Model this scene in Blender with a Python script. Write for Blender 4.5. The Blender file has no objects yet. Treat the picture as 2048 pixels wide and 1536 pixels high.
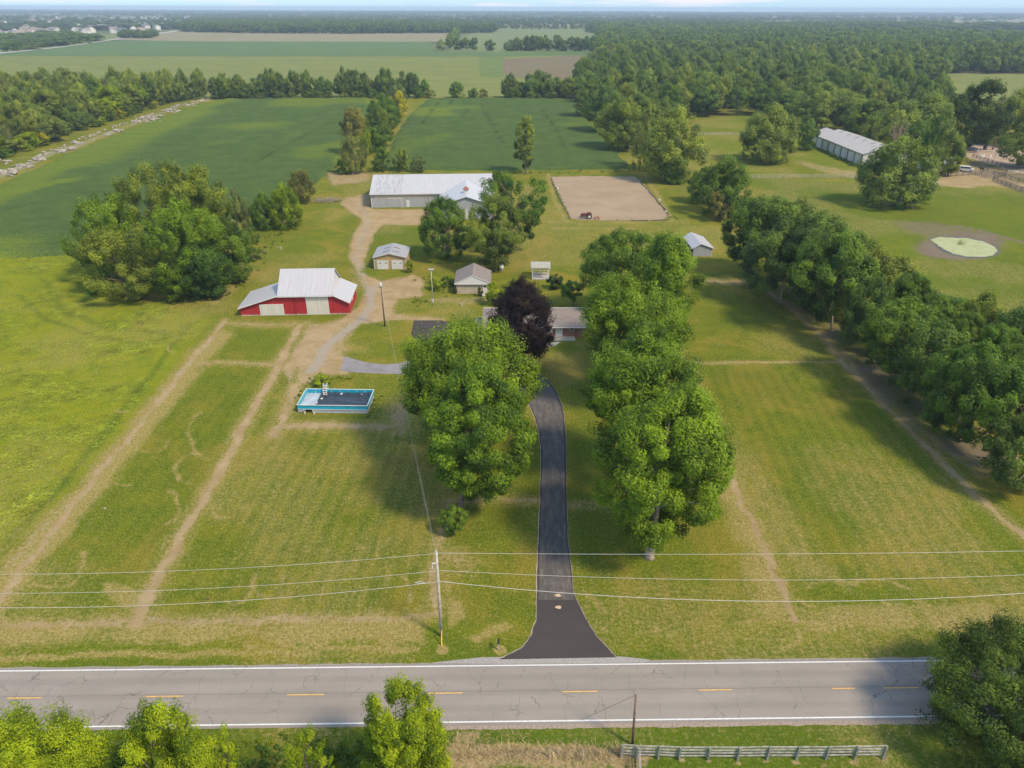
import bpy, math, random
import numpy as np
from mathutils import Vector, Matrix
random.seed(7); rng = np.random.default_rng(7)
sc = bpy.context.scene
col = sc.collection
R = math.radians

# ---------------------------------------------------------------- camera
F_PX, CAM_H, PITCH, ROLL = 1422.0, 55.0, 27.9, 0.17
cam_d = bpy.data.cameras.new('camera'); cam = bpy.data.objects.new('camera', cam_d); col.objects.link(cam)
CM = Matrix.Rotation(math.pi/2 - R(PITCH), 3, 'X') @ Matrix.Rotation(R(ROLL), 3, 'Z')
cam.matrix_world = Matrix.Translation((0, 0, CAM_H)) @ CM.to_4x4()
cam_d.sensor_width = 36.0; cam_d.lens = 36.0*F_PX/2048.0
cam_d.clip_start = 0.5; cam_d.clip_end = 60000
sc.camera = cam

# ---------------------------------------------------------------- sky, sun, exposure
SUN_EL, SUN_AZ = 50.0, -36.0            # azimuth measured from +X (right of the picture) towards +Y
sd = Vector((math.cos(R(SUN_EL))*math.cos(R(SUN_AZ)), math.cos(R(SUN_EL))*math.sin(R(SUN_AZ)), math.sin(R(SUN_EL))))
world = bpy.data.worlds.new('World'); sc.world = world; world.use_nodes = True
wn, wl = world.node_tree.nodes, world.node_tree.links
wn.clear()
sky = wn.new('ShaderNodeTexSky'); sky.sky_type = 'NISHITA'; sky.sun_disc = False
sky.sun_elevation = R(SUN_EL); sky.sun_rotation = R(90 - SUN_AZ); sky.air_density = 1.0; sky.dust_density = 0.6; sky.ozone_density = 1.6
geo = wn.new('ShaderNodeTexCoord')
mp = wn.new('ShaderNodeMapping'); mp.vector_type = 'POINT'; mp.inputs['Scale'].default_value = (2.2, 2.2, 38.0); mp.inputs['Location'].default_value = (3.1, 1.7, 0.0)
nz = wn.new('ShaderNodeTexNoise'); nz.inputs['Scale'].default_value = 1.6; nz.inputs['Detail'].default_value = 7; nz.inputs['Roughness'].default_value = 0.6
cr = wn.new('ShaderNodeValToRGB'); cr.color_ramp.elements[0].position = 0.50; cr.color_ramp.elements[1].position = 0.60
cr.color_ramp.elements[0].color = (0, 0, 0, 1); cr.color_ramp.elements[1].color = (1, 1, 1, 1)
tint = wn.new('ShaderNodeMix'); tint.data_type = 'RGBA'; tint.blend_type = 'MULTIPLY'; tint.inputs['Factor'].default_value = 1.0
tint.inputs[7].default_value = (0.74, 0.88, 1.0, 1)
mx = wn.new('ShaderNodeMix'); mx.data_type = 'RGBA'; mx.inputs[7].default_value = (3.0, 2.95, 3.3, 1)
bg = wn.new('ShaderNodeBackground'); bg.inputs['Strength'].default_value = 0.15
wo = wn.new('ShaderNodeOutputWorld')
wl.new(geo.outputs['Generated'], mp.inputs['Vector']); wl.new(mp.outputs[0], nz.inputs['Vector']); wl.new(nz.outputs['Fac'], cr.inputs['Fac'])
veil = wn.new('ShaderNodeMix'); veil.data_type = 'RGBA'; veil.inputs[0].default_value = 0.62; veil.inputs[7].default_value = (1.05, 1.95, 3.0, 1)   # thin even summer haze over the whole sky
wl.new(sky.outputs[0], tint.inputs[6]); wl.new(tint.outputs[2], veil.inputs[6]); wl.new(veil.outputs[2], mx.inputs[6]); wl.new(cr.outputs['Color'], mx.inputs[0])
wl.new(mx.outputs[2], bg.inputs['Color']); wl.new(bg.outputs[0], wo.inputs['Surface'])
sun_d = bpy.data.lights.new('sun', 'SUN'); sun_d.energy = 2.3; sun_d.angle = R(9.0); sun_d.color = (1.0, 0.84, 0.60)
sun = bpy.data.objects.new('sun', sun_d); col.objects.link(sun); sun.rotation_euler = sd.to_track_quat('Z', 'Y').to_euler(); sun.location = (0, 0, 200)
sc.view_settings.view_transform = 'Standard'; sc.view_settings.look = 'None'; sc.view_settings.gamma = 1; sc.view_settings.exposure = 1.10
sc.view_settings.use_curve_mapping = False
try:
    sc.cycles.max_bounces = 6; sc.cycles.diffuse_bounces = 3; sc.cycles.transmission_bounces = 3; sc.cycles.volume_bounces = 0
    sc.cycles.transparent_max_bounces = 6; sc.cycles.caustics_reflective = False; sc.cycles.caustics_refractive = False
except Exception:
    pass

# ---------------------------------------------------------------- helpers
def ray(px, py):
    return CM @ Vector(((px-1024)/F_PX, -(py-768)/F_PX, -1.0))
def G(px, py, z=0.0):
    d = ray(px, py); t = (z-CAM_H)/d.z
    return Vector((d.x*t, d.y*t, z))
def hz(px, py, y):
    d = ray(px, py); return CAM_H + d.z/d.y*y
def at_y(px, py, y):
    d = ray(px, py); t = y/d.y; return Vector((d.x*t, y, CAM_H+d.z*t))
def PX(pts, z=0.0):
    return [tuple(G(p[0], p[1], z))[:2] for p in pts]
FWD = CM @ Vector((0, 0, -1))
def fit(base, box):
    "the ellipsoid crown (centre, radius, half height) of a tree standing on base whose crown covers box in the photograph"
    B = G(*base); x0, y0, x1, y1 = box
    C = at_y((x0+x1)/2, (y0+y1)/2, B.y)
    dz = (C-Vector((0, 0, CAM_H))).dot(FWD)
    r = (x1-x0)/2/F_PX*dz; e = (y1-y0)/2/F_PX*dz
    th = math.atan2(CAM_H-C.z, C.y)
    c2 = (e*e-(r*math.sin(th))**2)/math.cos(th)**2
    c = math.sqrt(max(c2, (0.55*r)**2))
    return B, C, r, c

def setp(o, label=None, cat=None, group=None, kind=None):
    if label: o['label'] = label
    if cat: o['category'] = cat
    if group: o['group'] = group
    if kind: o['kind'] = kind
    return o
def empty(name, loc=(0, 0, 0), rz=0.0, **k):
    o = bpy.data.objects.new(name, None); o.empty_display_size = 0.5; col.objects.link(o)
    o.location = loc; o.rotation_euler = (0, 0, rz); setp(o, **k); return o
def link(name, me, parent=None, loc=(0, 0, 0), **k):
    o = bpy.data.objects.new(name, me); col.objects.link(o); o.location = loc
    if parent: o.parent = parent
    setp(o, **k); return o
def copy_tree(o, parent=None):
    c = o.copy(); col.objects.link(c); c.parent = parent
    for ch in list(o.children): copy_tree(ch, c)
    return c

class MB:
    def __init__(s): s.v = []; s.f = []
    def add(s, vs, fs):
        n = len(s.v); s.v += [tuple(v) for v in vs]; s.f += [tuple(i+n for i in f) for f in fs]; return s
    def box(s, x0, y0, z0, x1, y1, z1):
        return s.add([(x0,y0,z0),(x1,y0,z0),(x1,y1,z0),(x0,y1,z0),(x0,y0,z1),(x1,y0,z1),(x1,y1,z1),(x0,y1,z1)],
                     [(0,3,2,1),(4,5,6,7),(0,1,5,4),(1,2,6,5),(2,3,7,6),(3,0,4,7)])
    def cbox(s, c, d, rz=0.0, rx=0.0):
        m = Matrix.Rotation(rz, 3, 'Z') @ Matrix.Rotation(rx, 3, 'X')
        vs = [Vector(c)+m@Vector((d[0]/2*a, d[1]/2*b, d[2]/2*e)) for a, b, e in ((-1,-1,-1),(1,-1,-1),(1,1,-1),(-1,1,-1),(-1,-1,1),(1,-1,1),(1,1,1),(-1,1,1))]
        return s.add(vs, [(0,3,2,1),(4,5,6,7),(0,1,5,4),(1,2,6,5),(2,3,7,6),(3,0,4,7)])
    def beam(s, a, b, w, h):
        a, b = Vector(a), Vector(b); d = (b-a); L = d.length
        if L < 1e-5: return s
        q = d.to_track_quat('X', 'Z').to_matrix(); c = (a+b)/2
        vs = [c+q@Vector((L/2*i, w/2*j, h/2*k)) for i, j, k in ((-1,-1,-1),(1,-1,-1),(1,1,-1),(-1,1,-1),(-1,-1,1),(1,-1,1),(1,1,1),(-1,1,1))]
        return s.add(vs, [(0,3,2,1),(4,5,6,7),(0,1,5,4),(1,2,6,5),(2,3,7,6),(3,0,4,7)])
    def slab(s, a, b, c, d, t):
        "a quad a,b,c,d thickened downwards by t along its normal"
        a, b, c, d = map(Vector, (a, b, c, d)); n = (b-a).cross(d-a).normalized()*t
        return s.add([a-n, b-n, c-n, d-n, a, b, c, d], [(0,3,2,1),(4,5,6,7),(0,1,5,4),(1,2,6,5),(2,3,7,6),(3,0,4,7)])
    def tube(s, pts, rad, n=6, cap=True):
        pts = [Vector(p) for p in pts]; m = len(pts)
        if not hasattr(rad, '__len__'): rad = [rad]*m
        vs = []; up = Vector((0.13, 0.31, 0.94))
        for i, p in enumerate(pts):
            d = (pts[min(i+1, m-1)]-pts[max(i-1, 0)]).normalized()
            if abs(d.dot(up)) > 0.98: u = d.cross(Vector((1, 0, 0))).normalized()
            else: u = d.cross(up).normalized()
            w = d.cross(u)
            for k in range(n):
                a = 2*math.pi*k/n; vs.append(p+(u*math.cos(a)+w*math.sin(a))*rad[i])
        fs = [(i*n+k, i*n+(k+1) % n, (i+1)*n+(k+1) % n, (i+1)*n+k) for i in range(m-1) for k in range(n)]
        if cap: fs += [tuple(range(n))[::-1], tuple((m-1)*n+k for k in range(n))]
        return s.add(vs, fs)
    def poly(s, pts):
        return s.add(pts, [tuple(range(len(pts)))])
    def prism(s, pts, off):
        "closed polygon pts (3D, planar) extruded by vector off"
        n = len(pts); off = Vector(off); vs = [Vector(p) for p in pts]+[Vector(p)+off for p in pts]
        return s.add(vs, [tuple(range(n))[::-1], tuple(range(n, 2*n))]+[(i, (i+1) % n, n+(i+1) % n, n+i) for i in range(n)])
    def mesh(s, name, mat=None, smooth=False):
        me = bpy.data.meshes.new(name); me.from_pydata(s.v, [], s.f); me.update()
        if mat: me.materials.append(mat)
        if smooth: me.polygons.foreach_set('use_smooth', [True]*len(me.polygons))
        return me
    def build(s, name, mat, parent=None, smooth=False, loc=(0, 0, 0), **k):
        return link(name, s.mesh(name, mat, smooth), parent, loc, **k)

# ---------------------------------------------------------------- materials
def new_mat(name):
    m = bpy.data.materials.new(name); m.use_nodes = True; nt = m.node_tree
    return m, nt.nodes, nt.links, nt.nodes['Principled BSDF']
def N(n, t, **k):
    x = n.new(t)
    for a, b in k.items():
        if a in x.inputs: x.inputs[a].default_value = b
        else: setattr(x, a, b)
    return x
def mixc(n, l, fac, a, b, blend='MIX'):
    m = n.new('ShaderNodeMix'); m.data_type = 'RGBA'; m.blend_type = blend
    for i, v in ((0, fac), (6, a), (7, b)):
        if hasattr(v, 'links'): l.new(v, m.inputs[i])
        elif i == 0: m.inputs[0].default_value = v
        else: m.inputs[i].default_value = tuple(v)+((1,) if len(v) == 3 else ())
    return m.outputs[2]
def mathn(n, l, op, *a, clamp=False):
    m = n.new('ShaderNodeMath'); m.operation = op; m.use_clamp = clamp
    for i, v in enumerate(a):
        if hasattr(v, 'links'): l.new(v, m.inputs[i])
        else: m.inputs[i].default_value = v
    return m.outputs[0]
def smooth(n, l, v, lo, hi):
    m = n.new('ShaderNodeMapRange'); m.interpolation_type = 'SMOOTHSTEP'
    l.new(v, m.inputs[0]); m.inputs[1].default_value = lo; m.inputs[2].default_value = hi
    return m.outputs[0]
def noise(n, l, scale, detail=3, rough=0.55, coord=None, sc3=None, rot=0.0, dist=0.0):
    if coord is None:
        g = n.new('ShaderNodeNewGeometry'); coord = g.outputs['Position']
    if sc3 or rot:
        m = n.new('ShaderNodeMapping'); m.inputs['Scale'].default_value = sc3 or (1, 1, 1); m.inputs['Rotation'].default_value = (0, 0, rot)
        l.new(coord, m.inputs[0]); coord = m.outputs[0]
    t = n.new('ShaderNodeTexNoise'); t.inputs['Scale'].default_value = scale; t.inputs['Detail'].default_value = detail; t.inputs['Roughness'].default_value = rough
    t.inputs['Distortion'].default_value = dist
    l.new(coord, t.inputs['Vector']); return t.outputs['Fac']
def bump(n, l, b, h, strength, dist):
    x = n.new('ShaderNodeBump'); x.inputs['Strength'].default_value = strength; x.inputs['Distance'].default_value = dist
    l.new(h, x.inputs['Height']); l.new(x.outputs[0], b.inputs['Normal'])
def plain(name, c, rough=0.7, var=0.12, scale=1.2, metal=0.0, dirt=None, dirt_amt=0.3, spec=0.4, obj=True):
    "a colour with worn, uneven variation"
    m, n, l, b = new_mat(name)
    co = None
    if obj:
        tc = n.new('ShaderNodeTexCoord'); co = tc.outputs['Object']
    f = noise(n, l, scale, 5, 0.6, co)
    d = tuple(x*(1-2*var) for x in c); e = tuple(min(1, x*(1+1.2*var)) for x in c)
    o = mixc(n, l, smooth(n, l, f, 0.3, 0.7), d, e)
    if dirt:
        f2 = noise(n, l, scale*3.1, 6, 0.65, co)
        o = mixc(n, l, mathn(n, l, 'MULTIPLY', smooth(n, l, f2, 0.52, 0.72), dirt_amt), o, dirt)
    l.new(o, b.inputs['Base Color']); b.inputs['Roughness'].default_value = rough; b.inputs['Metallic'].default_value = metal
    b.inputs['Specular IOR Level'].default_value = spec
    return m
def ribbed(name, c, axis=0, pitch=0.5, strength=0.5, rough=0.5, dirt=None, var=0.05, depth=0.03, streak=None):
    "sheet metal or boards: ribs every pitch metres along a local axis, with streaks down the sheet"
    m, n, l, b = new_mat(name)
    tc = n.new('ShaderNodeTexCoord'); sep = n.new('ShaderNodeSeparateXYZ'); l.new(tc.outputs['Object'], sep.inputs[0])
    a = mathn(n, l, 'FRACT', mathn(n, l, 'MULTIPLY', sep.outputs[axis], 1/pitch))
    line = smooth(n, l, mathn(n, l, 'ABSOLUTE', mathn(n, l, 'SUBTRACT', a, 0.5)), 0.40, 0.48)
    s3 = [0.25, 0.25, 0.25]; s3[axis] = 2.5
    f = noise(n, l, 1.0, 5, 0.6, tc.outputs['Object'], tuple(s3))
    o = mixc(n, l, smooth(n, l, f, 0.3, 0.75), tuple(x*(1-2*var) for x in c), tuple(min(1, x*(1+var)) for x in c))
    if dirt:
        s4 = [1.2, 1.2, 0.35]; g = noise(n, l, 1.3, 6, 0.7, tc.outputs['Object'], tuple(s4))
        o = mixc(n, l, mathn(n, l, 'MULTIPLY', smooth(n, l, g, 0.45, 0.75), 0.35), o, dirt)
    if streak:      # mould streaks between two local x positions
        x0, x1, scol = streak
        w = mathn(n, l, 'MULTIPLY', smooth(n, l, sep.outputs[0], x0, x0+0.3), mathn(n, l, 'SUBTRACT', 1.0, smooth(n, l, sep.outputs[0], x1-0.3, x1)))
        st = noise(n, l, 1.0, 4, 0.7, tc.outputs['Object'], (2.6, 0.35, 0.35)); st2 = noise(n, l, 2.0, 4, 0.7, tc.outputs['Object'], (1, 1.5, 1))
        w = mathn(n, l, 'MULTIPLY', w, mathn(n, l, 'MULTIPLY', smooth(n, l, st, 0.45, 0.62), smooth(n, l, st2, 0.35, 0.6)))
        o = mixc(n, l, w, o, scol)
    o = mixc(n, l, mathn(n, l, 'MULTIPLY', line, 0.22), o, tuple(x*0.55 for x in c))
    l.new(o, b.inputs['Base Color']); b.inputs['Roughness'].default_value = rough
    bump(n, l, b, line, strength, depth)
    return m
def shingle(name, c):
    m, n, l, b = new_mat(name)
    tc = n.new('ShaderNodeTexCoord')
    v = n.new('ShaderNodeTexBrick'); v.inputs['Scale'].default_value = 1.0; v.inputs['Brick Width'].default_value = 0.9; v.inputs['Row Height'].default_value = 0.28
    v.inputs['Mortar Size'].default_value = 0.018; v.inputs['Color1'].default_value = (*[x*0.75 for x in c], 1); v.inputs['Color2'].default_value = (*[x*1.25 for x in c], 1)
    v.inputs['Mortar'].default_value = (*[x*0.6 for x in c], 1); l.new(tc.outputs['Object'], v.inputs['Vector'])
    f = noise(n, l, 2.2, 6, 0.7, tc.outputs['Object']); f2 = noise(n, l, 0.35, 3, 0.6, tc.outputs['Object'])
    o = mixc(n, l, smooth(n, l, f, 0.35, 0.65), v.outputs['Color'], tuple(x*1.1 for x in c)); o = mixc(n, l, mathn(n, l, 'MULTIPLY', f2, 0.5), o, tuple(x*0.72 for x in c))
    l.new(o, b.inputs['Base Color']); b.inputs['Roughness'].default_value = 0.9; bump(n, l, b, v.outputs['Fac'], 0.3, -0.02)
    return m
def brickmat(name):
    m, n, l, b = new_mat(name); tc = n.new('ShaderNodeTexCoord')
    mpn = n.new('ShaderNodeMapping'); mpn.inputs['Rotation'].default_value = (R(90), 0, 0); l.new(tc.outputs['Object'], mpn.inputs[0])
    v = n.new('ShaderNodeTexBrick'); v.inputs['Scale'].default_value = 1.0; v.inputs['Brick Width'].default_value = 0.22; v.inputs['Row Height'].default_value = 0.075
    v.inputs['Mortar Size'].default_value = 0.008; v.inputs['Color1'].default_value = (0.30, 0.105, 0.065, 1); v.inputs['Color2'].default_value = (0.20, 0.07, 0.05, 1); v.inputs['Mortar'].default_value = (0.36, 0.30, 0.26, 1)
    l.new(mpn.outputs[0], v.inputs['Vector']); f = noise(n, l, 0.9, 4, 0.6, tc.outputs['Object'])
    l.new(mixc(n, l, mathn(n, l, 'MULTIPLY', f, 0.45), v.outputs['Color'], (0.36, 0.15, 0.09)), b.inputs['Base Color']); b.inputs['Roughness'].default_value = 0.9
    return m

def leafmat(name, yellow=0.35):
    "foliage: the object's own colour, varied per leaf and per spray, with light coming through"
    m, n, l, b = new_mat(name)
    oi = n.new('ShaderNodeObjectInfo'); at = n.new('ShaderNodeAttribute'); at.attribute_name = 'tone'
    t = at.outputs['Fac']
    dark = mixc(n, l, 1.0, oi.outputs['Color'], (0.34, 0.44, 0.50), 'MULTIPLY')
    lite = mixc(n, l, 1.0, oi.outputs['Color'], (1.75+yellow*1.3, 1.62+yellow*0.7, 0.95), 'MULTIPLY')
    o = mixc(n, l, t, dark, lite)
    rv = mathn(n, l, 'ADD', mathn(n, l, 'MULTIPLY', oi.outputs['Random'], 0.36), 0.82)
    cb = n.new('ShaderNodeCombineXYZ'); l.new(rv, cb.inputs[0]); l.new(mathn(n, l, 'ADD', mathn(n, l, 'MULTIPLY', oi.outputs['Random'], 0.22), 0.89), cb.inputs[1]); cb.inputs[2].default_value = 1.0
    o = mixc(n, l, 1.0, o, cb.outputs[0], 'MULTIPLY')
    l.new(o, b.inputs['Base Color']); b.inputs['Roughness'].default_value = 0.6; b.inputs['Specular IOR Level'].default_value = 0.18
    tr = n.new('ShaderNodeBsdfTranslucent'); tc = mixc(n, l, 1.0, o, (1.7, 1.75, 0.65), 'MULTIPLY'); l.new(tc, tr.inputs['Color'])
    ms = n.new('ShaderNodeMixShader'); ms.inputs[0].default_value = 0.34
    l.new(b.outputs[0], ms.inputs[1]); l.new(tr.outputs[0], ms.inputs[2]); l.new(ms.outputs[0], n['Material Output'].inputs['Surface'])
    return m
M = {}
M['leaf'] = leafmat('leaves', 0.35)
M['purple'] = leafmat('purple_leaves', 0.0)
M['bark'] = plain('bark', (0.17, 0.13, 0.10), 0.95, 0.25, 2.0)
M['pale_bark'] = plain('pale_bark', (0.34, 0.28, 0.21), 0.95, 0.2, 2.0)
M['white_metal'] = ribbed('white_metal_roof', (0.42, 0.41, 0.42), 0, 0.9, 0.4, 0.38, (0.40, 0.39, 0.39), 0.04)
M['barn_roof'] = ribbed('streaked_white_roof', (0.42, 0.41, 0.42), 0, 0.9, 0.5, 0.45, (0.58, 0.57, 0.57), 0.04, streak=(0.8, 9.6, (0.22, 0.21, 0.21)))
M['grey_metal'] = ribbed('grey_metal_roof', (0.30, 0.295, 0.295), 0, 0.9, 0.4, 0.5, (0.33, 0.32, 0.31), 0.05)
M['stable_roof'] = ribbed('stable_roof', (0.40, 0.37, 0.34), 1, 2.4, 0.5, 0.6, (0.36, 0.34, 0.32), 0.06)
M['red'] = ribbed('red_boards', (0.40, 0.018, 0.026), 0, 0.42, 0.8, 0.75, (0.40, 0.05, 0.05), 0.10)
M['red_side'] = ribbed('red_boards_side', (0.40, 0.018, 0.026), 1, 0.42, 0.8, 0.75, (0.40, 0.05, 0.05), 0.10)
M['door_white'] = ribbed('weathered_white_boards', (0.60, 0.57, 0.48), 0, 0.28, 0.6, 0.7, (0.55, 0.51, 0.42), 0.06)
M['white'] = plain('white_paint', (0.60, 0.59, 0.57), 0.5, 0.04, 0.8, dirt=(0.6, 0.57, 0.5), dirt_amt=0.25)
M['off_white'] = plain('off_white', (0.52, 0.50, 0.45), 0.6, 0.06, 0.8, dirt=(0.5, 0.45, 0.37), dirt_amt=0.4)
M['grey_wall'] = ribbed('grey_metal_wall', (0.34, 0.35, 0.36), 0, 0.6, 0.5, 0.55, (0.36, 0.37, 0.38), 0.05)
M['tan_strip'] = ribbed('tan_band_metal', (0.52, 0.46, 0.35), 0, 0.6, 0.4, 0.6, (0.42, 0.35, 0.26), 0.08)
M['tan_wall'] = ribbed('tan_boards', (0.42, 0.29, 0.13), 0, 0.3, 0.6, 0.7, (0.35, 0.25, 0.13), 0.07)
M['tan_wall_side'] = ribbed('tan_boards_side', (0.42, 0.29, 0.13), 1, 0.3, 0.6, 0.7, (0.35, 0.25, 0.13), 0.07)
M['beige_wall'] = plain('beige_block', (0.42, 0.35, 0.26), 0.85, 0.07, 0.7, dirt=(0.38, 0.31, 0.24), dirt_amt=0.5)
M['shingle'] = shingle('brown_grey_shingles', (0.215, 0.18, 0.165))
M['brick'] = brickmat('red_brick')
M['glass'] = plain('dark_glass', (0.06, 0.09, 0.11), 0.08, 0.1, 1.0, spec=0.8)
M['dark'] = plain('dark_opening', (0.03, 0.028, 0.025), 0.9, 0.2)
M['concrete'] = plain('concrete', (0.50, 0.44, 0.36), 0.9, 0.08, 1.0, dirt=(0.38, 0.32, 0.25), dirt_amt=0.4)
M['pole'] = plain('grey_wood_pole', (0.44, 0.40, 0.35), 0.9, 0.15, 3.0)
M['brown_pole'] = plain('brown_wood_pole', (0.20, 0.13, 0.085), 0.9, 0.2, 3.0)
M['wire'] = plain('wire', (0.45, 0.44, 0.41), 0.5, 0.02)
M['steel'] = plain('steel', (0.55, 0.56, 0.57), 0.4, 0.05, metal=0.5)
M['grey_plank'] = plain('weathered_planks', (0.40, 0.37, 0.32), 0.9, 0.2, 2.5, dirt=(0.20, 0.19, 0.15), dirt_amt=0.6)
M['grey_post'] = plain('weathered_posts', (0.24, 0.24, 0.20), 0.9, 0.2, 2.5, dirt=(0.13, 0.15, 0.10), dirt_amt=0.6)
M['tan_fence'] = plain('tan_fence_wood', (0.40, 0.36, 0.29), 0.9, 0.15)
M['dark_fence'] = plain('dark_fence_wood', (0.14, 0.125, 0.11), 0.9, 0.15)
M['yellow'] = plain('yellow_plastic', (0.75, 0.50, 0.08), 0.5, 0.05)
M['black'] = plain('black_metal', (0.025, 0.025, 0.027), 0.5, 0.1)
M['pool_blue'] = plain('pool_blue', (0.012, 0.33, 0.48), 0.35, 0.06, 1.0)
M['pool_panel'] = plain('pool_grey_panel', (0.40, 0.41, 0.42), 0.4, 0.06, 1.0, dirt=(0.42, 0.38, 0.33), dirt_amt=0.5)
M['cover'] = plain('dark_pool_cover', (0.02, 0.026, 0.035), 0.3, 0.2, 2.0, spec=0.7)
M['liner'] = plain('pale_pool_water', (0.36, 0.41, 0.46), 0.15, 0.1, 0.9, dirt=(0.40, 0.44, 0.48), dirt_amt=0.6)
M['rust'] = plain('rusty_red_paint', (0.16, 0.045, 0.04), 0.6, 0.2, 3.0)
M['tyre'] = plain('tyre_rubber', (0.03, 0.03, 0.03), 0.9, 0.1)
M['rock'] = plain('pale_rock', (0.34, 0.30, 0.25), 0.9, 0.2, 0.8, dirt=(0.12, 0.11, 0.085), dirt_amt=0.8)
M['log'] = plain('dark_timber', (0.13, 0.105, 0.08), 0.95, 0.25, 1.5)
M['horse'] = plain('bay_coat', (0.10, 0.04, 0.025), 0.6, 0.1)
M['dark_horse'] = plain('dark_coat', (0.03, 0.02, 0.018), 0.6, 0.1)
M['skin'] = plain('skin', (0.45, 0.27, 0.19), 0.6, 0.03)
M['cloth'] = plain('dark_cloth', (0.05, 0.05, 0.08), 0.9, 0.05)
M['cloth2'] = plain('mauve_cloth', (0.25, 0.16, 0.24), 0.9, 0.05)
M['copper'] = plain('red_brown_metal', (0.28, 0.09, 0.06), 0.5, 0.1)
M['orange'] = plain('faded_orange_paint', (0.50, 0.22, 0.08), 0.6, 0.1)
for i, c in enumerate(((0.62, 0.60, 0.56), (0.50, 0.42, 0.34), (0.40, 0.40, 0.42), (0.66, 0.62, 0.52))):
    M['hw%d' % i] = plain('house_wall_%d' % i, c, 0.8, 0.05)
for i, c in enumerate(((0.22, 0.19, 0.18), (0.15, 0.14, 0.15), (0.28, 0.22, 0.18))):
    M['hr%d' % i] = plain('house_roof_%d' % i, c, 0.9, 0.1)
# ---------------------------------------------------------------- ground
def vnoise(P, scale, seed=0, octaves=3):
    out = np.zeros(len(P)); amp = 1.0; tot = 0
    for o in range(octaves):
        r = np.random.default_rng(seed*31+o); T = r.random((256, 256))
        q = P*scale*(2**o)+o*17.3; i = np.floor(q).astype(int); f = q-i; f = f*f*(3-2*f)
        x0, y0 = i[:, 0] & 255, i[:, 1] & 255; x1, y1 = (x0+1) & 255, (y0+1) & 255
        v = (T[x0, y0]*(1-f[:, 0])+T[x1, y0]*f[:, 0])*(1-f[:, 1])+(T[x0, y1]*(1-f[:, 0])+T[x1, y1]*f[:, 0])*f[:, 1]
        out += v*amp; tot += amp; amp *= 0.5
    return out/tot
def sstep(x, a, b):
    t = np.clip((x-a)/(b-a), 0, 1); return t*t*(3-2*t)
def seg_dist(P, pts):
    best = np.full(len(P), 1e9)
    for (ax, ay), (bx, by) in zip(pts[:-1], pts[1:]):
        d = np.array([bx-ax, by-ay]); L = max(d@d, 1e-9)
        t = np.clip(((P[:, 0]-ax)*d[0]+(P[:, 1]-ay)*d[1])/L, 0, 1)
        best = np.minimum(best, np.hypot(P[:, 0]-ax-t*d[0], P[:, 1]-ay-t*d[1]))
    return best
def inside(P, pts):
    c = np.zeros(len(P), bool); n = len(pts)
    for i in range(n):
        (x0, y0), (x1, y1) = pts[i], pts[(i+1) % n]
        if y0 == y1: continue
        k = ((y0 > P[:, 1]) != (y1 > P[:, 1])) & (P[:, 0] < (x1-x0)*(P[:, 1]-y0)/(y1-y0)+x0); c ^= k
    return c
def poly_mask(P, pxpts, soft=2.0):
    pts = PX(pxpts); d = seg_dist(P, pts+[pts[0]]); s = np.where(inside(P, pts), d, -d)
    return sstep(s, -soft, soft)
def line_mask(P, pxpts, w, soft=0.5):
    pts = PX(pxpts); return 1-sstep(seg_dist(P, pts), w*(1-soft)/2, w*(1+soft)/2)
def ell(cx, cy, rx, ry, a0=0, a1=360, n=18):
    return [(cx+rx*math.cos(R(a0+(a1-a0)*i/n)), cy+ry*math.sin(R(a0+(a1-a0)*i/n))) for i in range(n+1)]

def grid_mesh(name, X, Y, Z, mat):
    "X,Y,Z are (rows, cols) arrays"
    nr, nc = X.shape; me = bpy.data.meshes.new(name)
    me.vertices.add(nr*nc); me.vertices.foreach_set('co', np.stack([X, Y, Z], -1).reshape(-1).astype(np.float32))
    i = (np.arange(nr-1)[:, None]*nc+np.arange(nc-1)[None, :]).reshape(-1)
    q = np.stack([i, i+1, i+nc+1, i+nc], -1)
    me.loops.add(q.size); me.loops.foreach_set('vertex_index', q.reshape(-1).astype(np.int32))
    me.polygons.add(len(q)); me.polygons.foreach_set('loop_start', np.arange(0, q.size, 4, dtype=np.int32)); me.polygons.foreach_set('loop_total', np.full(len(q), 4, np.int32))
    me.polygons.foreach_set('use_smooth', np.ones(len(q), bool))
    me.update(calc_edges=True); me.materials.append(mat); return me
def set_attr(me, name, A):
    a = me.attributes.new(name, 'FLOAT_COLOR', 'POINT'); a.data.foreach_set('color', A.reshape(-1).astype(np.float32))

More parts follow.
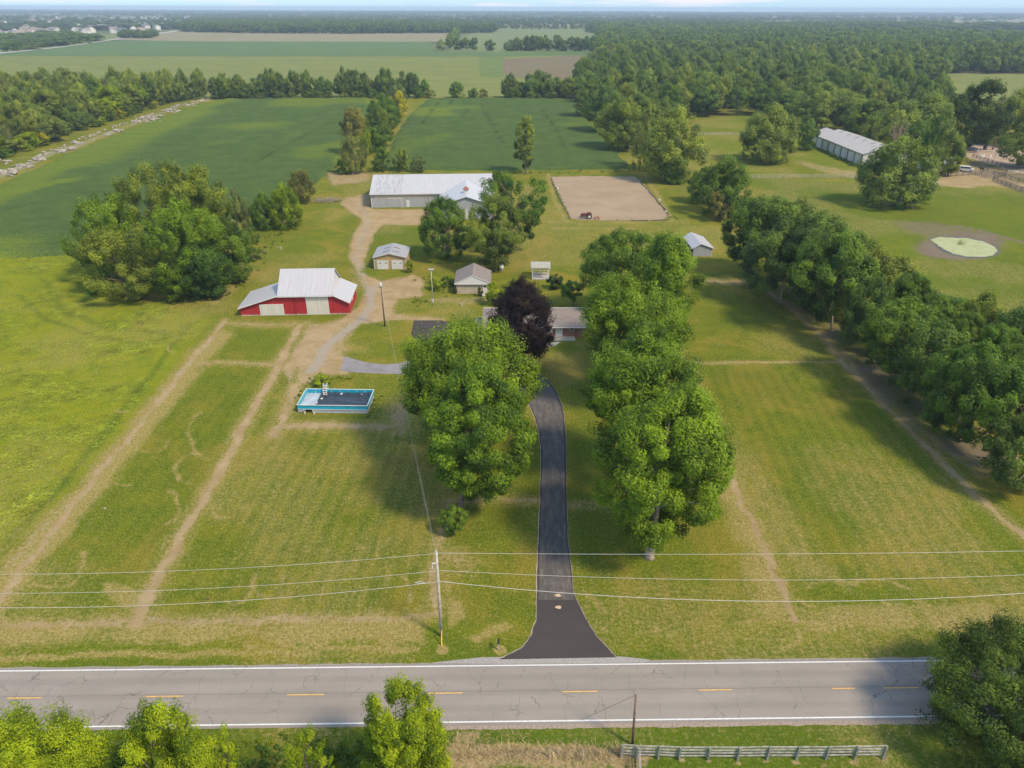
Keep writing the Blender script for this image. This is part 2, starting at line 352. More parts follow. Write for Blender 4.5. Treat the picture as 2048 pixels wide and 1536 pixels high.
def ground_material():
    m, n, l, b = new_mat('grass_and_dirt')
    a = n.new('ShaderNodeAttribute'); a.attribute_name = 'mask'; s = n.new('ShaderNodeSeparateColor'); l.new(a.outputs['Color'], s.inputs[0])
    dirt, dry, lush, gravel = s.outputs[0], s.outputs[1], s.outputs[2], a.outputs['Alpha']
    a2 = n.new('ShaderNodeAttribute'); a2.attribute_name = 'mask2'; s2 = n.new('ShaderNodeSeparateColor'); l.new(a2.outputs['Color'], s2.inputs[0])
    deep, mud, pink, mow = s2.outputs[0], s2.outputs[1], s2.outputs[2], a2.outputs['Alpha']
    big = noise(n, l, 0.045, 3, 0.55); mid = noise(n, l, 0.28, 4, 0.6, dist=0.6); fine = noise(n, l, 2.3, 4, 0.7); tiny = noise(n, l, 5.5, 3, 0.8); grain = noise(n, l, 3.4, 2, 0.8, sc3=(1.5, 0.8, 1), rot=R(14))
    st = noise(n, l, 1.0, 4, 0.65, sc3=(1.6, 0.30, 1), rot=R(12), dist=1.2)       # streaks laid by the mower
    st2 = noise(n, l, 1.0, 4, 0.7, sc3=(0.5, 2.6, 1), rot=R(-20), dist=1.5)
    g = mixc(n, l, smooth(n, l, big, 0.35, 0.65), (0.112, 0.150, 0.007), (0.168, 0.170, 0.011))
    g = mixc(n, l, smooth(n, l, mid, 0.38, 0.62), g, (0.095, 0.132, 0.008))
    g = mixc(n, l, mathn(n, l, 'MULTIPLY', smooth(n, l, noise(n, l, 0.075, 5, 0.68, dist=0.8), 0.46, 0.64), 0.70), g, (0.265, 0.190, 0.030))
    mead = mixc(n, l, smooth(n, l, mid, 0.35, 0.65), (0.180, 0.225, 0.004), (0.255, 0.262, 0.005))
    mead = mixc(n, l, smooth(n, l, fine, 0.48, 0.70), mead, (0.092, 0.155, 0.012)); mead = mixc(n, l, mathn(n, l, 'MULTIPLY', smooth(n, l, noise(n, l, 0.13, 5, 0.7, dist=1.0), 0.50, 0.66), 0.55), mead, (0.105, 0.165, 0.016))
    g = mixc(n, l, lush, g, mead)
    dg = mixc(n, l, smooth(n, l, mid, 0.35, 0.65), (0.058, 0.112, 0.008), (0.085, 0.138, 0.010))
    g = mixc(n, l, deep, g, dg)
    # straw left lying: thresholded by streaky noise
    stm = mathn(n, l, 'ADD', mathn(n, l, 'MULTIPLY', st, 0.55), mathn(n, l, 'MULTIPLY', st2, 0.45))
    dryv = mathn(n, l, 'ADD', mathn(n, l, 'MULTIPLY', dry, 0.75), mathn(n, l, 'SUBTRACT', mathn(n, l, 'ADD', mathn(n, l, 'MULTIPLY', stm, 0.9), mathn(n, l, 'MULTIPLY', fine, 0.45)), 0.62))
    dm = smooth(n, l, dryv, 0.18, 0.62)
    straw = mixc(n, l, smooth(n, l, fine, 0.3, 0.7), (0.285, 0.205, 0.062), (0.385, 0.295, 0.125))
    g = mixc(n, l, dm, g, straw)
    # grass blades: fine light and dark
    g = mixc(n, l, mathn(n, l, 'MULTIPLY', smooth(n, l, tiny, 0.44, 0.60), 0.62), g, (0.050, 0.068, 0.006))
    g = mixc(n, l, mathn(n, l, 'MULTIPLY', smooth(n, l, grain, 0.50, 0.62), mathn(n, l, 'SUBTRACT', 0.42, mathn(n, l, 'MULTIPLY', deep, 0.34))), g, (0.32, 0.29, 0.055))
    g = mixc(n, l, mathn(n, l, 'MULTIPLY', smooth(n, l, fine, 0.50, 0.72), 0.34), g, (0.34, 0.29, 0.10))
    g = mixc(n, l, mathn(n, l, 'MULTIPLY', smooth(n, l, noise(n, l, 4.2, 3, 0.7, sc3=(1.4, 0.7, 1), rot=R(8)), 0.50, 0.66), 0.38), g, (0.055, 0.085, 0.014))
    pk = mixc(n, l, fine, (0.24, 0.13, 0.10), (0.17, 0.13, 0.07)); g = mixc(n, l, mathn(n, l, 'MULTIPLY', pink, smooth(n, l, mid, 0.4, 0.6)), g, pk)
    # bare earth with broken edges
    dv = mathn(n, l, 'ADD', dirt, mathn(n, l, 'MULTIPLY', mathn(n, l, 'SUBTRACT', mathn(n, l, 'ADD', mathn(n, l, 'MULTIPLY', fine, 0.55), mathn(n, l, 'MULTIPLY', stm, 0.45)), 0.5), 2.3))
    de = mathn(n, l, 'MULTIPLY', smooth(n, l, dv, 0.42, 1.05), smooth(n, l, dirt, 0.05, 0.3))
    earth = mixc(n, l, smooth(n, l, mid, 0.3, 0.7), (0.290, 0.205, 0.105), (0.360, 0.270, 0.150))
    earth = mixc(n, l, mathn(n, l, 'MULTIPLY', smooth(n, l, tiny, 0.5, 0.8), 0.5), earth, (0.19, 0.13, 0.085))
    g = mixc(n, l, de, g, earth)
    mv = smooth(n, l, mathn(n, l, 'ADD', mud, mathn(n, l, 'SUBTRACT', mathn(n, l, 'MULTIPLY', fine, 1.2), 0.6)), 0.3, 0.75)
    g = mixc(n, l, mv, g, mixc(n, l, mid, (0.13, 0.10, 0.070), (0.20, 0.16, 0.115)))
    gv = mathn(n, l, 'MULTIPLY', smooth(n, l, mathn(n, l, 'ADD', gravel, mathn(n, l, 'MULTIPLY', mathn(n, l, 'SUBTRACT', mathn(n, l, 'ADD', mathn(n, l, 'MULTIPLY', fine, 0.6), mathn(n, l, 'MULTIPLY', stm, 0.4)), 0.5), 2.6)), 0.35, 1.0), 0.85)
    g = mixc(n, l, gv, g, mixc(n, l, smooth(n, l, tiny, 0.3, 0.7), (0.23, 0.195, 0.155), (0.37, 0.325, 0.27)))
    # mower stripes, slight
    w = n.new('ShaderNodeTexWave'); w.inputs['Scale'].default_value = 0.16; w.inputs['Distortion'].default_value = 1.2; w.inputs['Detail Scale'].default_value = 0.4
    gg = n.new('ShaderNodeNewGeometry'); mm = n.new('ShaderNodeMapping'); mm.inputs['Rotation'].default_value = (0, 0, R(4)); l.new(gg.outputs['Position'], mm.inputs[0]); l.new(mm.outputs[0], w.inputs['Vector'])
    g = mixc(n, l, mathn(n, l, 'MULTIPLY', mathn(n, l, 'MULTIPLY', w.outputs['Fac'], mow), 0.42), g, mixc(n, l, 1.0, g, (0.55, 0.72, 0.6), 'MULTIPLY'))
    l.new(g, b.inputs['Base Color']); b.inputs['Roughness'].default_value = 1.0; b.inputs['Specular IOR Level'].default_value = 0.02
    h = mathn(n, l, 'ADD', mathn(n, l, 'MULTIPLY', tiny, 0.5), mathn(n, l, 'ADD', fine, mathn(n, l, 'MULTIPLY', stm, 0.6)))
    bump(n, l, b, h, 0.9, 0.14)
    return m
M['ground'] = ground_material()

pxs = np.linspace(-420, 2480, 680); pys = np.concatenate([np.linspace(168, 560, 95, endpoint=False), np.linspace(560, 1720, 340)])
PXg, PYg = np.meshgrid(pxs, pys)
cmn = np.array(CM); dirs = np.stack([(PXg-1024)/F_PX, -(PYg-768)/F_PX, -np.ones_like(PXg)], -1)@cmn.T
tt = -CAM_H/dirs[..., 2]; GX, GY = dirs[..., 0]*tt, dirs[..., 1]*tt
P = np.stack([GX.reshape(-1), GY.reshape(-1)], -1)
Pw = P+np.stack([vnoise(P, 0.35, 1)-0.5, vnoise(P, 0.35, 2)-0.5], -1)*1.3    # wandering edges
n1, n2, n3 = vnoise(P, 0.06, 3), vnoise(P, 0.2, 4), vnoise(P, 0.7, 5)
Z0 = lambda: np.zeros(len(P))
dirt, dry, lush, gravel, deep, mud, pink, mow = (Z0() for _ in range(8))
def MX(a, b): np.maximum(a, b, out=a)
# worn lines of old fences and paths
for pts, w, s in (
    ([(452,640),(372,735),(285,845),(190,955),(95,1075),(-10,1210),(-160,1400)], 1.7, 1.0),
    ([(600,650),(565,715),(530,780),(482,862),(440,940),(402,1005),(345,1100),(300,1180),(272,1245)], 2.1, 1.1),
    ([(395,727),(470,725),(545,730)], 1.7, 0.9), ([(450,648),(530,650),(610,648)], 2.6, 0.75),
    ([(545,872),(572,820),(592,770),(640,735)], 2.6, 1.0), ([(550,856),(650,850),(760,855),(800,850)], 2.4, 1.05), ([(795,862),(800,815),(840,800),(880,812)], 4.2, 0.85),
    ([(870,1225),(862,1180),(868,1120),(885,1060),(900,1000)], 1.5, 0.8), ([(890,1110),(930,1125)], 2.6, 0.6), ([(900,1003),(980,1000),(1076,1000)], 1.6, 0.75), ([(1140,1008),(1230,1010)], 1.6, 0.6),
    ([(-200,1262),(0,1250),(150,1245),(300,1240),(480,1240),(650,1238),(800,1240),(868,1228)], 1.7, 0.85),
    ([(1372,735),(1400,790),(1440,880),(1480,1000),(1530,1100),(1562,1180),(1590,1240)], 1.4, 1.0),
    ([(1350,724),(1420,726),(1520,725),(1600,724),(1690,723)], 1.1, 1.1),
    ([(1440,566),(1500,570),(1545,590),(1592,625),(1640,670),(1690,728),(1760,800),(1840,880),(1930,970),(2060,1085)], 1.6, 1.0),
    ([(1590,1243),(1700,1238),(1850,1240),(2060,1238),(2300,1240)], 1.6, 0.55),
    ([(690,700),(660,655),(720,632),(800,632),(880,640)], 2.6, 0.9), ([(1380,560),(1440,562),(1500,565)], 3.6, 0.9),
    ([(1110,457),(1200,455),(1260,458)], 1.6, 0.5), ([(1100,445),(1180,447),(1340,441)], 1.8, 0.7),
    ([(1095,345),(1110,400),(1130,440)], 1.2, 0.7), ([(1290,350),(1345,440)], 1.2, 0.5)):
    MX(dirt, s*line_mask(Pw, pts, w*0.80, 0.98)*(0.72+0.5*n3)); MX(dry, 0.55*line_mask(Pw, pts, w*1.9, 0.95))
MX(dry, 0.9*line_mask(Pw, [(440,670),(360,760),(270,870),(170,985),(60,1110),(-80,1280)], 4.6, 0.9)*(0.6+0.7*n3))
MX(gravel, 0.42*line_mask(Pw, [(425,675),(335,775),(240,890),(140,1000),(20,1125),(-100,1260)], 2.0, 0.9)*(0.5+n3))
# dirt yards and the track to the barns
yard = [(705,392),(742,385),(745,418),(870,418),(868,452),(765,450),(750,470),(735,510),(722,545),(760,560),(830,548),(850,560),(845,595),(800,598),(785,632),(880,636),(872,645),(800,640),(745,648),(700,650),(676,668),(674,700),(708,724),(704,752),(640,748),(600,735),(580,770),(560,740),(610,660),(680,640),(712,612),(730,580),(708,540),(694,515),(705,470),(722,440),(695,420),(676,408),(690,395)]
MX(dirt, 1.05*poly_mask(Pw, yard, 1.3)); MX(dirt, 0.95*poly_mask(Pw, [(612,648),(700,634),(725,648),(690,690),(700,745),(640,762),(580,778),(598,705)], 1.6)*(0.6+0.6*n3)); MX(dirt, 0.6*poly_mask(Pw, [(690,535),(720,520),(730,600),(700,625)], 1.6)); MX(pink, 0.25*poly_mask(Pw, yard, 2.0))
MX(dirt, 0.85*poly_mask(Pw, [(650,345),(745,345),(738,365),(660,372)], 2.0)); MX(pink, 0.6*poly_mask(Pw, [(650,345),(745,345),(738,365),(660,372)], 2.0))
MX(gravel, 1.0*line_mask(Pw, [(625,742),(640,715),(655,690),(690,663),(722,640),(742,610),(744,575)], 2.3, 0.8)); MX(gravel, 0.7*line_mask(Pw, [(740,600),(722,545),(712,520),(722,480),(738,445),(725,420),(712,402),(735,395)], 2.6, 0.9)*(0.45+n3))
MX(dirt, 0.7*poly_mask(Pw, [(850,595),(985,590),(985,603),(930,612),(860,606)], 1.2)); MX(dirt, 0.5*poly_mask(Pw, [(835,525),(900,530),(895,545),(835,545)], 1.2))
MX(dirt, 0.95*poly_mask(Pw, [(1500,565),(1545,575),(1600,612),(1660,655),(1760,770),(1900,880),(1990,960),(1960,965),(1840,880),(1740,790),(1690,735),(1640,690),(1580,615)], 2.0)*(0.45+0.75*n2))
MX(mud, 0.55*poly_mask(Pw, [(1540,560),(1620,600),(1700,660),(1820,760),(2000,880),(2080,960),(1960,960),(1800,850),(1680,710),(1600,630)], 2.5)*(0.5+n2))  # darker earth in a band under the tree row
# straw bands along the road, hay arcs
MX(dry, 0.85*poly_mask(Pw, [(-300,1225),(250,1232),(860,1225),(850,1290),(400,1288),(-300,1300)], 1.4)*(0.35+1.0*n2))
MX(dry, 0.65*line_mask(Pw, [(-300,1322),(200,1312),(560,1302),(830,1300)], 0.9, 0.8)); MX(dry, 0.70*poly_mask(Pw, [(1580,1205),(2400,1205),(2400,1275),(1610,1268)], 1.2)*(0.35+n2))
MX(dry, 0.8*line_mask(Pw, [(1330,690),(1380,760),(1420,880),(1470,1000),(1520,1100),(1545,1220)], 4.6, 0.95)*(0.5+0.8*n2)); MX(dry, 0.65*poly_mask(Pw, [(1400,780),(1480,860),(1590,1010),(1700,1180),(1560,1150),(1480,1000),(1420,880)], 3.0)*(0.2+n1+0.4*n3))
MX(dry, 0.75*poly_mask(Pw, [(890,1120),(930,1240),(900,1265),(885,1200)], 0.8)*(0.4+n3)); MX(dry, 0.7*poly_mask(Pw, [(930,1278),(1010,1235),(1020,1250),(960,1290)], 0.6)); MX(dry, 0.5*poly_mask(Pw, [(1170,1170),(1230,1230),(1200,1240),(1160,1190)], 0.7))
for px, py in ((885,1300),(1000,1300)): MX(dry, 0.95*poly_mask(P, ell(px, py, 13, 10), 0.15))
MX(dry, 0.7*poly_mask(Pw, [(205,1165),(290,1170),(270,1235),(215,1200)], 0.6))
for e in (ell(1062-700,690,24,18,20,250),ell(300,880,38,24,0,170),ell(380,940,26,30,90,300),ell(250,950,34,22,60,220),ell(330,1015,26,32,-80,90),ell(455,1010,34,24,10,180),ell(470,1180,30,28,0,120),ell(545,1160,38,34,90,200),
          ell(100,1155,48,20,30,150),ell(140,1130,28,24,-60,60),ell(740,1140,36,34,-90,40),ell(770,1185,50,52,-40,75),ell(745,1070,40,28,20,150),ell(545,1170,22,40,-30,80),ell(420,870,44,50,100,250),ell(500,950,70,60,150,250),ell(260,795,50,30,10,120),
          ell(1540,1270,60,26,-20,100),ell(1500,1290,46,26,-80,20),ell(1470,1200,90,50,20,90),ell(1700,1185,120,24,200,340),ell(1255,1245,70,20,40,140)):
    MX(dry, 0.80*line_mask(Pw, e, 0.7, 0.95)*(0.2+1.1*n3))
for k in range(26):     # scuffs of hay in the front left paddock
    x, y = rng.uniform(280, 860), rng.uniform(1255, 1290); a = rng.uniform(-0.6, 0.6)
    MX(dry, 0.8*line_mask(Pw, [(x-14, y-5*a), (x, y+4), (x+14, y+9*a)], 0.5, 0.9))
for k in range(16):
    x, y = rng.uniform(1600, 2040), rng.uniform(1195, 1250); MX(dry, 0.7*line_mask(Pw, [(x-18, y-6), (x, y+2), (x+18, y+8)], 0.5, 0.9))
# general dryness of the mown grass
MX(dry, 0.30*sstep(n1, 0.4, 0.7)+0.10)
MX(dry, 0.42*poly_mask(Pw, [(1000,700),(1180,700),(1180,760),(1120,790),(1060,735)], 2.5)); MX(dry, 0.35*poly_mask(Pw, [(1120,400),(1350,445),(1440,470),(1100,540),(1000,480),(1050,420)], 6))
# meadow, pastures, verges
MX(lush, poly_mask(Pw, [(-900,520),(150,512),(210,590),(380,620),(425,640),(360,720),(250,860),(90,1030),(-60,1150),(-600,1500),(-1500,1500)], 2.2))
MX(lush, 0.30*poly_mask(Pw, [(1490,355),(2300,355),(2500,900),(2048,640),(1860,570),(1700,470),(1560,400)], 4)); MX(lush, 0.35*poly_mask(Pw, [(1395,232),(1640,232),(1740,340),(1500,350),(1410,300)], 4)); MX(lush, 0.7*poly_mask(Pw, [(1750,430),(1820,470),(1900,545),(2040,560),(2048,590),(1880,565),(1780,500),(1720,440)], 4))
MX(deep, 0.75*poly_mask(Pw, [(1490,355),(1860,372),(2300,390),(2500,900),(2048,640),(1860,570),(1700,470),(1560,400)], 5)*(0.35+1.1*n1)); MX(deep, 0.35*poly_mask(Pw, [(1395,232),(1640,232),(1740,340),(1500,350),(1410,300)], 4)); MX(deep, 0.9*poly_mask(Pw, [(880,1452),(2300,1436),(2300,1800),(900,1800)], 0.4)); MX(deep, 0.75*poly_mask(Pw, [(-400,1460),(880,1452),(900,1800),(-400,1800)], 0.4))
MX(deep, 0.55*line_mask(Pw, [(880,1306),(930,1300),(1000,1306)], 2.2, 0.9)); MX(deep, 0.6*line_mask(Pw, [(1200,1320),(1500,1305),(2400,1295)], 1.4, 0.9)); MX(deep, 0.4*line_mask(Pw, [(-300,1338),(400,1328),(800,1322)], 0.9, 0.9)); MX(deep, 0.5*line_mask(Pw, [(800,790),(770,830),(700,838),(590,835),(580,790),(620,755)], 1.8, 0.9))
MX(deep, 0.45*line_mask(Pw, [(500,740),(440,850),(380,960),(330,1060)], 5, 0.9)*(n2)); MX(deep, 0.55*poly_mask(Pw, [(748,452),(900,455),(900,520),(830,520),(760,490),(735,515)], 2)); MX(deep, 0.45*poly_mask(Pw, [(1155,770),(1200,800),(1210,1120),(1145,1120),(1140,900)], 1.5)); MX(deep, 0.4*poly_mask(Pw, [(1400,735),(1560,745),(1700,850),(1500,770)], 4)); MX(deep, 0.5*poly_mask(Pw, [(1560,900),(1660,900),(1740,1040),(1640,1060)], 5)*n2*1.6)  # strip right of the driveway: the maples' shade painted in as darker grass
MX(deep, 0.5*poly_mask(Pw, [(1700,770),(1760,800),(1850,900),(2048,1060),(2048,1090),(1860,920),(1740,820)], 2)); MX(dry, 0.45*poly_mask(Pw, [(560,1080),(820,960),(860,1200),(420,1230)], 6)*n1*1.4)
# ring of the pond, trampled paddocks
MX(mud, 0.85*poly_mask(Pw, ell(1920, 492, 100, 33), 5)*(0.45+0.8*n2)); MX(mud, 1.0*poly_mask(Pw, ell(1926, 495, 74, 24), 2)); MX(mud, 0.55*poly_mask(Pw, [(1770,440),(1860,440),(1990,462),(1870,480),(1800,462)], 4)); MX(mud, 0.8*line_mask(Pw, [(1915,452),(1965,462),(2048,485),(2100,500)], 2.4, 0.9))
MX(dirt, 0.95*poly_mask(Pw, [(1850,352),(1905,340),(1960,325),(2040,360),(2100,380),(2100,395),(2030,380),(1985,372),(1945,378),(1850,372)], 3)); MX(dirt, 0.75*poly_mask(Pw, [(1600,320),(1660,332),(1730,345),(1780,352),(1735,362),(1650,348),(1590,328)], 3)); MX(dirt, 0.6*poly_mask(Pw, ell(1600,325,26,7), 3)); MX(mud, 0.6*poly_mask(Pw, [(1900,340),(1960,315),(2048,345),(2100,380),(2100,420),(2048,396),(1985,362)], 3)*(0.4+n2)); MX(pink, 0.8*poly_mask(Pw, [(1990,345),(2100,345),(2100,390),(2030,368)], 3))
MX(dirt, 0.8*poly_mask(Pw, [(915,1460),(960,1455),(958,1478),(1000,1490),(1240,1492),(1300,1512),(1290,1550),(900,1536),(880,1500),(905,1485)], 0.4)); MX(dry, 1.0*poly_mask(Pw, [(880,1488),(1240,1492),(1300,1514),(1250,1524),(880,1526)], 0.6))
MX(gravel, 0.8*line_mask(Pw, [(-60,372),(0,350),(45,334),(100,307),(160,289),(215,268),(300,235),(360,212),(430,197)], 6, 0.95)*(0.5+n2))
for px in (1358,1416,1475,1534,1592,1651,1709,1765): MX(dirt, 0.95*poly_mask(Pw, ell(px, 1524, 9, 6), 0.25))
MX(mow, poly_mask(P, [(340,1230),(560,850),(860,860),(860,1230)], 4)); MX(mow, 0.8*poly_mask(P, [(1400,740),(1680,740),(2048,1080),(2048,1230),(1600,1230)], 4)); MX(mow, 0.6*poly_mask(P, [(430,740),(520,740),(300,1200),(40,1190)], 3))
MX(mud, 0.4*line_mask(Pw, [(100,560),(140,620),(220,650),(330,662),(390,668)], 0.7, 0.9)); MX(deep, 0.65*line_mask(Pw, [(90,560),(130,625),(215,655),(330,668)], 1.6, 0.9)); MX(deep, 0.6*line_mask(Pw, [(40,590),(90,640),(190,672),(300,690)], 1.0, 0.9)); MX(deep, 0.75*line_mask(Pw, [(380,650),(310,735),(225,850),(110,985),(0,1100)], 1.2, 0.9)); MX(dry, 0.75*poly_mask(Pw, [(250,590),(400,585),(500,560),(440,610),(300,606)], 2)*(0.3+n3))
MX(gravel, 0.9*line_mask(P, [(528,507),(540,497),(560,493),(566,496),(545,508),(528,507)], 0.5, 0.8))
ground = grid_mesh('lawn', GX, GY, np.zeros_like(GX), M['ground'])
set_attr(ground, 'mask', np.stack([dirt, np.clip(dry, 0, 1), lush, gravel], -1)); set_attr(ground, 'mask2', np.stack([deep, np.clip(mud, 0, 1), pink, mow], -1))
link('lawn', ground, kind='structure', label='mown grass worn through to bare earth along old fence lines')
del PXg, PYg, dirs, Pw

# the land beyond
def farmland_mat(name, cols, scale, streak=0.0, fine=0.05):
    m, n, l, b = new_mat(name)
    f = noise(n, l, scale, 4, 0.6, sc3=(1, 1+streak, 1), dist=0.5); f2 = noise(n, l, fine, 5, 0.65); f3 = noise(n, l, fine*9, 4, 0.7)
    o = mixc(n, l, smooth(n, l, f, 0.35, 0.65), cols[0], cols[1]); o = mixc(n, l, mathn(n, l, 'MULTIPLY', smooth(n, l, f2, 0.42, 0.72), 0.7), o, cols[2])
    o = mixc(n, l, mathn(n, l, 'MULTIPLY', smooth(n, l, f3, 0.5, 0.8), 0.25), o, tuple(c*0.5 for c in cols[0]))
    l.new(o, b.inputs['Base Color']); b.inputs['Roughness'].default_value = 0.95; b.inputs['Specular IOR Level'].default_value = 0.1; bump(n, l, b, f3, 0.6, 0.3)
    return m
mb = MB(); mb.add([(-11500, -900, -0.3), (11500, -900, -0.3), (11500, 12500, -0.3), (-11500, 12500, -0.3)], [(0, 1, 2, 3)])
mb.build('ground', farmland_mat('countryside', ((0.085, 0.115, 0.03), (0.17, 0.16, 0.07), (0.06, 0.085, 0.025)), 0.0012, 2.0, 0.01), kind='structure', label='flat farmland reaching to the horizon')
FZ = [0.04]
def field(name, pxp, mat, label, z=None):
    FZ[0] += 0.03; mb = MB(); mb.poly([(x, y, FZ[0] if z is None else z) for x, y in PX(pxp)])
    return mb.build(name, mat, kind='structure', label=label)
YG = farmland_mat('yellow_green_crop', ((0.150, 0.170, 0.040), (0.175, 0.185, 0.045), (0.115, 0.145, 0.035)), 0.006, 9.0, 0.03)
DG = farmland_mat('blue_green_crop', ((0.075, 0.130, 0.042), (0.088, 0.142, 0.046), (0.115, 0.165, 0.038)), 0.008, 5.0, 0.02)
TAN = farmland_mat('tan_stubble', ((0.23, 0.19, 0.115), (0.19, 0.185, 0.08), (0.27, 0.225, 0.15)), 0.006, 6.0, 0.02)
BRN = farmland_mat('weedy_red_brown_ground', ((0.165, 0.115, 0.075), (0.14, 0.14, 0.05), (0.19, 0.14, 0.10)), 0.02, 3.0, 0.04)
LGF = farmland_mat('light_green_pasture', ((0.125, 0.165, 0.055), (0.155, 0.185, 0.06), (0.18, 0.18, 0.09)), 0.006, 3.0, 0.02)
field('ripening_field', [(-700,137),(0,135),(0,111),(400,111),(700,112),(960,113),(1015,150),(1030,193),(-700,205)], YG, 'broad yellow-green crop field behind the tree line', z=0.05)
field('ripening_field', [(1005,113),(1190,106),(1300,110),(1300,196),(1020,193)], YG, 'narrow end of the yellow-green field beside the woodland', z=0.05)
field('weedy_ground', [(1004,118),(1190,110),(1192,160),(1050,158),(1010,150)], BRN, 'reddish brown weedy patch beside the woodland', z=0.14)
field('crop_strip', [(958,113),(1004,113),(1012,152),(985,156),(960,152)], farmland_mat('patchy_strip', ((0.09, 0.14, 0.035), (0.16, 0.19, 0.04), (0.07, 0.12, 0.03)), 0.05, 6.0, 0.08), 'patchy darker crop strip at the end of the yellow-green field', z=0.12)
field('far_soybean_field', [(-600,160),(0,108),(235,81),(400,82),(860,84),(872,104),(1300,103),(1300,108),(1000,113),(0,112),(-500,125)], DG, 'long blue-green crop field in the distance', z=0.20)
field('stubble_field', [(225,80),(340,63),(900,66),(905,84),(400,83)], TAN, 'tan stubble strip in front of the distant woods', z=0.25)
field('stubble_field', [(0,108),(80,98),(200,84),(260,76),(330,66),(300,62),(0,84)], LGF, 'rough grass beside the distant road', z=0.24)
field('far_pasture', [(900,104),(905,82),(960,62),(1000,55),(1180,50),(1300,55),(1300,104)], LGF, 'light green field behind the row of distant trees', z=0.25)
field('bare_strip', [(1000,55),(1010,47),(1180,46),(1185,52)], TAN, 'bare building land by the far houses', z=0.4)
field('far_field', [(1500,37),(2048,41),(2300,44),(2300,66),(2048,60),(1700,54),(1500,46)], TAN, 'pale strips of stubble beyond the woodland', z=0.4)
field('east_field', [(1780,176),(1830,158),(1900,148),(2048,149),(2400,165),(2400,240),(2048,206),(1900,198),(1830,190)], YG, 'yellow-green field to the right beyond the woodland', z=0.12)

def crop_mat():
    m, n, l, b = new_mat('soybean_canopy')
    a = n.new('ShaderNodeAttribute'); a.attribute_name = 'mask'; s = n.new('ShaderNodeSeparateColor'); l.new(a.outputs['Color'], s.inputs[0])
    mid = noise(n, l, 0.12, 4, 0.6); f = noise(n, l, 0.9, 5, 0.75); t = noise(n, l, 2.6, 3, 0.7); row = noise(n, l, 1.0, 3, 0.6, sc3=(0.06, 1.3, 1))
    o = mixc(n, l, smooth(n, l, mid, 0.35, 0.65), (0.068, 0.108, 0.030), (0.094, 0.134, 0.032))
    yv = mathn(n, l, 'ADD', s.outputs[0], mathn(n, l, 'MULTIPLY', mathn(n, l, 'SUBTRACT', f, 0.5), 1.1))
    o = mixc(n, l, mathn(n, l, 'MULTIPLY', smooth(n, l, yv, 0.25, 1.1), 0.8), o, (0.185, 0.230, 0.022))
    o = mixc(n, l, mathn(n, l, 'MULTIPLY', smooth(n, l, f, 0.50, 0.68), 0.55), o, (0.135, 0.185, 0.035))
    o = mixc(n, l, mathn(n, l, 'MULTIPLY', smooth(n, l, t, 0.45, 0.60), 0.65), o, (0.030, 0.062, 0.020))
    o = mixc(n, l, mathn(n, l, 'MULTIPLY', smooth(n, l, row, 0.45, 0.7), 0.4), o, (0.03, 0.065, 0.016))
    o = mixc(n, l, mathn(n, l, 'MULTIPLY', s.outputs[1], 0.75), o, (0.022, 0.045, 0.014))
    l.new(o, b.inputs['Base Color']); b.inputs['Roughness'].default_value = 1.0; b.inputs['Specular IOR Level'].default_value = 0.03
    bump(n, l, b, mathn(n, l, 'ADD', f, mathn(n, l, 'MULTIPLY', t, 0.6)), 1.0, 0.35); return m
M['crop'] = crop_mat()
def crop(name, pts, step, maskfn, label):
    xs = [p[0] for p in pts]; ys = [p[1] for p in pts]
    X, Y = np.meshgrid(np.arange(min(xs)-3, max(xs)+3, step), np.arange(min(ys)-3, max(ys)+3, step)); Q = np.stack([X.reshape(-1), Y.reshape(-1)], -1)
    Qw = Q+np.stack([vnoise(Q, 0.25, 8)-0.5, vnoise(Q, 0.25, 9)-0.5], -1)*2.5
    ins = inside(Qw, pts); d = seg_dist(Qw, pts+[pts[0]]); s = np.where(ins, d, -d)
    Zc = np.where(s > 0, np.clip(s/1.2, 0, 1)*0.6+vnoise(Q, 0.5, 10)*0.25*np.clip(s, 0, 1), -0.1)
    me = grid_mesh(name, X, Y, Zc.reshape(X.shape), M['crop']); mk = maskfn(Q, Qw, s); set_attr(me, 'mask', np.stack([mk[0], mk[1], mk[0]*0, mk[0]*0], -1))
    nr, nc = X.shape; keep = (s.reshape(nr, nc) > -step*1.2); kq = (keep[:-1, :-1] | keep[1:, :-1] | keep[:-1, 1:] | keep[1:, 1:]).reshape(-1)
    import bmesh
    bm = bmesh.new(); bm.from_mesh(me); bm.faces.ensure_lookup_table(); bmesh.ops.delete(bm, geom=[f for f in bm.faces if not kq[f.index]], context='FACES'); bm.to_mesh(me); bm.free()
    return link(name, me, kind='structure', label=label)
LF = [(-166,170),(-180,267),(-187,313),(-193,376),(-196,430),(-199,480),(-192,516)]+PX([(640,196),(738,197),(742,215),(705,262),(672,330),(655,345),(600,395),(560,420),(500,425),(440,445),(380,480),(260,505),(140,509),(0,515),(-300,520)])
def lfm(Q, Qw, s):
    e = 1-sstep(seg_dist(Qw, [(-164,170),(-180,267),(-188,330),(-195,420),(-198,500)]), 5, 22); a = vnoise(Q, 0.016, 12, 3)
    y = 0.85*e+0.28*(1-sstep(Qw[:, 0], -190, -90))+0.75*sstep(a, 0.50, 0.70)+0.9*line_mask(Qw, [(0,392),(60,380),(150,362)], 7, 0.9)*0.8+0.5*line_mask(Qw, [(60,250+60),(200,330),(330,260),(420,225)], 14, 0.9)+0.7*(1-sstep(s, 0, 4))*vnoise(Q, 0.1, 5)
    dk = line_mask(Q, [(480,345),(700,225)], 1.0, 0.9)*vnoise(Q, 0.05, 3)
    return np.clip(y, 0, 1), dk
crop('soybean_field', LF, 1.6, lfm, 'dark green soybean field left of the tree line with a yellowing edge')
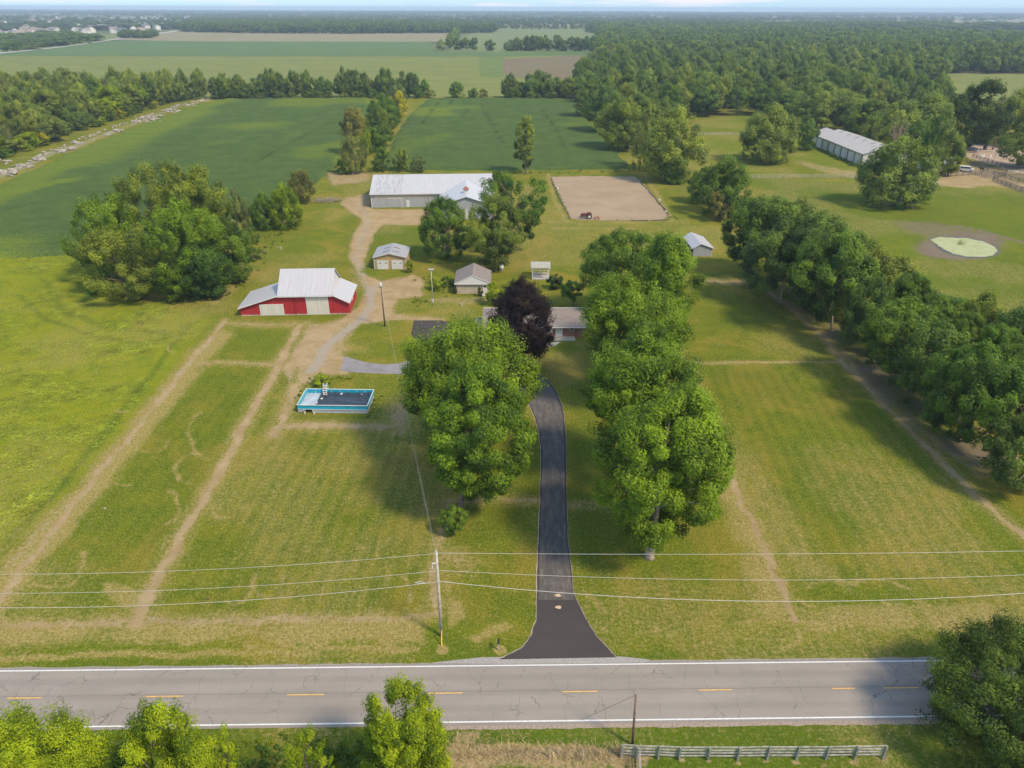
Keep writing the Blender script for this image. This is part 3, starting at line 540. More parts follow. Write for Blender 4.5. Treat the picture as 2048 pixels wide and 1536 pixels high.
CF = PX([(858,198),(1000,197),(1148,200),(1175,240),(1215,285),(1260,338),(1000,341),(765,340),(790,275),(820,230)])
def cfm(Q, Qw, s):
    a = vnoise(Q, 0.02, 14, 3); y = 0.8*poly_mask(Qw, [(850,200),(960,204),(1000,225),(900,235),(835,235)], 14)*vnoise(Q, 0.06, 15)*1.5+0.6*sstep(a, 0.6, 0.75)
    dk = np.zeros(len(Q))
    for pts in ([(880,203),(845,250)], [(868,215),(860,228)], [(935,218),(925,240)], [(960,210),(985,250),(1005,290)], [(1085,222),(1112,262),(1130,300)], [(905,203),(900,212)]): MX(dk, line_mask(Qw, pts, 1.5, 0.9)*sstep(vnoise(Q, 0.2, 4), 0.35, 0.6))
    return np.clip(y, 0, 1), dk
crop('soybean_field', CF, 1.6, cfm, 'rectangular soybean field behind the white barn')

# ---------------------------------------------------------------- road
A, B = G(0, 1342), G(1985, 1320); rdir = (B-A).normalized(); rn = Vector((-rdir.y, rdir.x, 0))     # rn points away from the camera
c0 = G(1024, 1331); c1 = G(1024, 1443); RW = (c0-c1).dot(rn)
RO = c1+rn*(RW/2); RO.z = 0; rang = math.atan2(rdir.y, rdir.x)
def asphalt(name, base, crack=True, lane=True):
    m, n, l, b = new_mat(name); tc = n.new('ShaderNodeTexCoord'); co = tc.outputs['Object']
    f = noise(n, l, 14.0, 4, 0.75, co); g = noise(n, l, 0.35, 4, 0.6, co, (0.25, 1, 1)); sp = n.new('ShaderNodeSeparateXYZ'); l.new(co, sp.inputs[0])
    o = mixc(n, l, smooth(n, l, g, 0.3, 0.7), tuple(c*0.90 for c in base), tuple(c*1.06 for c in base))
    o = mixc(n, l, mathn(n, l, 'MULTIPLY', smooth(n, l, f, 0.4, 0.75), 0.3), o, tuple(c*0.62 for c in base))
    if lane:    # darker wheel paths and oil line
        w = mathn(n, l, 'COSINE', mathn(n, l, 'MULTIPLY', sp.outputs[1], 2*math.pi/1.65))
        o = mixc(n, l, mathn(n, l, 'MULTIPLY', smooth(n, l, w, -0.4, 0.9), 0.30), o, tuple(c*0.70 for c in base))
    if crack:
        wv = n.new('ShaderNodeTexNoise'); wv.inputs['Scale'].default_value = 1.6; wv.inputs['Detail'].default_value = 4; l.new(co, wv.inputs['Vector'])
        vm = n.new('ShaderNodeVectorMath'); vm.operation = 'SCALE'; l.new(wv.outputs['Color'], vm.inputs[0]); vm.inputs['Scale'].default_value = 1.1
        va = n.new('ShaderNodeVectorMath'); va.operation = 'ADD'; l.new(co, va.inputs[0]); l.new(vm.outputs[0], va.inputs[1])
        mp = n.new('ShaderNodeMapping'); mp.inputs['Scale'].default_value = (0.55, 0.30, 0.0); l.new(va.outputs[0], mp.inputs[0])
        v = n.new('ShaderNodeTexVoronoi'); v.feature = 'DISTANCE_TO_EDGE'; v.inputs['Scale'].default_value = 1.0; l.new(mp.outputs[0], v.inputs['Vector'])
        ck = mathn(n, l, 'SUBTRACT', 1.0, smooth(n, l, v.outputs['Distance'], 0.002, 0.014)); patch = smooth(n, l, noise(n, l, 0.33, 3, 0.6, co), 0.44, 0.60)
        ck = mathn(n, l, 'MULTIPLY', ck, patch)
        jl = n.new('ShaderNodeTexNoise'); jl.inputs['Scale'].default_value = 0.9; l.new(co, jl.inputs['Vector'])      # the crack along the middle joint
        yy = mathn(n, l, 'ADD', sp.outputs[1], mathn(n, l, 'MULTIPLY', mathn(n, l, 'SUBTRACT', jl.outputs['Fac'], 0.5), 0.25)); jc = mathn(n, l, 'SUBTRACT', 1.0, smooth(n, l, mathn(n, l, 'ABSOLUTE', mathn(n, l, 'SUBTRACT', yy, 0.12)), 0.01, 0.04))
        ck = mathn(n, l, 'MAXIMUM', ck, mathn(n, l, 'MULTIPLY', jc, 0.7))
        o = mixc(n, l, mathn(n, l, 'MULTIPLY', ck, 0.62), o, (0.07, 0.06, 0.055))
    l.new(o, b.inputs['Base Color']); b.inputs['Roughness'].default_value = 0.9; b.inputs['Specular IOR Level'].default_value = 0.12; bump(n, l, b, f, 0.3, 0.01); return m
M['road'] = asphalt('worn_pale_asphalt', (0.268, 0.236, 0.206))
M['drive'] = asphalt('dark_asphalt', (0.062, 0.053, 0.052), False, False)
road = MB(); nseg = 160; L = 160
for j in range(nseg):
    x0, x1 = -L+2*L*j/nseg, -L+2*L*(j+1)/nseg
    road.add([(x0, -RW/2-0.35, 0.012), (x1, -RW/2-0.35, 0.012), (x1, 0, 0.05), (x1, RW/2+0.30, 0.012), (x0, RW/2+0.30, 0.012), (x0, 0, 0.05)], [(0, 1, 2, 5), (5, 2, 3, 4)])
ro = road.build('road', M['road'], None, loc=(RO.x, RO.y, 0), kind='structure', label='pale cracked two-lane country road'); ro.rotation_euler = (0, 0, rang)
def rz_at(y): return 0.05-0.038*abs(y)/(RW/2+0.33)
M['line_white'] = plain('worn_white_line', (0.62, 0.62, 0.61), 0.6, 0.05, 3.0, dirt=(0.30, 0.27, 0.24), dirt_amt=0.95); M['line_yellow'] = plain('worn_yellow_line', (0.62, 0.36, 0.10), 0.6, 0.1, 3.0, dirt=(0.36, 0.30, 0.24), dirt_amt=0.5)
for s in (1, -1):
    mb = MB(); y0, y1 = s*RW/2-0.07, s*RW/2+0.07
    mb.add([(-L, y0, rz_at(y0)+0.005), (L, y0, rz_at(y0)+0.005), (L, y1, rz_at(y1)+0.005), (-L, y1, rz_at(y1)+0.005)], [(0, 1, 2, 3)]); mb.build('edge_line', M['line_white'], ro, label='white edge line on the %s side' % ('far' if s > 0 else 'near'))
inv = Matrix.Rotation(-rang, 3, 'Z')
def rl(px, py): return inv@(G(px, py)-RO)
dashme = None
for k, (a, b_) in enumerate(((20,88),(293,368),(575,648),(855,925),(1125,1197),(1400,1468),(1670,1716),(1775,1846),(1920,1990))):
    xa, xb = rl(a, 1390).x, rl(b_, 1390).x
    mb = MB(); mb.add([(xa, -0.09, 0.0545), (xb, -0.09, 0.0545), (xb, 0.03, 0.0545), (xa, 0.03, 0.0545)], [(0, 1, 2, 3)]); mb.build('centre_dash', M['line_yellow'], ro)
# gravel shoulders
def shoulder(y0, y1, x0, x1, name, c, label, seed):
    r = random.Random(seed); mb = MB(); n_ = 260; top = []; 
    for i in range(n_+1):
        x = x0+(x1-x0)*i/n_; w = y1+r.uniform(-0.07, 0.07)*(1 if i not in (0, n_) else 0); top.append((x, w))
    for i in range(n_):
        mb.add([(top[i][0], y0, 0.008), (top[i+1][0], y0, 0.008), (top[i+1][0], top[i+1][1], 0.008), (top[i][0], top[i][1], 0.008)], [(0, 1, 2, 3)])
    o = mb.build(name, plain(name, c, 0.95, 0.16, 5.0, dirt=(0.16, 0.13, 0.09), dirt_amt=0.4), kind='structure', label=label, loc=(RO.x, RO.y, 0)); o.rotation_euler = (0, 0, rang)
shoulder(-RW/2-0.3, -RW/2-0.75, rl(760, 1450).x, L, 'gravel_shoulder', (0.30, 0.235, 0.185), 'brown gravel strip along the near edge of the road', 3)
shoulder(RW/2+0.25, RW/2+0.42, -L, L, 'gravel_shoulder', (0.26, 0.235, 0.20), 'thin gravel strip along the far edge of the road', 4)
apr = MB(); apr.poly([(x, y, 0.016) for x, y in PX([(860,1326),(905,1321),(960,1315),(1005,1314),(1240,1313),(1300,1319),(1290,1325),(1000,1328)])]); apr.build('gravel_apron', plain('apron', (0.30, 0.275, 0.26), 0.95, 0.1, 4.0), kind='structure', label='grey gravel between the driveway and the road')

# driveway and its spurs
def strip(left, right, z, jag=0.12, seed=1, sub=6):
    r = random.Random(seed); mb = MB(); Lp, Rp = PX(left), PX(right)
    def dens(p):
        o = []
        for (a, b2) in zip(p[:-1], p[1:]):
            for i in range(sub): t = i/sub; o.append([a[0]*(1-t)+b2[0]*t, a[1]*(1-t)+b2[1]*t])
        return o+[list(p[-1])]
    Lp, Rp = dens(Lp), dens(Rp)
    for _ in range(3):
        for q in (Lp, Rp):
            c = [list(p) for p in q]
            for i in range(1, len(q)-1): q[i] = [(c[i-1][k]+2*c[i][k]+c[i+1][k])/4 for k in (0, 1)]
    for p in Lp[1:-1]+Rp[1:-1]: p[0] += r.uniform(-jag, jag)
    for i in range(len(Lp)-1): mb.add([(*Lp[i], z), (*Rp[i], z), (*Rp[i+1], z), (*Lp[i+1], z)], [(0, 1, 2, 3)])
    return mb, Lp, Rp
dl = [(998,1319),(1020,1308),(1045,1296),(1062,1272),(1074,1235),(1074,1180),(1076,1100),(1080,1000),(1082,900),(1077,860),(1068,830),(1050,795),(1010,765),(960,745),(900,722),(858,702)]
dr = [(1232,1315),(1215,1297),(1192,1272),(1170,1235),(1148,1190),(1142,1140),(1136,1080),(1133,1000),(1133,900),(1130,850),(1126,815),(1112,780),(1090,755),(1060,738),(1020,715),(960,690)]
mb, Lp, Rp = strip(dl, dr, 0.022, 0.06); mb.build('driveway', M['drive'], kind='structure', label='long dark asphalt driveway curving up to the house')
# sandy joint along the driveway's edges
for q, s, c, lb in ((Lp, -1, (0.36, 0.30, 0.22), 'left'), (Rp, 1, (0.24, 0.185, 0.15), 'right')):
    e = MB(); rr = random.Random(5)
    w = [0.03+rr.random()*0.10 for _ in q]
    for i in range(len(q)-1): e.add([(q[i][0]-0.02*s, q[i][1], 0.018), (q[i+1][0]-0.02*s, q[i+1][1], 0.018), (q[i+1][0]+w[i+1]*s, q[i+1][1]+0.05, 0.018), (q[i][0]+w[i]*s, q[i][1]+0.05, 0.018)], [(0, 1, 2, 3)])
    e.build('driveway_edge', plain('edge_'+lb, c, 0.95, 0.1, 3.0), kind='structure', label='sandy %s edge of the driveway' % lb)
# faded tan tyre dust on the driveway
m, n, l, b = new_mat('dusty_asphalt'); f = noise(n, l, 0.75, 7, 0.8, sc3=(1.8, 0.5, 1)); f2 = noise(n, l, 1.0, 3, 0.6, sc3=(3.0, 0.05, 1)); t = noise(n, l, 16, 3, 0.7)
o_ = mixc(n, l, mathn(n, l, 'MULTIPLY', smooth(n, l, f, 0.42, 0.68), 0.85), (0.072, 0.064, 0.060), (0.165, 0.136, 0.116)); o_ = mixc(n, l, mathn(n, l, 'MULTIPLY', smooth(n, l, f2, 0.5, 0.7), 0.35), o_, (0.050, 0.044, 0.043)); o_ = mixc(n, l, mathn(n, l, 'MULTIPLY', smooth(n, l, t, 0.5, 0.8), 0.3), o_, (0.04, 0.04, 0.045)); l.new(o_, b.inputs['Base Color']); b.inputs['Roughness'].default_value = 0.9
d2l = [(1075,1200),(1076,1100),(1080,1000),(1082,900),(1077,860),(1068,830),(1050,795),(1010,765)]; d2r = [(1152,1200),(1138,1100),(1133,1000),(1133,900),(1130,850),(1126,815),(1112,780),(1090,755)]
mb, _, _ = strip([(p[0]+3, p[1]) for p in d2l], [(p[0]-4, p[1]) for p in d2r], 0.027, 0.05); mb.build('driveway_wear', m, kind='structure', label='dusty worn stretch of the driveway')
mb, _, _ = strip([(858,702),(840,712),(815,722),(800,727),(770,729),(740,726),(710,719),(690,712)], [(960,745),(900,752),(860,756),(820,750),(790,748),(750,747),(710,745),(680,741)], 0.020, 0.1)
M['old_asphalt'] = plain('old_grey_asphalt', (0.21, 0.195, 0.20), 0.9, 0.1, 0.5, dirt=(0.30, 0.24, 0.19), dirt_amt=0.7, obj=False); mb.build('driveway_loop', M['old_asphalt'], kind='structure', label='old grey asphalt spur leading to the gravel track')
mb = MB(); mb.poly([(x, y, 0.03) for x, y in PX([(822,668),(828,641),(882,641),(950,655),(985,690),(965,735),(900,722),(850,702)])]); mb.build('parking_pad', M['drive'], kind='structure', label='dark asphalt pad left of the house')
for px, py in ((1116,1191), (1117,1215)):
    p = G(px, py); mb = MB(); mb.poly([(0.32*math.cos(a)*(1+0.25*math.sin(3*a+px)), 0.22*math.sin(a), 0.03) for a in [k*math.pi/5 for k in range(10)]]); mb.prism([(0.32*math.cos(a)*(1+0.25*math.sin(3*a+px)), 0.22*math.sin(a), 0.0) for a in [k*math.pi/5 for k in range(10)]], (0, 0, 0.029))
    mb.build('flat_stone', plain('tan_stone', (0.52, 0.38, 0.26), 0.9, 0.08, 3), loc=(p.x, p.y, 0.022), label='tan stone lying on the driveway, the %s of two' % ('farther' if py < 1200 else 'nearer'), cat='stone', group='stones on the driveway')
# sand arena
m, n, l, b = new_mat('raked_sand'); f = noise(n, l, 0.9, 5, 0.7, dist=2.5); g = noise(n, l, 0.09, 3, 0.6); t = noise(n, l, 5.0, 3, 0.7, sc3=(1, 2.2, 1)); o_ = mixc(n, l, smooth(n, l, g, 0.3, 0.7), (0.265, 0.190, 0.112), (0.325, 0.238, 0.145)); o_ = mixc(n, l, mathn(n, l, 'MULTIPLY', smooth(n, l, f, 0.48, 0.62), 0.4), o_, (0.22, 0.165, 0.105)); o_ = mixc(n, l, mathn(n, l, 'MULTIPLY', smooth(n, l, t, 0.5, 0.75), 0.4), o_, (0.20, 0.15, 0.095)); l.new(o_, b.inputs['Base Color']); b.inputs['Roughness'].default_value = 0.95; bump(n, l, b, f, 0.8, 0.15); M['sand'] = m
def rough_poly(name, pxp, z, mat, label, seed, amp=0.4, step=1.5, kind='structure'):
    r = random.Random(seed); p = PX(pxp); o = []
    for a, b2 in zip(p, p[1:]+[p[0]]):
        L_ = math.hypot(b2[0]-a[0], b2[1]-a[1]); k = max(1, int(L_/step))
        for i in range(k): t = i/k; o.append((a[0]*(1-t)+b2[0]*t+r.uniform(-amp, amp), a[1]*(1-t)+b2[1]*t+r.uniform(-amp, amp), z))
    mb = MB(); mb.poly(o); return mb.build(name, mat, kind=kind, label=label)
rough_poly('sand_arena', [(1102,354),(1180,352),(1272,354),(1290,372),(1315,405),(1341,432),(1318,440),(1240,441),(1160,440),(1141,436),(1128,405),(1112,375)], 0.03, M['sand'], 'raked sand riding arena behind the farmhouse', 2, 0.5)
m2, n, l, b = new_mat('paddock_sand'); f = noise(n, l, 0.5, 4, 0.6); l.new(mixc(n, l, f, (0.30, 0.21, 0.14), (0.38, 0.28, 0.20)), b.inputs['Base Color']); b.inputs['Roughness'].default_value = 0.95
rough_poly('riding_ring', [(1905,286),(1960,283),(2010,290),(2060,305),(2100,330),(2060,350),(2030,345),(1985,330),(1925,312)], 0.04, m2, 'tan sand ring with horse jumps at the right', 3, 0.6)
m, n, l, b = new_mat('duckweed_pond'); f = noise(n, l, 0.35, 5, 0.65, dist=1); l.new(mixc(n, l, smooth(n, l, f, 0.35, 0.6), (0.29, 0.31, 0.15), (0.35, 0.36, 0.19)), b.inputs['Base Color']); b.inputs['Roughness'].default_value = 0.75; b.inputs['Specular IOR Level'].default_value = 0.2
rough_poly('pond', [(1861,478),(1880,474),(1905,475),(1935,477),(1965,483),(1988,493),(1994,502),(1985,511),(1960,514),(1930,513),(1905,507),(1880,494)], 0.03, m, 'small pond covered in pale green algae', 4, 0.35, 1.2)
m, n, l, b = new_mat('pond_rim_water'); b.inputs['Base Color'].default_value = (0.07, 0.06, 0.045, 1); b.inputs['Roughness'].default_value = 0.5
rough_poly('pond_edge', [(1858,477),(1880,472),(1905,473),(1935,475),(1967,481),(1994,493),(2000,503),(1990,513),(1960,516),(1928,515),(1900,509),(1876,496)], 0.02, m, 'dark muddy water line round the pond', 5, 0.3, 1.2)
# distant road
mb, _, _ = strip([(-120,118),(0,105.5),(60,100),(120,94),(180,86),(225,78.5),(300,69),(352,61)], [(-120,121),(0,107.8),(60,102),(120,95.6),(180,87.4),(232,79.6),(306,70),(362,62)], 0.45, 0.0); mb.build('far_road', plain('far_road', (0.36, 0.34, 0.31), 0.9, 0.05, 0.1), kind='structure', label='pale road running past the suburb in the distance')
# ---------------------------------------------------------------- foliage
def unit(v): return v/np.maximum(np.linalg.norm(v, axis=-1, keepdims=True), 1e-9)
def leaf_quads(name, P, Nn, size, tone, mat, asp=0.62):
    n = len(P); r = np.random.default_rng(n)
    t = unit(np.cross(Nn, unit(r.normal(size=(n, 3))))); b = np.cross(Nn, t); s = size[:, None]
    V = np.stack([P-t*s-b*s*asp*0.9, P+t*s*1.1+Nn*s*0.15, P-t*s*0.9+b*s*asp*1.1], 1).reshape(-1, 3)
    me = bpy.data.meshes.new(name); me.vertices.add(3*n); me.vertices.foreach_set('co', V.reshape(-1).astype(np.float32))
    me.loops.add(3*n); me.loops.foreach_set('vertex_index', np.arange(3*n, dtype=np.int32))
    me.polygons.add(n); me.polygons.foreach_set('loop_start', np.arange(0, 3*n, 3, dtype=np.int32)); me.polygons.foreach_set('loop_total', np.full(n, 3, np.int32))
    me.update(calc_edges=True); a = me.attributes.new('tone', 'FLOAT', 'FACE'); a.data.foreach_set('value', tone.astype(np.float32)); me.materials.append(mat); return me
LEAFN, LEAFS = 1.75, 0.78
def crown_points(rx, rz, nclump, per, crad, seed, up=0.45, lob=0.06, spray=0.5, squash=0.8, shape='oval', lean=(0, 0), nlobe=None):
    """leaves in sprays, sprays on the outside of big limbs' lobes, lobes filling an uneven envelope"""
    r = np.random.default_rng(seed); R0 = np.array([rx, rx, rz]); nl = nlobe or max(9, int(11+nclump/12))
    ld = unit(r.normal(size=(nl*3, 3))+np.array([0, 0, 0.15])); keep = [0]
    for i in range(1, len(ld)):                       # spread the lobes out
        if len(keep) < nl and min(np.linalg.norm(ld[i]-ld[j]) for j in keep) > 1.9/math.sqrt(nl): keep.append(i)
    ld = ld[keep]; nl = len(ld); h = (ld[:, 2]+1)/2
    prof = dict(pear=[1.0, 1.05, 0.92, 0.62, 0.40], vase=[0.5, 0.8, 1.0, 1.05, 0.8], dome=[0.95, 1.1, 1.08, 0.9, 0.6], oval=[0.85, 1.0, 1.05, 0.95, 0.7], full=[0.95, 1.1, 1.15, 1.25, 1.2])[shape]
    w = np.interp(h, [0, 0.25, 0.5, 0.8, 1], prof)
    lf = r.uniform(0.50, 0.70, nl)+lob*r.uniform(-0.35, 0.5, nl); lr = r.uniform(0.36, 0.52, nl)*(1.0 if nl < 14 else 0.88)
    if nl > 22: lf = r.uniform(0.58, 0.68, nl); lr = r.uniform(0.30, 0.40, nl)
    LC = ld*lf[:, None]; LC[:, :2] *= w[:, None]
    k0 = r.integers(0, nl, nclump); inner = r.random(nclump) < 0.10
    cd = unit(r.normal(size=(nclump, 3))*0.85+ld[k0]*0.95+np.array([0, 0, 0.25])); C = LC[k0]+cd*lr[k0][:, None]*r.uniform(0.75, 1.0, nclump)[:, None]
    C[inner] = LC[k0][inner]*r.uniform(0.2, 0.8, inner.sum())[:, None]; C *= R0; K = nclump
    out = unit(cd*0.8+unit(C/R0)*0.5); axis = unit(out*0.8+np.array([0, 0, up]))
    cr_ = crad*(0.45+0.6*r.random(K)); ltone = r.normal(0, 0.10, nl); ctone = np.clip(0.42+ltone[k0]+r.normal(0, 0.20, K)+0.10*cd[:, 2], 0.02, 0.95)  # upward-facing sprays lighter: light from above put into the tone
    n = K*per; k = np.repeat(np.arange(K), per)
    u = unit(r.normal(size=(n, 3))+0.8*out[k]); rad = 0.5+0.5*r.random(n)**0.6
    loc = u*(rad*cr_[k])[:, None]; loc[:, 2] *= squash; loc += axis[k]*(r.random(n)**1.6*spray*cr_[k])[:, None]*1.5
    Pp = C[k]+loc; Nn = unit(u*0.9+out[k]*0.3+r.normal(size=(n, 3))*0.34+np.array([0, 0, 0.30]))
    tone = np.clip(ctone[k]+r.normal(0, 0.17, n)+0.30*(rad-0.75), 0, 1)  # inner leaves darker, outer ones lighter: shade in the gaps painted into the tone
    q = np.percentile(np.hypot(Pp[:, 0], Pp[:, 1])/rx, 97.5); Pp[:, :2] /= q; C[:, :2] /= q
    zt, zb = np.percentile(Pp[:, 2], 99.3), np.percentile(Pp[:, 2], 0.7); s_ = 2*rz/(zt-zb); m_ = (zt+zb)/2; Pp[:, 2] = (Pp[:, 2]-m_)*s_; C[:, 2] = (C[:, 2]-m_)*s_
    Pp[:, 0] += lean[0]*Pp[:, 2]/rz; Pp[:, 1] += lean[1]*Pp[:, 2]/rz
    return Pp, Nn, tone, C, cr_
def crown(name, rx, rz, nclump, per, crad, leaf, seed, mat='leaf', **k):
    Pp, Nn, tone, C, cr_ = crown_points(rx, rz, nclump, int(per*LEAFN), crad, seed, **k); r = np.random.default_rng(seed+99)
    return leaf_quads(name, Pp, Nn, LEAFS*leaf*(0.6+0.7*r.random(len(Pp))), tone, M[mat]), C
def trunk_mesh(name, H, r0, Cc, C, rx, rz, limbs, seed, mat='bark', fork=0.35):
    "trunk from the origin with limbs reaching to clump centres C about the crown centre Cc"
    r = random.Random(seed); mb = MB(); Cc = Vector(Cc); base = Vector((0, 0, -0.1)); low = Cc.z-rz*0.75
    top = Vector((Cc.x*0.7, Cc.y*0.7, Cc.z+rz*0.35)); fz = max(0.12*H, min(low, H*0.4))
    pts = [base, Vector((0, 0, 0.35)), Vector((Cc.x*0.15+r.uniform(-.1, .1), Cc.y*0.15, fz*0.6)), Vector((Cc.x*0.35+r.uniform(-.2, .2), Cc.y*0.35, fz+0.15*(top.z-fz))), Vector((Cc.x*0.6, Cc.y*0.6, fz+0.5*(top.z-fz))), top]
    mb.tube(pts, [r0*1.45, r0*1.05, r0*0.85, r0*0.62, r0*0.36, r0*0.08], 8)
    idx = list(range(len(C))); r.shuffle(idx)
    for i in idx[:limbs]:
        e = Cc+Vector(C[i]); t = max(0.15, min(0.9, (e.z-fz)/max(0.1, top.z-fz)*0.55)); s = Vector((Cc.x*(0.3+0.3*t), Cc.y*(0.3+0.3*t), fz+t*(top.z-fz)*0.7-0.2)); m = s.lerp(e, 0.5)+Vector((r.uniform(-.3, .3), r.uniform(-.3, .3), 0.10*(e-s).length)); rr = r0*r.uniform(0.22, 0.42)
        mb.tube([s, m, e], [rr, rr*0.6, rr*0.12], 5, False)
    return mb.mesh(name, M[mat], True)

# shared prototypes (nominal half-sizes 5 x 5 m), full detail falls with distance
PROTO = {}
def proto(kind, n, **k):
    L_ = []
    for i in range(n):
        me, C = crown('%s_crown' % kind, 5, 5, seed=hash((len(kind), i)) % 1000+i*13+len(kind)*7, **k); tr = trunk_mesh(kind+'_trunk', 10, 0.32, (0, 0, 6.5), C, 5, 5, 12, i+5, 'bark'); L_.append((me, tr))
    PROTO[kind] = L_
proto('broad', 5, nclump=110, per=62, crad=1.5, leaf=0.26, shape='oval', lob=0.06)
proto('dome', 3, nclump=190, per=70, crad=1.25, leaf=0.20, shape='dome', lob=0.15)
proto('tall', 4, nclump=90, per=60, crad=1.35, leaf=0.25, shape='pear', spray=1.2, up=1.2)
proto('far', 5, nclump=42, per=34, crad=1.9, leaf=0.46, shape='oval', lob=0.08)
proto('shrub', 3, nclump=60, per=60, crad=1.5, leaf=0.30, shape='dome', spray=0.9)
COL = dict(maple=(0.118, 0.195, 0.018), bright=(0.165, 0.235, 0.010), deep=(0.086, 0.156, 0.026), dark=(0.050, 0.085, 0.020), olive=(0.132, 0.182, 0.036), willow=(0.150, 0.205, 0.052), grey=(0.130, 0.165, 0.070), yellow=(0.27, 0.28, 0.016), wood=(0.098, 0.160, 0.036), wood2=(0.098, 0.158, 0.042), wood3=(0.078, 0.128, 0.028), brown=(0.140, 0.150, 0.050), purple=(0.024, 0.013, 0.019), spruce=(0.035, 0.05, 0.025))
def settone(o, c, j=0.10, rr=random):
    k = 1+rr.uniform(-j, j); o.color = (c[0]*k*(1+rr.uniform(-j, j)*0.6), c[1]*k, c[2]*k, 1)
def place_tree(kind, B, C, r, c, colr, name, label, cat, group=None, jit=0.08, trunk=True, mat=None):
    me, tr = random.choice(PROTO[kind]); t = empty(name, B, label=label, cat=cat, group=group)
    q = link('crown', me, t, (C.x-B.x, C.y-B.y, C.z)); q.scale = (r/5*1.0, r/5*1.0, c/5); q.rotation_euler = (0, 0, random.uniform(0, 6.28)); settone(q, COL[colr], jit)
    if trunk:
        w = link('trunk', tr, t, (0, 0, 0)); w.scale = (0.28+r/5*0.6, 0.28+r/5*0.6, max(0.2, (C.z)/6.5)); w.rotation_euler = (0, 0, random.uniform(0, 6.28))
    return t
def tree_px(kind, base, box, colr, name, label, cat='tree', group=None, trunk=True, jit=0.06):
    B, C, r, c = fit(base, box); return place_tree(kind, B, C, r*1.06, c*1.05, colr, name, label, cat, group, jit, trunk)
def hero(base, box, colr, name, label, cat='tree', nclump=200, per=200, crad=None, leaf=0.17, seed=1, mat='leaf', bark='bark', r0=0.35, limbs=30, group=None, sz=1.0, **k):
    B, C, r, c = fit(base, box); r *= 1.05; c *= 1.04*sz
    crad = crad or 0.22*(r+c)/2
    me, Cl = crown(name+'_crown', r, c, nclump, per, crad, leaf, seed, mat, **k)
    t = empty(name, B, label=label, cat=cat, group=group); rel = (C.x-B.x, C.y-B.y, C.z)
    q = link('crown', me, t, rel); settone(q, COL[colr], 0.0)
    link('trunk', trunk_mesh(name+'_trunk', C.z+c, r0, rel, Cl, r, c, limbs, seed, bark), t)
    return t

# the big yard trees
hero((942,905), (806,648,1066,862), 'maple', 'maple_tree', 'broad bright green maple left of the driveway bend, hiding the garage end of the house', nclump=330, per=190, leaf=0.19, seed=3, nlobe=30, shape='full', spray=1.0, up=1.0, crad=1.7, r0=0.45, limbs=46, lob=0.08)
hero((922,1024), (852,742,1056,1002), 'maple', 'maple_tree', 'narrow leafy maple left of the driveway with a round shrub at its foot', nclump=230, per=190, leaf=0.17, seed=4, shape='oval', crad=1.45, r0=0.33, limbs=30, lob=0.06)
hero((1298,1114), (1200,788,1454,1076), 'maple', 'maple_tree', 'large full maple nearest the road, right of the driveway, with its pale trunk showing', nclump=330, per=220, leaf=0.16, seed=5, nlobe=30, shape='full', crad=1.6, bark='pale_bark', r0=0.5, limbs=30, lob=0.08)
hero((1280,960), (1178,665,1390,900), 'maple', 'maple_tree', 'tall feathery maple directly behind the nearest tree right of the driveway', nclump=240, per=170, leaf=0.19, seed=6, shape='oval', spray=1.0, crad=1.6, r0=0.35, limbs=46, lob=0.10)
hero((1262,800), (1168,560,1374,735), 'maple', 'maple_tree', 'spreading maple at the right end of the brick house', nclump=240, per=150, leaf=0.20, seed=7, shape='oval', spray=1.0, crad=1.7, r0=0.35, limbs=40, lob=0.10)
hero((1352,735), (1258,480,1402,690), 'maple', 'maple_tree', 'tall rounded tree beside the small paddock right of the house', nclump=210, per=140, leaf=0.22, seed=8, shape='dome', crad=1.8, limbs=18)
hero((1225,640), (1163,462,1345,600), 'deep', 'maple_tree', 'dark green tree behind the right end of the house', nclump=200, per=130, leaf=0.22, seed=9, shape='dome', crad=1.8, limbs=18)
hero((1045,735), (976,566,1108,712), 'purple', 'purple_maple_tree', 'dark purple-leaved maple in front of the brick house', nclump=320, per=140, leaf=0.15, seed=10, nlobe=36, shape='pear', mat='purple', crad=1.25, spray=0.7, limbs=16)
hero((890,517), (840,401,938,512), 'deep', 'yard_tree', 'dark green round tree in front of the white barn wing', nclump=150, per=120, leaf=0.22, seed=11, shape='dome', crad=1.5, bark='pale_bark', limbs=16)
hero((990,541), (932,398,1043,528), 'olive', 'yard_tree', 'yellowing oval tree beside the upright white tank', nclump=170, per=120, leaf=0.22, seed=12, shape='oval', crad=1.6, limbs=16)
hero((1018,508), (942,348,1112,478), 'deep', 'yard_tree', 'open-branched spreading tree overhanging the white barn roof', nclump=80, per=130, leaf=0.26, seed=13, shape='vase', crad=1.9, limbs=50, lob=0.45, r0=0.6)
hero((1052,347), (1029,240,1072,343), 'willow', 'lone_tree', 'slim solitary tree standing in the middle soybean field edge', nclump=90, per=70, leaf=0.33, seed=14, shape='oval', crad=1.6, limbs=14)
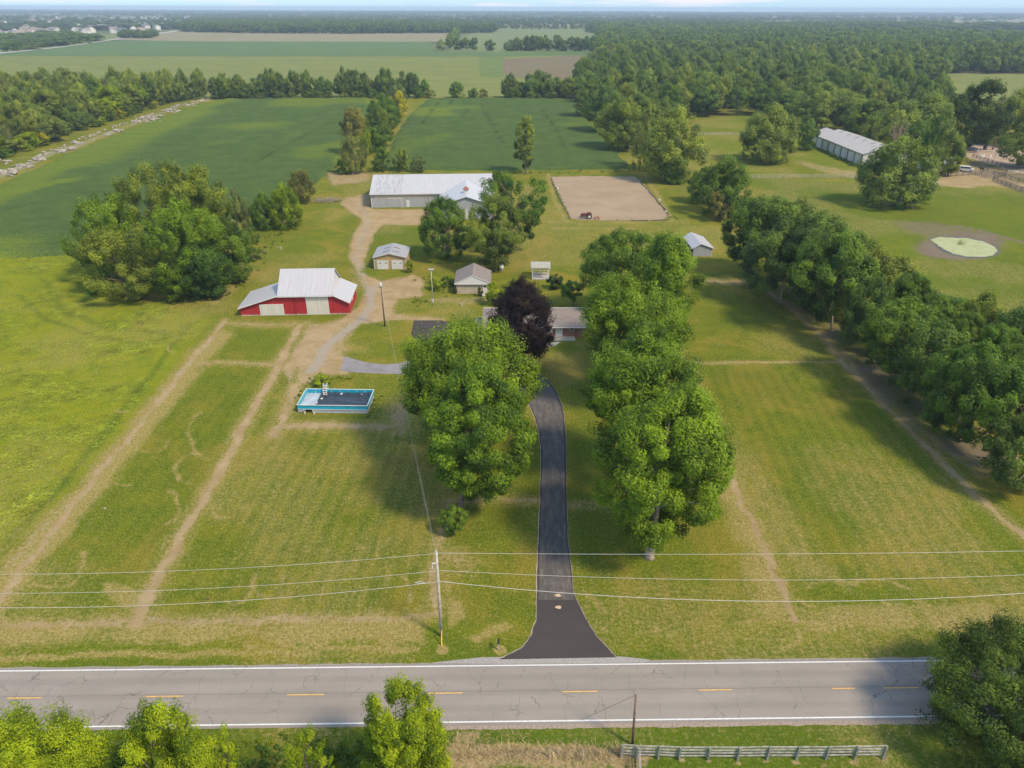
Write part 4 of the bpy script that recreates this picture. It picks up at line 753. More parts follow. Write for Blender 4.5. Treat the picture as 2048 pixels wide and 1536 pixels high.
# bushes about the yard
hero((908,1066), (880,1008,939,1067), 'deep', 'shrub', 'round dark shrub at the foot of the maple left of the driveway', 'shrub', nclump=60, per=110, leaf=0.11, seed=20, crad=0.5, r0=0.06, limbs=14, shape='dome')
hero((992,608), (966,565,1018,609), 'bright', 'shrub', 'bright green bush beside the small shingled garage', 'shrub', nclump=60, per=100, leaf=0.15, seed=21, crad=0.8, r0=0.08, limbs=8, shape='dome')
hero((1110,577), (1094,549,1129,577), 'dark', 'shrub', 'dark round bush beside the white pergola', 'shrub', nclump=50, per=80, leaf=0.14, seed=22, crad=0.6, r0=0.06, limbs=8, shape='dome')
hero((1147,612), (1121,562,1168,600), 'deep', 'small_tree', 'small dark multi-stemmed tree behind the brick house', nclump=50, per=90, leaf=0.16, seed=23, crad=0.8, r0=0.12, limbs=14, shape='vase')
tree_px('shrub', (908,588), (904,573,914,590), 'dark', 'shrub', 'small shrub at the left corner of the shingled garage', 'shrub'); tree_px('shrub', (960,592), (953,574,966,593), 'dark', 'shrub', 'small clipped shrub at the right corner of the shingled garage', 'shrub')
tree_px('shrub', (818,545), (811,520,826,546), 'bright', 'shrub', 'pale leafy shrub at the right corner of the tan garage', 'shrub'); tree_px('shrub', (880,580), (855,555,884,582), 'bright', 'shrub', 'yellow-green shrub in the garden bed by the floodlight pole', 'shrub'); tree_px('shrub', (895,572), (880,552,908,576), 'deep', 'shrub', 'dark shrub in the garden bed left of the shingled garage', 'shrub')
tree_px('shrub', (638,768), (620,750,660,770), 'bright', 'shrub', 'low green bush behind the pool ladder', 'shrub')
tree_px('broad', (603,405), (578,343,627,405), 'brown', 'small_tree', 'dull grey-brown tree at the corner of the big soybean field'); tree_px('dome', (530,458), (502,390,555,459), 'deep', 'yard_tree', 'dark rounded tree, left one of the pair at the field edge behind the red barn'); tree_px('dome', (568,457), (538,374,600,458), 'bright', 'yard_tree', 'bright rounded tree, right one of the pair at the field edge behind the red barn')
tree_px('tall', (478,470), (452,383,497,465), 'grey', 'small_tree', 'pale wispy tree between the grove and the pair of round trees')
# grove left of the red barn
for base, box, c_, sh, sd_, lb in (((305,520),(232,331,402,470),'olive','dome',31,'tallest pale topped tree at the back of the grove by the meadow'), ((405,545),(325,345,452,480),'olive','oval',32,'tree at the back right of the grove by the meadow'), ((225,555),(140,398,300,540),'maple','dome',33,'wide spreading tree at the left side of the grove'),
        ((355,588),(290,410,450,585),'maple','oval',34,'leafy tree in the middle of the grove facing the red barn'), ((250,592),(165,460,330,592),'olive','dome',35,'low spreading tree at the front left of the grove'), ((455,560),(405,440,502,565),'deep','dome',36,'dark round tree at the right edge of the grove'), ((405,595),(350,485,455,592),'deep','dome',37,'dark tree at the front right of the grove')):
    hero(base, box, c_, 'grove_tree', lb, nclump=170, per=130, leaf=0.22, seed=sd_, shape=sh, spray=0.9, up=0.8, crad=1.6, limbs=14, group='trees of the grove beside the meadow')
for base, box, c_, lb in (((355,600),(328,560,380,598),'bright','bright bush at the foot of the grove'), ((200,585),(170,545,225,588),'deep','dark bush at the front left foot of the grove'), ((512,520),(490,495,525,522),'olive','small bush trailing off the right end of the grove'), ((505,485),(490,455,520,487),'deep','small bush between the grove and the round trees')):
    tree_px('shrub', base, box, c_, 'shrub', lb, 'shrub')
# hedgerow between the two soybean fields
for base, box, c_, k_, lb in (((800,245),(777,186,816,238),'yellow','broad','yellow-green tree at the far end of the row between the soybean fields'), ((790,225),(770,168,812,210),'grey','broad','greyish tree farthest up the row between the soybean fields'), ((768,270),(734,194,798,256),'deep','dome','dark domed tree in the row between the soybean fields'), ((770,292),(732,218,787,280),'olive','dome','yellow-edged dome tree in the row between the soybean fields'),
        ((752,305),(728,255,772,303),'deep','broad','dark narrow tree in the middle of the row between the soybean fields'), ((708,310),(680,220,736,290),'brown','broad','olive brown tree at the left of the row between the soybean fields'), ((732,312),(718,258,746,306),'bright','tall','small bright tree in the row between the soybean fields'), ((712,348),(682,274,734,336),'grey','tall','pale double-trunked tree nearest the barn in the field row'),
        ((765,342),(744,297,786,343),'deep','shrub','leafy bush behind the white barn, first from the left'), ((802,343),(784,300,822,344),'olive','shrub','yellowish bush behind the white barn, second from the left'), ((836,344),(821,312,852,344),'grey','shrub','small grey-green bush behind the white barn roof'), ((690,348),(672,315,705,349),'deep','shrub','dark bush at the left foot of the field row')):
    tree_px(k_, base, box, c_, 'hedgerow_tree' if k_ != 'shrub' else 'bush', lb, 'tree' if k_ != 'shrub' else 'bush', 'trees and bushes between the soybean fields')
# trees right of the arena and by the horse pastures
for base, box, c_, k_, lb in (((1350,360),(1288,228,1412,350),'willow','dome','big pale round tree at the right end of the middle soybean field'), ((1300,340),(1262,222,1325,335),'grey','tall','thin grey-green tree beside the big pale round tree'), ((1255,300),(1196,203,1292,290),'olive','dome','pale round tree at the upper right corner of the middle field'), ((1215,265),(1172,180,1258,255),'wood2','dome','tree at the bend of the woodland edge'),
        ((1190,235),(1150,163,1212,225),'wood2','broad','tree at the far right corner of the middle soybean field'), ((1335,365),(1318,300,1380,365),'deep','dome','dark bushy tree below the big pale round tree'), ((1410,405),(1378,338,1438,405),'deep','dome','dark tree in the clump right of the sand arena'), ((1455,430),(1402,322,1500,426),'deep','dome','largest tree of the clump right of the sand arena'), ((1430,440),(1408,385,1460,438),'brown','shrub','brownish bush at the foot of the clump right of the sand arena'),
        ((1540,324),(1486,220,1594,320),'willow','dome','solitary pale round tree in the back pasture'), ((1612,300),(1592,243,1638,296),'deep','broad','dark tree touching the left end of the long stable'), ((1795,412),(1726,284,1865,408),'willow','dome','large round tree standing alone in front of the long stable'),
        ((1895,352),(1862,268,1926,345),'olive','dome','round tree right of the pasture tree, beside the dirt yard'), ((1866,342),(1846,235,1888,335),'deep','tall','narrow dark column tree beside the dirt yard'), ((1835,330),(1800,250,1862,322),'deep','broad','dark tree behind the large pasture tree'), ((1850,300),(1790,198,1912,292),'willow','dome','large pale tree behind the column tree'), ((1780,305),(1752,215,1822,292),'willow','broad','pale tree behind the stable roof'),
        ((1970,300),(1905,170,2020,282),'dark','dome','dark tall tree behind the riding ring'), ((2035,290),(1985,185,2090,285),'willow','dome','pale tree behind the riding ring at the right edge'), ((1985,300),(1945,228,2000,285),'deep','dome','small round tree in front of the dark tree by the riding ring'), ((2050,335),(2004,252,2100,325),'olive','dome','yellowish tree at the right edge beside the riding ring'),
        ((1700,262),(1655,190,1745,250),'willow','dome','pale tree directly behind the stable'), ((1640,262),(1590,180,1670,245),'willow','dome','pale tree behind the left end of the stable'), ((1740,275),(1690,205,1790,270),'wood','dome','dark tree behind the middle of the stable'), ((1575,250),(1535,185,1625,245),'wood2','broad','tree at the woodland edge above the back pasture'), ((1918,240),(1880,205,1960,250),'willow','dome','tree left of the dark tall tree by the riding ring')):
    tree_px(k_, base, box, c_, 'pasture_tree' if k_ != 'shrub' else 'bush', lb, 'tree' if k_ != 'shrub' else 'bush')
# the dense row along the right paddock
row = (((1495,548),(1445,400,1570,525),'deep','first tree at the far end of the dense row, near the small shed'), ((1560,560),(1482,398,1640,530),'wood','second tree of the dense row, back side'), ((1560,605),(1490,440,1640,585),'wood2','tree of the dense row with leaning trunks showing beneath'), ((1650,620),(1565,430,1705,560),'wood2','pale topped tree in the middle of the dense row'), ((1662,662),(1585,470,1745,640),'deep','tree leaning out over the bare earth in the middle of the dense row'), ((1755,640),(1690,505,1835,625),'olive','sunlit tree on the pasture side of the dense row'),
       ((1740,708),(1690,560,1800,695),'wood','tree in the dip of the dense row'), ((1800,762),(1728,600,1868,745),'deep','low wide tree past the middle of the dense row'), ((1880,700),(1800,585,1960,700),'deep','dark tree on the pasture side past the middle'), ((1875,820),(1790,650,1945,815),'wood','wide tree overhanging the dark ground of the row'), ((1960,760),(1895,590,2020,730),'olive','yellow-tipped tree on the pasture side near the right edge'), ((1935,885),(1862,690,2010,875),'deep','big dark tree with two visible trunks near the right edge'),
       ((2040,800),(1960,615,2110,790),'wood2','tree on the pasture side cut by the right edge'), ((2030,930),(1935,730,2095,900),'deep','dark tree leaning towards the right edge'), ((2060,985),(1985,820,2140,970),'wood2','nearest low tree of the row, at the right edge'), ((1700,600),(1640,470,1770,600),'wood','dark tree tucked behind the middle of the dense row'))
rowme = [crown('row_crown', 6, 6, 150, 120, 1.5, 0.22, 60+i, shape='dome', spray=0.7) for i in range(4)]
for i, (base, box, c_, lb) in enumerate(row):
    B, C, r, c = fit(base, box); t = empty('row_tree', B, label=lb, cat='tree', group='dense row of trees along the right paddock')
    me, Cl = rowme[i % 4]; q = link('crown', me, t, (C.x-B.x, C.y-B.y, C.z)); q.scale = (r/6, r/6, max(c, 0.6*r)/6); q.rotation_euler = (0, 0, i*1.3); settone(q, COL[c_], 0.04)
    link('trunk', trunk_mesh('row_trunk', C.z, 0.28, (C.x-B.x, C.y-B.y, C.z), Cl, r, c, 10, i, 'pale_bark'), t)
rr = random.Random(3)
for i, (px, py) in enumerate(((1538,562),(1552,568),(1566,577),(1578,585),(1590,597),(1604,606),(1616,616),(1628,626),(1640,634),(1650,645),(1756,700),(1765,705),(1870,800),(1880,806),(1960,860),(1972,868),(1980,866),(1912,845))):
    B = G(px, py); me, Cl = rowme[i % 4]; h = rr.uniform(9, 12); t = empty('row_tree', B, label='slender trunk with a small crown in the dense row of trees', cat='tree', group='slender trees of the dense row'); lx = rr.uniform(0.5, 2.0)
    q = link('crown', me, t, (lx+1.5, 1.0, h)); s = rr.uniform(2.6, 3.3)/6; q.scale = (s, s, s); settone(q, COL['deep'], 0.1)
    mb = MB(); mb.tube([(0, 0, -0.1), (lx*0.35, 0.2, h*0.35), (lx*0.8, 0.5, h*0.7), (lx+1.4, 1, h)], [0.22, 0.17, 0.13, 0.05], 6); mb.build('trunk', M['pale_bark'], t)
# bare tree behind the stable
B = G(1790, 318); mb = MB(); r9 = random.Random(9)
mb.tube([(0,0,0),(0.2,0,3),(0.1,0.1,6)], [0.4,0.32,0.25], 6)
for i in range(26):
    a = r9.uniform(0, 6.28); s = r9.uniform(2, 6.5); h0 = r9.uniform(3, 6); e = Vector((math.cos(a)*s, math.sin(a)*s, h0+r9.uniform(6, 12))); st_ = Vector((0.1, 0, h0)); mb.tube([st_, st_.lerp(e, 0.5)+Vector((0.3*math.cos(a), 0.3*math.sin(a), -0.6)), e], [0.16, 0.09, 0.02], 4, False)
    for j in range(3): f = r9.uniform(0.4, 0.9); p = st_.lerp(e, f); mb.tube([p, p+Vector((r9.uniform(-1.2, 1.2), r9.uniform(-1.2, 1.2), r9.uniform(1, 2.5)))], [0.05, 0.01], 3, False)
t = empty('bare_tree', B, label='leafless brown tree behind the near end of the stable', cat='tree'); mb.build('branches', plain('bare_wood', (0.30, 0.20, 0.15), 0.9, 0.15), t)
# trees at the bottom edge
hero((812,1612), (736,1392,892,1640), 'bright', 'maple_tree', 'young yellow-green tree on the near side of the road with reddish tips', nclump=300, per=170, leaf=0.10, seed=41, shape='full', crad=0.8, nlobe=30, r0=0.16, limbs=24, spray=1.0, lob=0.06)
hero((2110,1505), (1895,1262,2350,1610), 'wood3', 'maple_tree', 'big dark tree filling the bottom right corner over the road', nclump=520, per=180, leaf=0.12, seed=42, shape='dome', crad=1.2, nlobe=60, r0=0.3, limbs=24, spray=0.9, lob=0.08)
hero((80,1700), (-40,1425,198,1700), 'bright', 'maple_tree', 'bushy yellow-green tree in the bottom left corner', nclump=300, per=170, leaf=0.10, seed=43, shape='full', crad=1.0, nlobe=30, spray=1.0, lob=0.06)
hero((345,1700), (268,1440,430,1700), 'bright', 'maple_tree', 'bushy tree at the bottom edge, second from the left', nclump=260, per=160, leaf=0.10, seed=44, shape='full', crad=0.85, nlobe=28, spray=1.0, lob=0.08)
hero((625,1640), (570,1468,680,1640), 'bright', 'small_tree', 'thin upright sapling at the bottom edge left of the yellow-green tree', nclump=80, per=120, leaf=0.085, seed=45, shape='pear', crad=0.45, spray=1.6, up=1.4)
hero((460,1620), (430,1475,490,1620), 'bright', 'small_tree', 'little leafy sapling at the bottom edge between the bushy tree and the thin one', nclump=50, per=110, leaf=0.085, seed=46, shape='pear', crad=0.4, spray=1.3, up=1.4)
# ---------------------------------------------------------------- woods and tree lines
def scatter(pts, step, seed, grow=0.0, y0=0):
    r = np.random.default_rng(seed); xs = [p[0] for p in pts]; ys = [p[1] for p in pts]; out = []; y = min(ys)
    while y < max(ys):
        s = step*(1+grow*max(0, y-y0)/1000); x = np.arange(min(xs), max(xs), s); q = np.stack([x+r.uniform(-.42, .42, len(x))*s, np.full(len(x), y)+r.uniform(-.42, .42, len(x))*s], -1)
        q = q[inside(q, pts)]; out += [(a, b, s) for a, b in q]; y += s
    return out
def in_view(x, y, m=60):
    v = CM.transposed() @ Vector((x, y, 10-CAM_H))
    return v.z < 0 and abs(v.x/-v.z*F_PX) < 1024+m
GN = {}
def gn_group(variants):
    ng = bpy.data.node_groups.new('scatter_foliage', 'GeometryNodeTree'); ng.interface.new_socket('Geometry', in_out='INPUT', socket_type='NodeSocketGeometry'); ng.interface.new_socket('Geometry', in_out='OUTPUT', socket_type='NodeSocketGeometry')
    nn, ll = ng.nodes, ng.links; gi, go = nn.new('NodeGroupInput'), nn.new('NodeGroupOutput'); jn = nn.new('GeometryNodeJoinGeometry')
    sa = nn.new('GeometryNodeInputNamedAttribute'); sa.data_type = 'FLOAT_VECTOR'; sa.inputs[0].default_value = 'scl'
    ra = nn.new('GeometryNodeInputNamedAttribute'); ra.data_type = 'FLOAT_VECTOR'; ra.inputs[0].default_value = 'rot'
    va = nn.new('GeometryNodeInputNamedAttribute'); va.data_type = 'INT'; va.inputs[0].default_value = 'pick'
    for i, o in enumerate(variants):
        oi = nn.new('GeometryNodeObjectInfo'); oi.transform_space = 'ORIGINAL'; oi.inputs[0].default_value = o; oi.inputs['As Instance'].default_value = False
        cp = nn.new('FunctionNodeCompare'); cp.data_type = 'INT'; cp.operation = 'EQUAL'; ll.new(va.outputs['Attribute'], cp.inputs[2]); cp.inputs[3].default_value = i
        ip = nn.new('GeometryNodeInstanceOnPoints'); ll.new(gi.outputs[0], ip.inputs['Points']); ll.new(cp.outputs[0], ip.inputs['Selection']); ll.new(oi.outputs['Geometry'], ip.inputs['Instance'])
        ll.new(ra.outputs['Attribute'], ip.inputs['Rotation']); ll.new(sa.outputs['Attribute'], ip.inputs['Scale']); ll.new(ip.outputs[0], jn.inputs[0])
    ll.new(jn.outputs[0], go.inputs[0]); return ng
def stuff(name, pts, scl, variants, colr, label, seed=1, flat=False):
    r = np.random.default_rng(seed); me = bpy.data.meshes.new(name); n = len(pts); me.vertices.add(n); me.vertices.foreach_set('co', np.array(pts, np.float32).reshape(-1))
    a = me.attributes.new('scl', 'FLOAT_VECTOR', 'POINT'); a.data.foreach_set('vector', np.array(scl, np.float32).reshape(-1))
    a = me.attributes.new('rot', 'FLOAT_VECTOR', 'POINT'); a.data.foreach_set('vector', np.stack([np.zeros(n), np.zeros(n), r.uniform(0, 6.28, n)], -1).astype(np.float32).reshape(-1))
    a = me.attributes.new('pick', 'INT', 'POINT'); a.data.foreach_set('value', r.integers(0, len(variants), n).astype(np.int32)); me.update()
    o = link(name, me, kind='stuff', label=label); key = tuple(v.name for v in variants)
    if key not in GN: GN[key] = gn_group(variants)
    md = o.modifiers.new('foliage', 'NODES'); md.node_group = GN[key]; o.color = (*COL[colr], 1) if isinstance(colr, str) else (*colr, 1); return o

rt = random.Random(11)
def line_trees(spec, kind, cols, name, label, group, h, r, step, jit=2.0, trunk=False):
    pts = PX(spec); out = []; B0 = None
    for a, b in zip(pts[:-1], pts[1:]):
        L_ = math.hypot(b[0]-a[0], b[1]-a[1]); k = max(1, int(L_/step))
        for i in range(k):
            t = (i+rt.random()*0.6)/k; x = a[0]*(1-t)+b[0]*t+rt.uniform(-jit, jit); y = a[1]*(1-t)+b[1]*t+rt.uniform(-jit, jit); hh = rt.uniform(*h); rr_ = rt.uniform(*r); c = hh*rt.uniform(0.42, 0.52)
            out.append(place_tree(kind, Vector((x, y, 0)), Vector((x, y, hh-c)), rr_, c, rt.choice(cols), name, label, 'tree', group, 0.12, trunk))
    return out
# tree line behind the soybean fields
line_trees([(428,198),(520,196),(626,195)], 'broad', ['wood','wood2','deep','olive'], 'hedgerow_tree', 'tree of the dense stretch of hedgerow behind the left soybean field', 'trees lining the far side of the left soybean field', (9, 18), (4.2, 6.8), 3.4, 3)
line_trees([(628,196),(648,196)], 'shrub', ['wood','olive'], 'bush', 'low bush in the dip of the far hedgerow', 'low bushes in the dip of the far hedgerow', (4, 6), (2.5, 4), 4.5)
line_trees([(645,195),(740,194),(830,194)], 'broad', ['wood','deep','wood3','wood2'], 'hedgerow_tree', 'dark tree in the hedgerow between the big field and the middle field', 'dark trees in the middle of the far hedgerow', (10, 19), (4.2, 6.8), 3.6, 3)
line_trees([(832,194),(870,194)], 'broad', ['wood','deep'], 'hedgerow_tree', 'dark tree just left of the gap in the far hedgerow', 'trees left of the gap in the far hedgerow', (7, 14), (3.5, 5), 6)
for base, box, c_, k_, lb in (((914,196),(898,166,930,196),'deep','broad','single dark tree standing in the gap of the far hedgerow'), ((946,196),(936,177,957,196),'wood','broad','small tree in the gap of the far hedgerow, second from the left'), ((965,196),(957,178,976,196),'olive','shrub','yellowish bush in the gap of the far hedgerow')):
    tree_px(k_, base, box, c_, 'hedgerow_tree', lb)
line_trees([(1012,195),(1080,194),(1165,196)], 'broad', ['wood','wood2','deep','olive'], 'hedgerow_tree', 'tree of the hedgerow stretch running into the woodland', 'trees behind the right part of the middle soybean field', (9, 17), (4.5, 6.8), 3.8, 3)
line_trees([(430,199),(520,198),(650,197),(740,196.5),(868,196.5)], 'shrub', ['wood','deep','olive'], 'bush', 'undergrowth bush at the foot of the far hedgerow', 'undergrowth of the far hedgerow', (3, 6), (3, 4.5), 6.5)
line_trees([(1012,197),(1165,198)], 'shrub', ['wood','deep','olive'], 'bush', 'undergrowth bush at the foot of the hedgerow by the woodland', 'undergrowth of the hedgerow by the woodland', (3, 6), (3, 4.5), 6.5)
# second line farther back
line_trees([(914,101),(956,101.5)], 'broad', ['wood','wood3'], 'distant_tree', 'distant dark tree, left bunch of the row beyond the yellow field', 'left bunch of the distant tree row', (15, 18), (7, 9), 9, 1)
line_trees([(978,102),(1002,102)], 'broad', ['wood','wood3'], 'distant_tree', 'distant dark tree, short middle bunch of the row beyond the yellow field', 'middle bunch of the distant tree row', (14, 18), (7, 9), 13, 1)
line_trees([(1016,102),(1100,102.5),(1192,103)], 'broad', ['wood','wood3','deep'], 'distant_tree', 'distant dark tree, long right stretch of the row beyond the yellow field', 'right stretch of the distant tree row', (14, 21), (7, 9), 8, 2)
line_trees([(876,101),(900,98),(905,88),(909,78),(914,70)], 'far', ['deep','wood','willow'], 'distant_tree', 'distant tree in the short row running away from the field corner', 'short row of trees at the far field corner', (14, 19), (7, 9), 26, 2)
# woods left of the stone-edged field
LW = [(-196,215),(-206,300),(-212,380),(-218,470),(-208,512),(-215,530),(-420,530),(-420,330),(-270,215)]
lw = [p for p in scatter(LW, 10.5, 4) if in_view(p[0], p[1], 90)]; lw.sort(key=lambda p: p[1])
print('left woods', len(lw))
lw_ind, lw_rest = lw[:120], lw[120:]
for x, y, s in lw_ind:
    edge = (x > -222); hh = rt.uniform(5, 12) if edge else rt.uniform(9, 20); c = hh*rt.uniform(0.32, 0.46)
    place_tree(rt.choice(['broad','dome','dome']) if not edge else 'dome', Vector((x, y, 0)), Vector((x, y, hh-c)), rt.uniform(4.2, 7.5), c, rt.choice(['olive','willow','willow','grey','wood2','bright']), 'woodland_tree', 'loose pale green tree in the overgrown woods left of the stone-edged field', 'tree', 'trees of the overgrown woods at the left', 0.14, False)
# bushes along the stones
bl = [(-216, y_) for y_ in range(215, 520, 9)]
for k, (x, y) in enumerate(bl):
    x = np.interp(y, [200, 267, 313, 376, 430, 480, 520], [-186, -195, -203, -210, -213, -217, -210])-rt.uniform(3, 9); y += rt.uniform(-3, 3); hh = rt.uniform(3, 6.5)
    place_tree('shrub', Vector((x, y, 0)), Vector((x, y, hh*0.5)), rt.uniform(2.6, 4.2), hh*0.5, rt.choice(['yellow','willow','olive','deep','bright','wood']), 'bush', 'bush growing along the pale rocks at the edge of the left woods', 'bush', 'bushes along the rocks', 0.15, False)
# the big woodland
FW = PX([(1193,128),(1165,165),(1156,198),(1200,235),(1245,268),(1285,300),(1325,288),(1385,235),(1500,231),(1640,236),(1700,246),(1780,238),(1880,222),(1900,212),(1840,190),(1775,178),(1790,170),(1890,160),(1902,146),(2048,147),(2300,150),(2300,88),(2048,80),(1700,68),(1200,60)])
fw = [p for p in scatter(FW, 11.5, 5, 0.55, 350) if in_view(p[0], p[1], 60)]; fw.sort(key=lambda p: p[1]+0.25*abs(p[0]))
print('woodland', len(fw)); nind = 125
for x, y, s in fw[:nind]:
    hh = rt.uniform(10, 21); c = hh*rt.uniform(0.36, 0.48)
    place_tree(rt.choice(['broad', 'dome']), Vector((x, y, 0)), Vector((x, y, hh-c)), rt.uniform(5.0, 9.0), c, rt.choice(['wood','wood2','wood3','willow','deep','olive']), 'woodland_tree', 'green deciduous tree at the near side of the big woodland behind the pasture', 'tree', 'nearest trees of the big woodland', 0.14, False)
vb = [link('woodland_tree', (PROTO['dome']+PROTO['broad'])[i][0], loc=(60+22*i, 470+9*i, 9), label='broad-crowned tree near the corner of the middle field, %s' % ('at the fringe', 'deeper in the wood', 'taller one', 'farthest one')[i], cat='tree', group='nearest trees of the big woodland') for i in range(4)]
for o in vb: o.scale = (1.4, 1.4, 1.6); settone(o, COL['wood'])
vf = []
for i in range(5):
    p = G(1030+30*i, 102.3); o = link('distant_tree', PROTO['far'][i][0], loc=(p.x, p.y, 9), label='distant dark tree, long right stretch of the row beyond the yellow field', cat='tree', group='right stretch of the distant tree row'); o.scale = (1.5, 1.5, 1.7); settone(o, COL['wood']); vf.append(o)
def mass(name, P2, h, rk, variants, colr, label, seed, ck=0.45):
    r = np.random.default_rng(seed); pts, scl = [], []
    for x, y, s in P2:
        hh = r.uniform(*h); c = hh*ck*r.uniform(0.9, 1.15); rr_ = s*rk*r.uniform(0.65, 1.35); pts.append((x, y, hh-c)); scl.append((rr_/5, rr_/5, c/5))
    return stuff(name, pts, scl, variants, colr, label, seed)
rest = fw[nind:]; mid_ = [p for p in rest if p[1] < 900]; far_ = [p for p in rest if p[1] >= 900]
r5 = np.random.default_rng(5); pick = r5.random(len(mid_))
for q, (lo, hi, cc, lb) in enumerate(((0, .4, 'wood', 'dark green canopy of the big woodland'), (.4, .75, 'wood2', 'olive green canopy of the big woodland'), (.75, 1.01, 'willow', 'pale green canopy trees of the big woodland'))):
    mass('woodland', [p for p, k in zip(mid_, pick) if lo <= k < hi], (9, 22), 0.58, vb, cc, lb, 50+q)
mass('woodland', far_, (9, 22), 0.60, vf, 'wood2', 'far part of the big woodland towards the horizon', 60)
if lw_rest: mass('woodland', lw_rest, (13, 19), 0.55, vb, 'willow', 'far part of the overgrown woods at the left', 61)
# distant woods, given by their foot in the photograph
far_col = 'wood3'
for i, (pp, step, h, lb) in enumerate((
    ([(360,64),(440,66),(445,56),(640,52),(640,44),(380,44)], 20, (14, 19), 'wood by the end of the stubble strip'),
    ([(440,66.5),(700,68),(985,66),(992,60),(900,50),(440,50)], 20, (15, 20), 'long dark wood behind the stubble strip'),
    ([(0,105),(60,100),(200,84),(190,76),(120,72),(0,78)], 28, (8, 13), 'suburban trees along the distant road'),
    ([(240,77),(310,77),(312,72),(245,70)], 14, (9, 13), 'bushy clump at the bend of the distant road'),
    ([(0,66),(200,62),(420,58),(420,44),(0,46)], 120, (9, 14), 'trees scattered among the far suburb'),
    ([(1178,66),(1300,66),(1900,60),(1900,52),(1180,56)], 22, (15, 20), 'wood behind the far pasture'),
    ([(1840,66),(2048,62),(2300,66),(2300,56),(1840,56)], 60, (15, 20), 'scattered trees in the pale fields beyond the woodland'))):
    P2 = [p for p in scatter(PX(pp), step, 70+i) if in_view(p[0], p[1], 40)]; print(lb, len(P2)); mass('distant_wood', P2, h, 0.6, vf, far_col if i != 2 else 'wood', lb, 80+i)
rows = []; y = 2300.0; rk = np.random.default_rng(77); 
while y < 11800:
    s = y*0.0040; x = np.arange(-0.78*y, 0.78*y, s); nzv = vnoise(np.stack([x/900.0+y*0.013, np.full(len(x), y*0.011)], -1), 1.0, 5, 2)
    for a, k in zip(x, nzv):
        if k > 0.50-0.14*(y > 7500) and not (a/y < -0.40 and y < 5200 and rk.random() < 0.7) and not (a/y > 0.30 and y < 3700 and rk.random() < 0.88) and not (a/y > -0.1 and 4300 < y < 5200 and rk.random() < 0.6): rows.append((a+rk.uniform(-.4, .4)*s, y+rk.uniform(-.5, .5)*y*0.03, s))
    y *= 1.045

print('horizon', len(rows)); mass('distant_wood', rows, (10, 18), 0.80, vf, far_col, 'hazy wooded country reaching to the horizon', 90)

# far houses
def far_house(px, py, w, d, h, rot, wall, roof, label, group=None):
    B = G(px, py); t = empty('house', B, rot, label=label, cat='house', group=group)
    mb = MB(); mb.box(-w/2, -d/2, 0, w/2, d/2, h); e = h+d*0.32
    mb.prism([(-w/2, -d/2, h), (-w/2, d/2, h), (-w/2, 0, e)], (w, 0, 0)); mb.build('wall', M[wall], t)
    rf = MB(); o = 0.5; rf.slab((-w/2-o, -d/2-o, h-0.1), (w/2+o, -d/2-o, h-0.1), (w/2+o, 0, e+0.25), (-w/2-o, 0, e+0.25), 0.2); rf.slab((w/2+o, d/2+o, h-0.1), (-w/2-o, d/2+o, h-0.1), (-w/2-o, 0, e+0.25), (w/2+o, 0, e+0.25), 0.2); rf.build('roof', M[roof], t)
    for i in range(3):
        wn_ = MB(); x = -w/2+w*(i+0.5)/3; wn_.box(x-0.6, -d/2-0.06, 1.0, x+0.6, -d/2-0.01, 2.4); wn_.build('window', M['glass'], t)
    return t
rh = random.Random(21)
for i in range(120):
    u = 0; px = rh.uniform(0, 420); py = rh.choice([rh.uniform(63, 74), rh.uniform(44, 60), rh.uniform(36, 50), rh.uniform(36, 50)])
    if py > 62: px = rh.uniform(-10, 290)
    far_house(px, py, rh.uniform(14, 24), rh.uniform(10, 14), rh.uniform(6, 9), rh.uniform(0, 3.1), 'hw%d' % rh.choice([0,0,0,1,3]), 'hr%d' % rh.randrange(3), 'small pale house in the distant suburb at the left', 'houses of the distant suburb')
for i in range(16):
    far_house(1000+rh.uniform(-90, 190)+(20 if i % 2 else 0), rh.uniform(44, 48), rh.uniform(14, 24), 12, rh.uniform(5, 8), rh.uniform(-0.3, 0.3), 'hw%d' % rh.choice([0,1,3]), 'hr%d' % rh.randrange(3), 'tiny pale house beyond the far light green pasture', 'houses beyond the far pasture')
for i in range(12):
    far_house(rh.uniform(640, 1700), rh.uniform(33, 42), rh.uniform(14, 24), 14, rh.uniform(6, 9), rh.uniform(-0.5, 0.5), 'hw0', 'hr%d' % rh.randrange(3), 'tiny white house among the woods near the horizon', 'houses near the horizon')
far_house(150, 80, 14, 10, 4.5, 0.3, 'hw1', 'hr2', 'house among trees beside the distant road')
for i, px in enumerate((1, 235, 323, 343, 362)):
    B = G(px, (107, 78, 66, 64, 62)[i]); t = empty('roadside_pole', B, label='pale pole beside the distant road, %s' % ('at the left edge of the view', 'by the bushy clump', 'past the bushy clump', 'near the road end', 'farthest along')[i], cat='pole'); mb = MB(); mb.tube([(0, 0, 0), (0, 0, 11)], [0.28, 0.2], 6); mb.build('shaft', M['concrete'], t); mb = MB(); mb.cbox((0, 0, 10.3), (2.6, 0.2, 0.25)); mb.build('crossarm', M['concrete'], t)

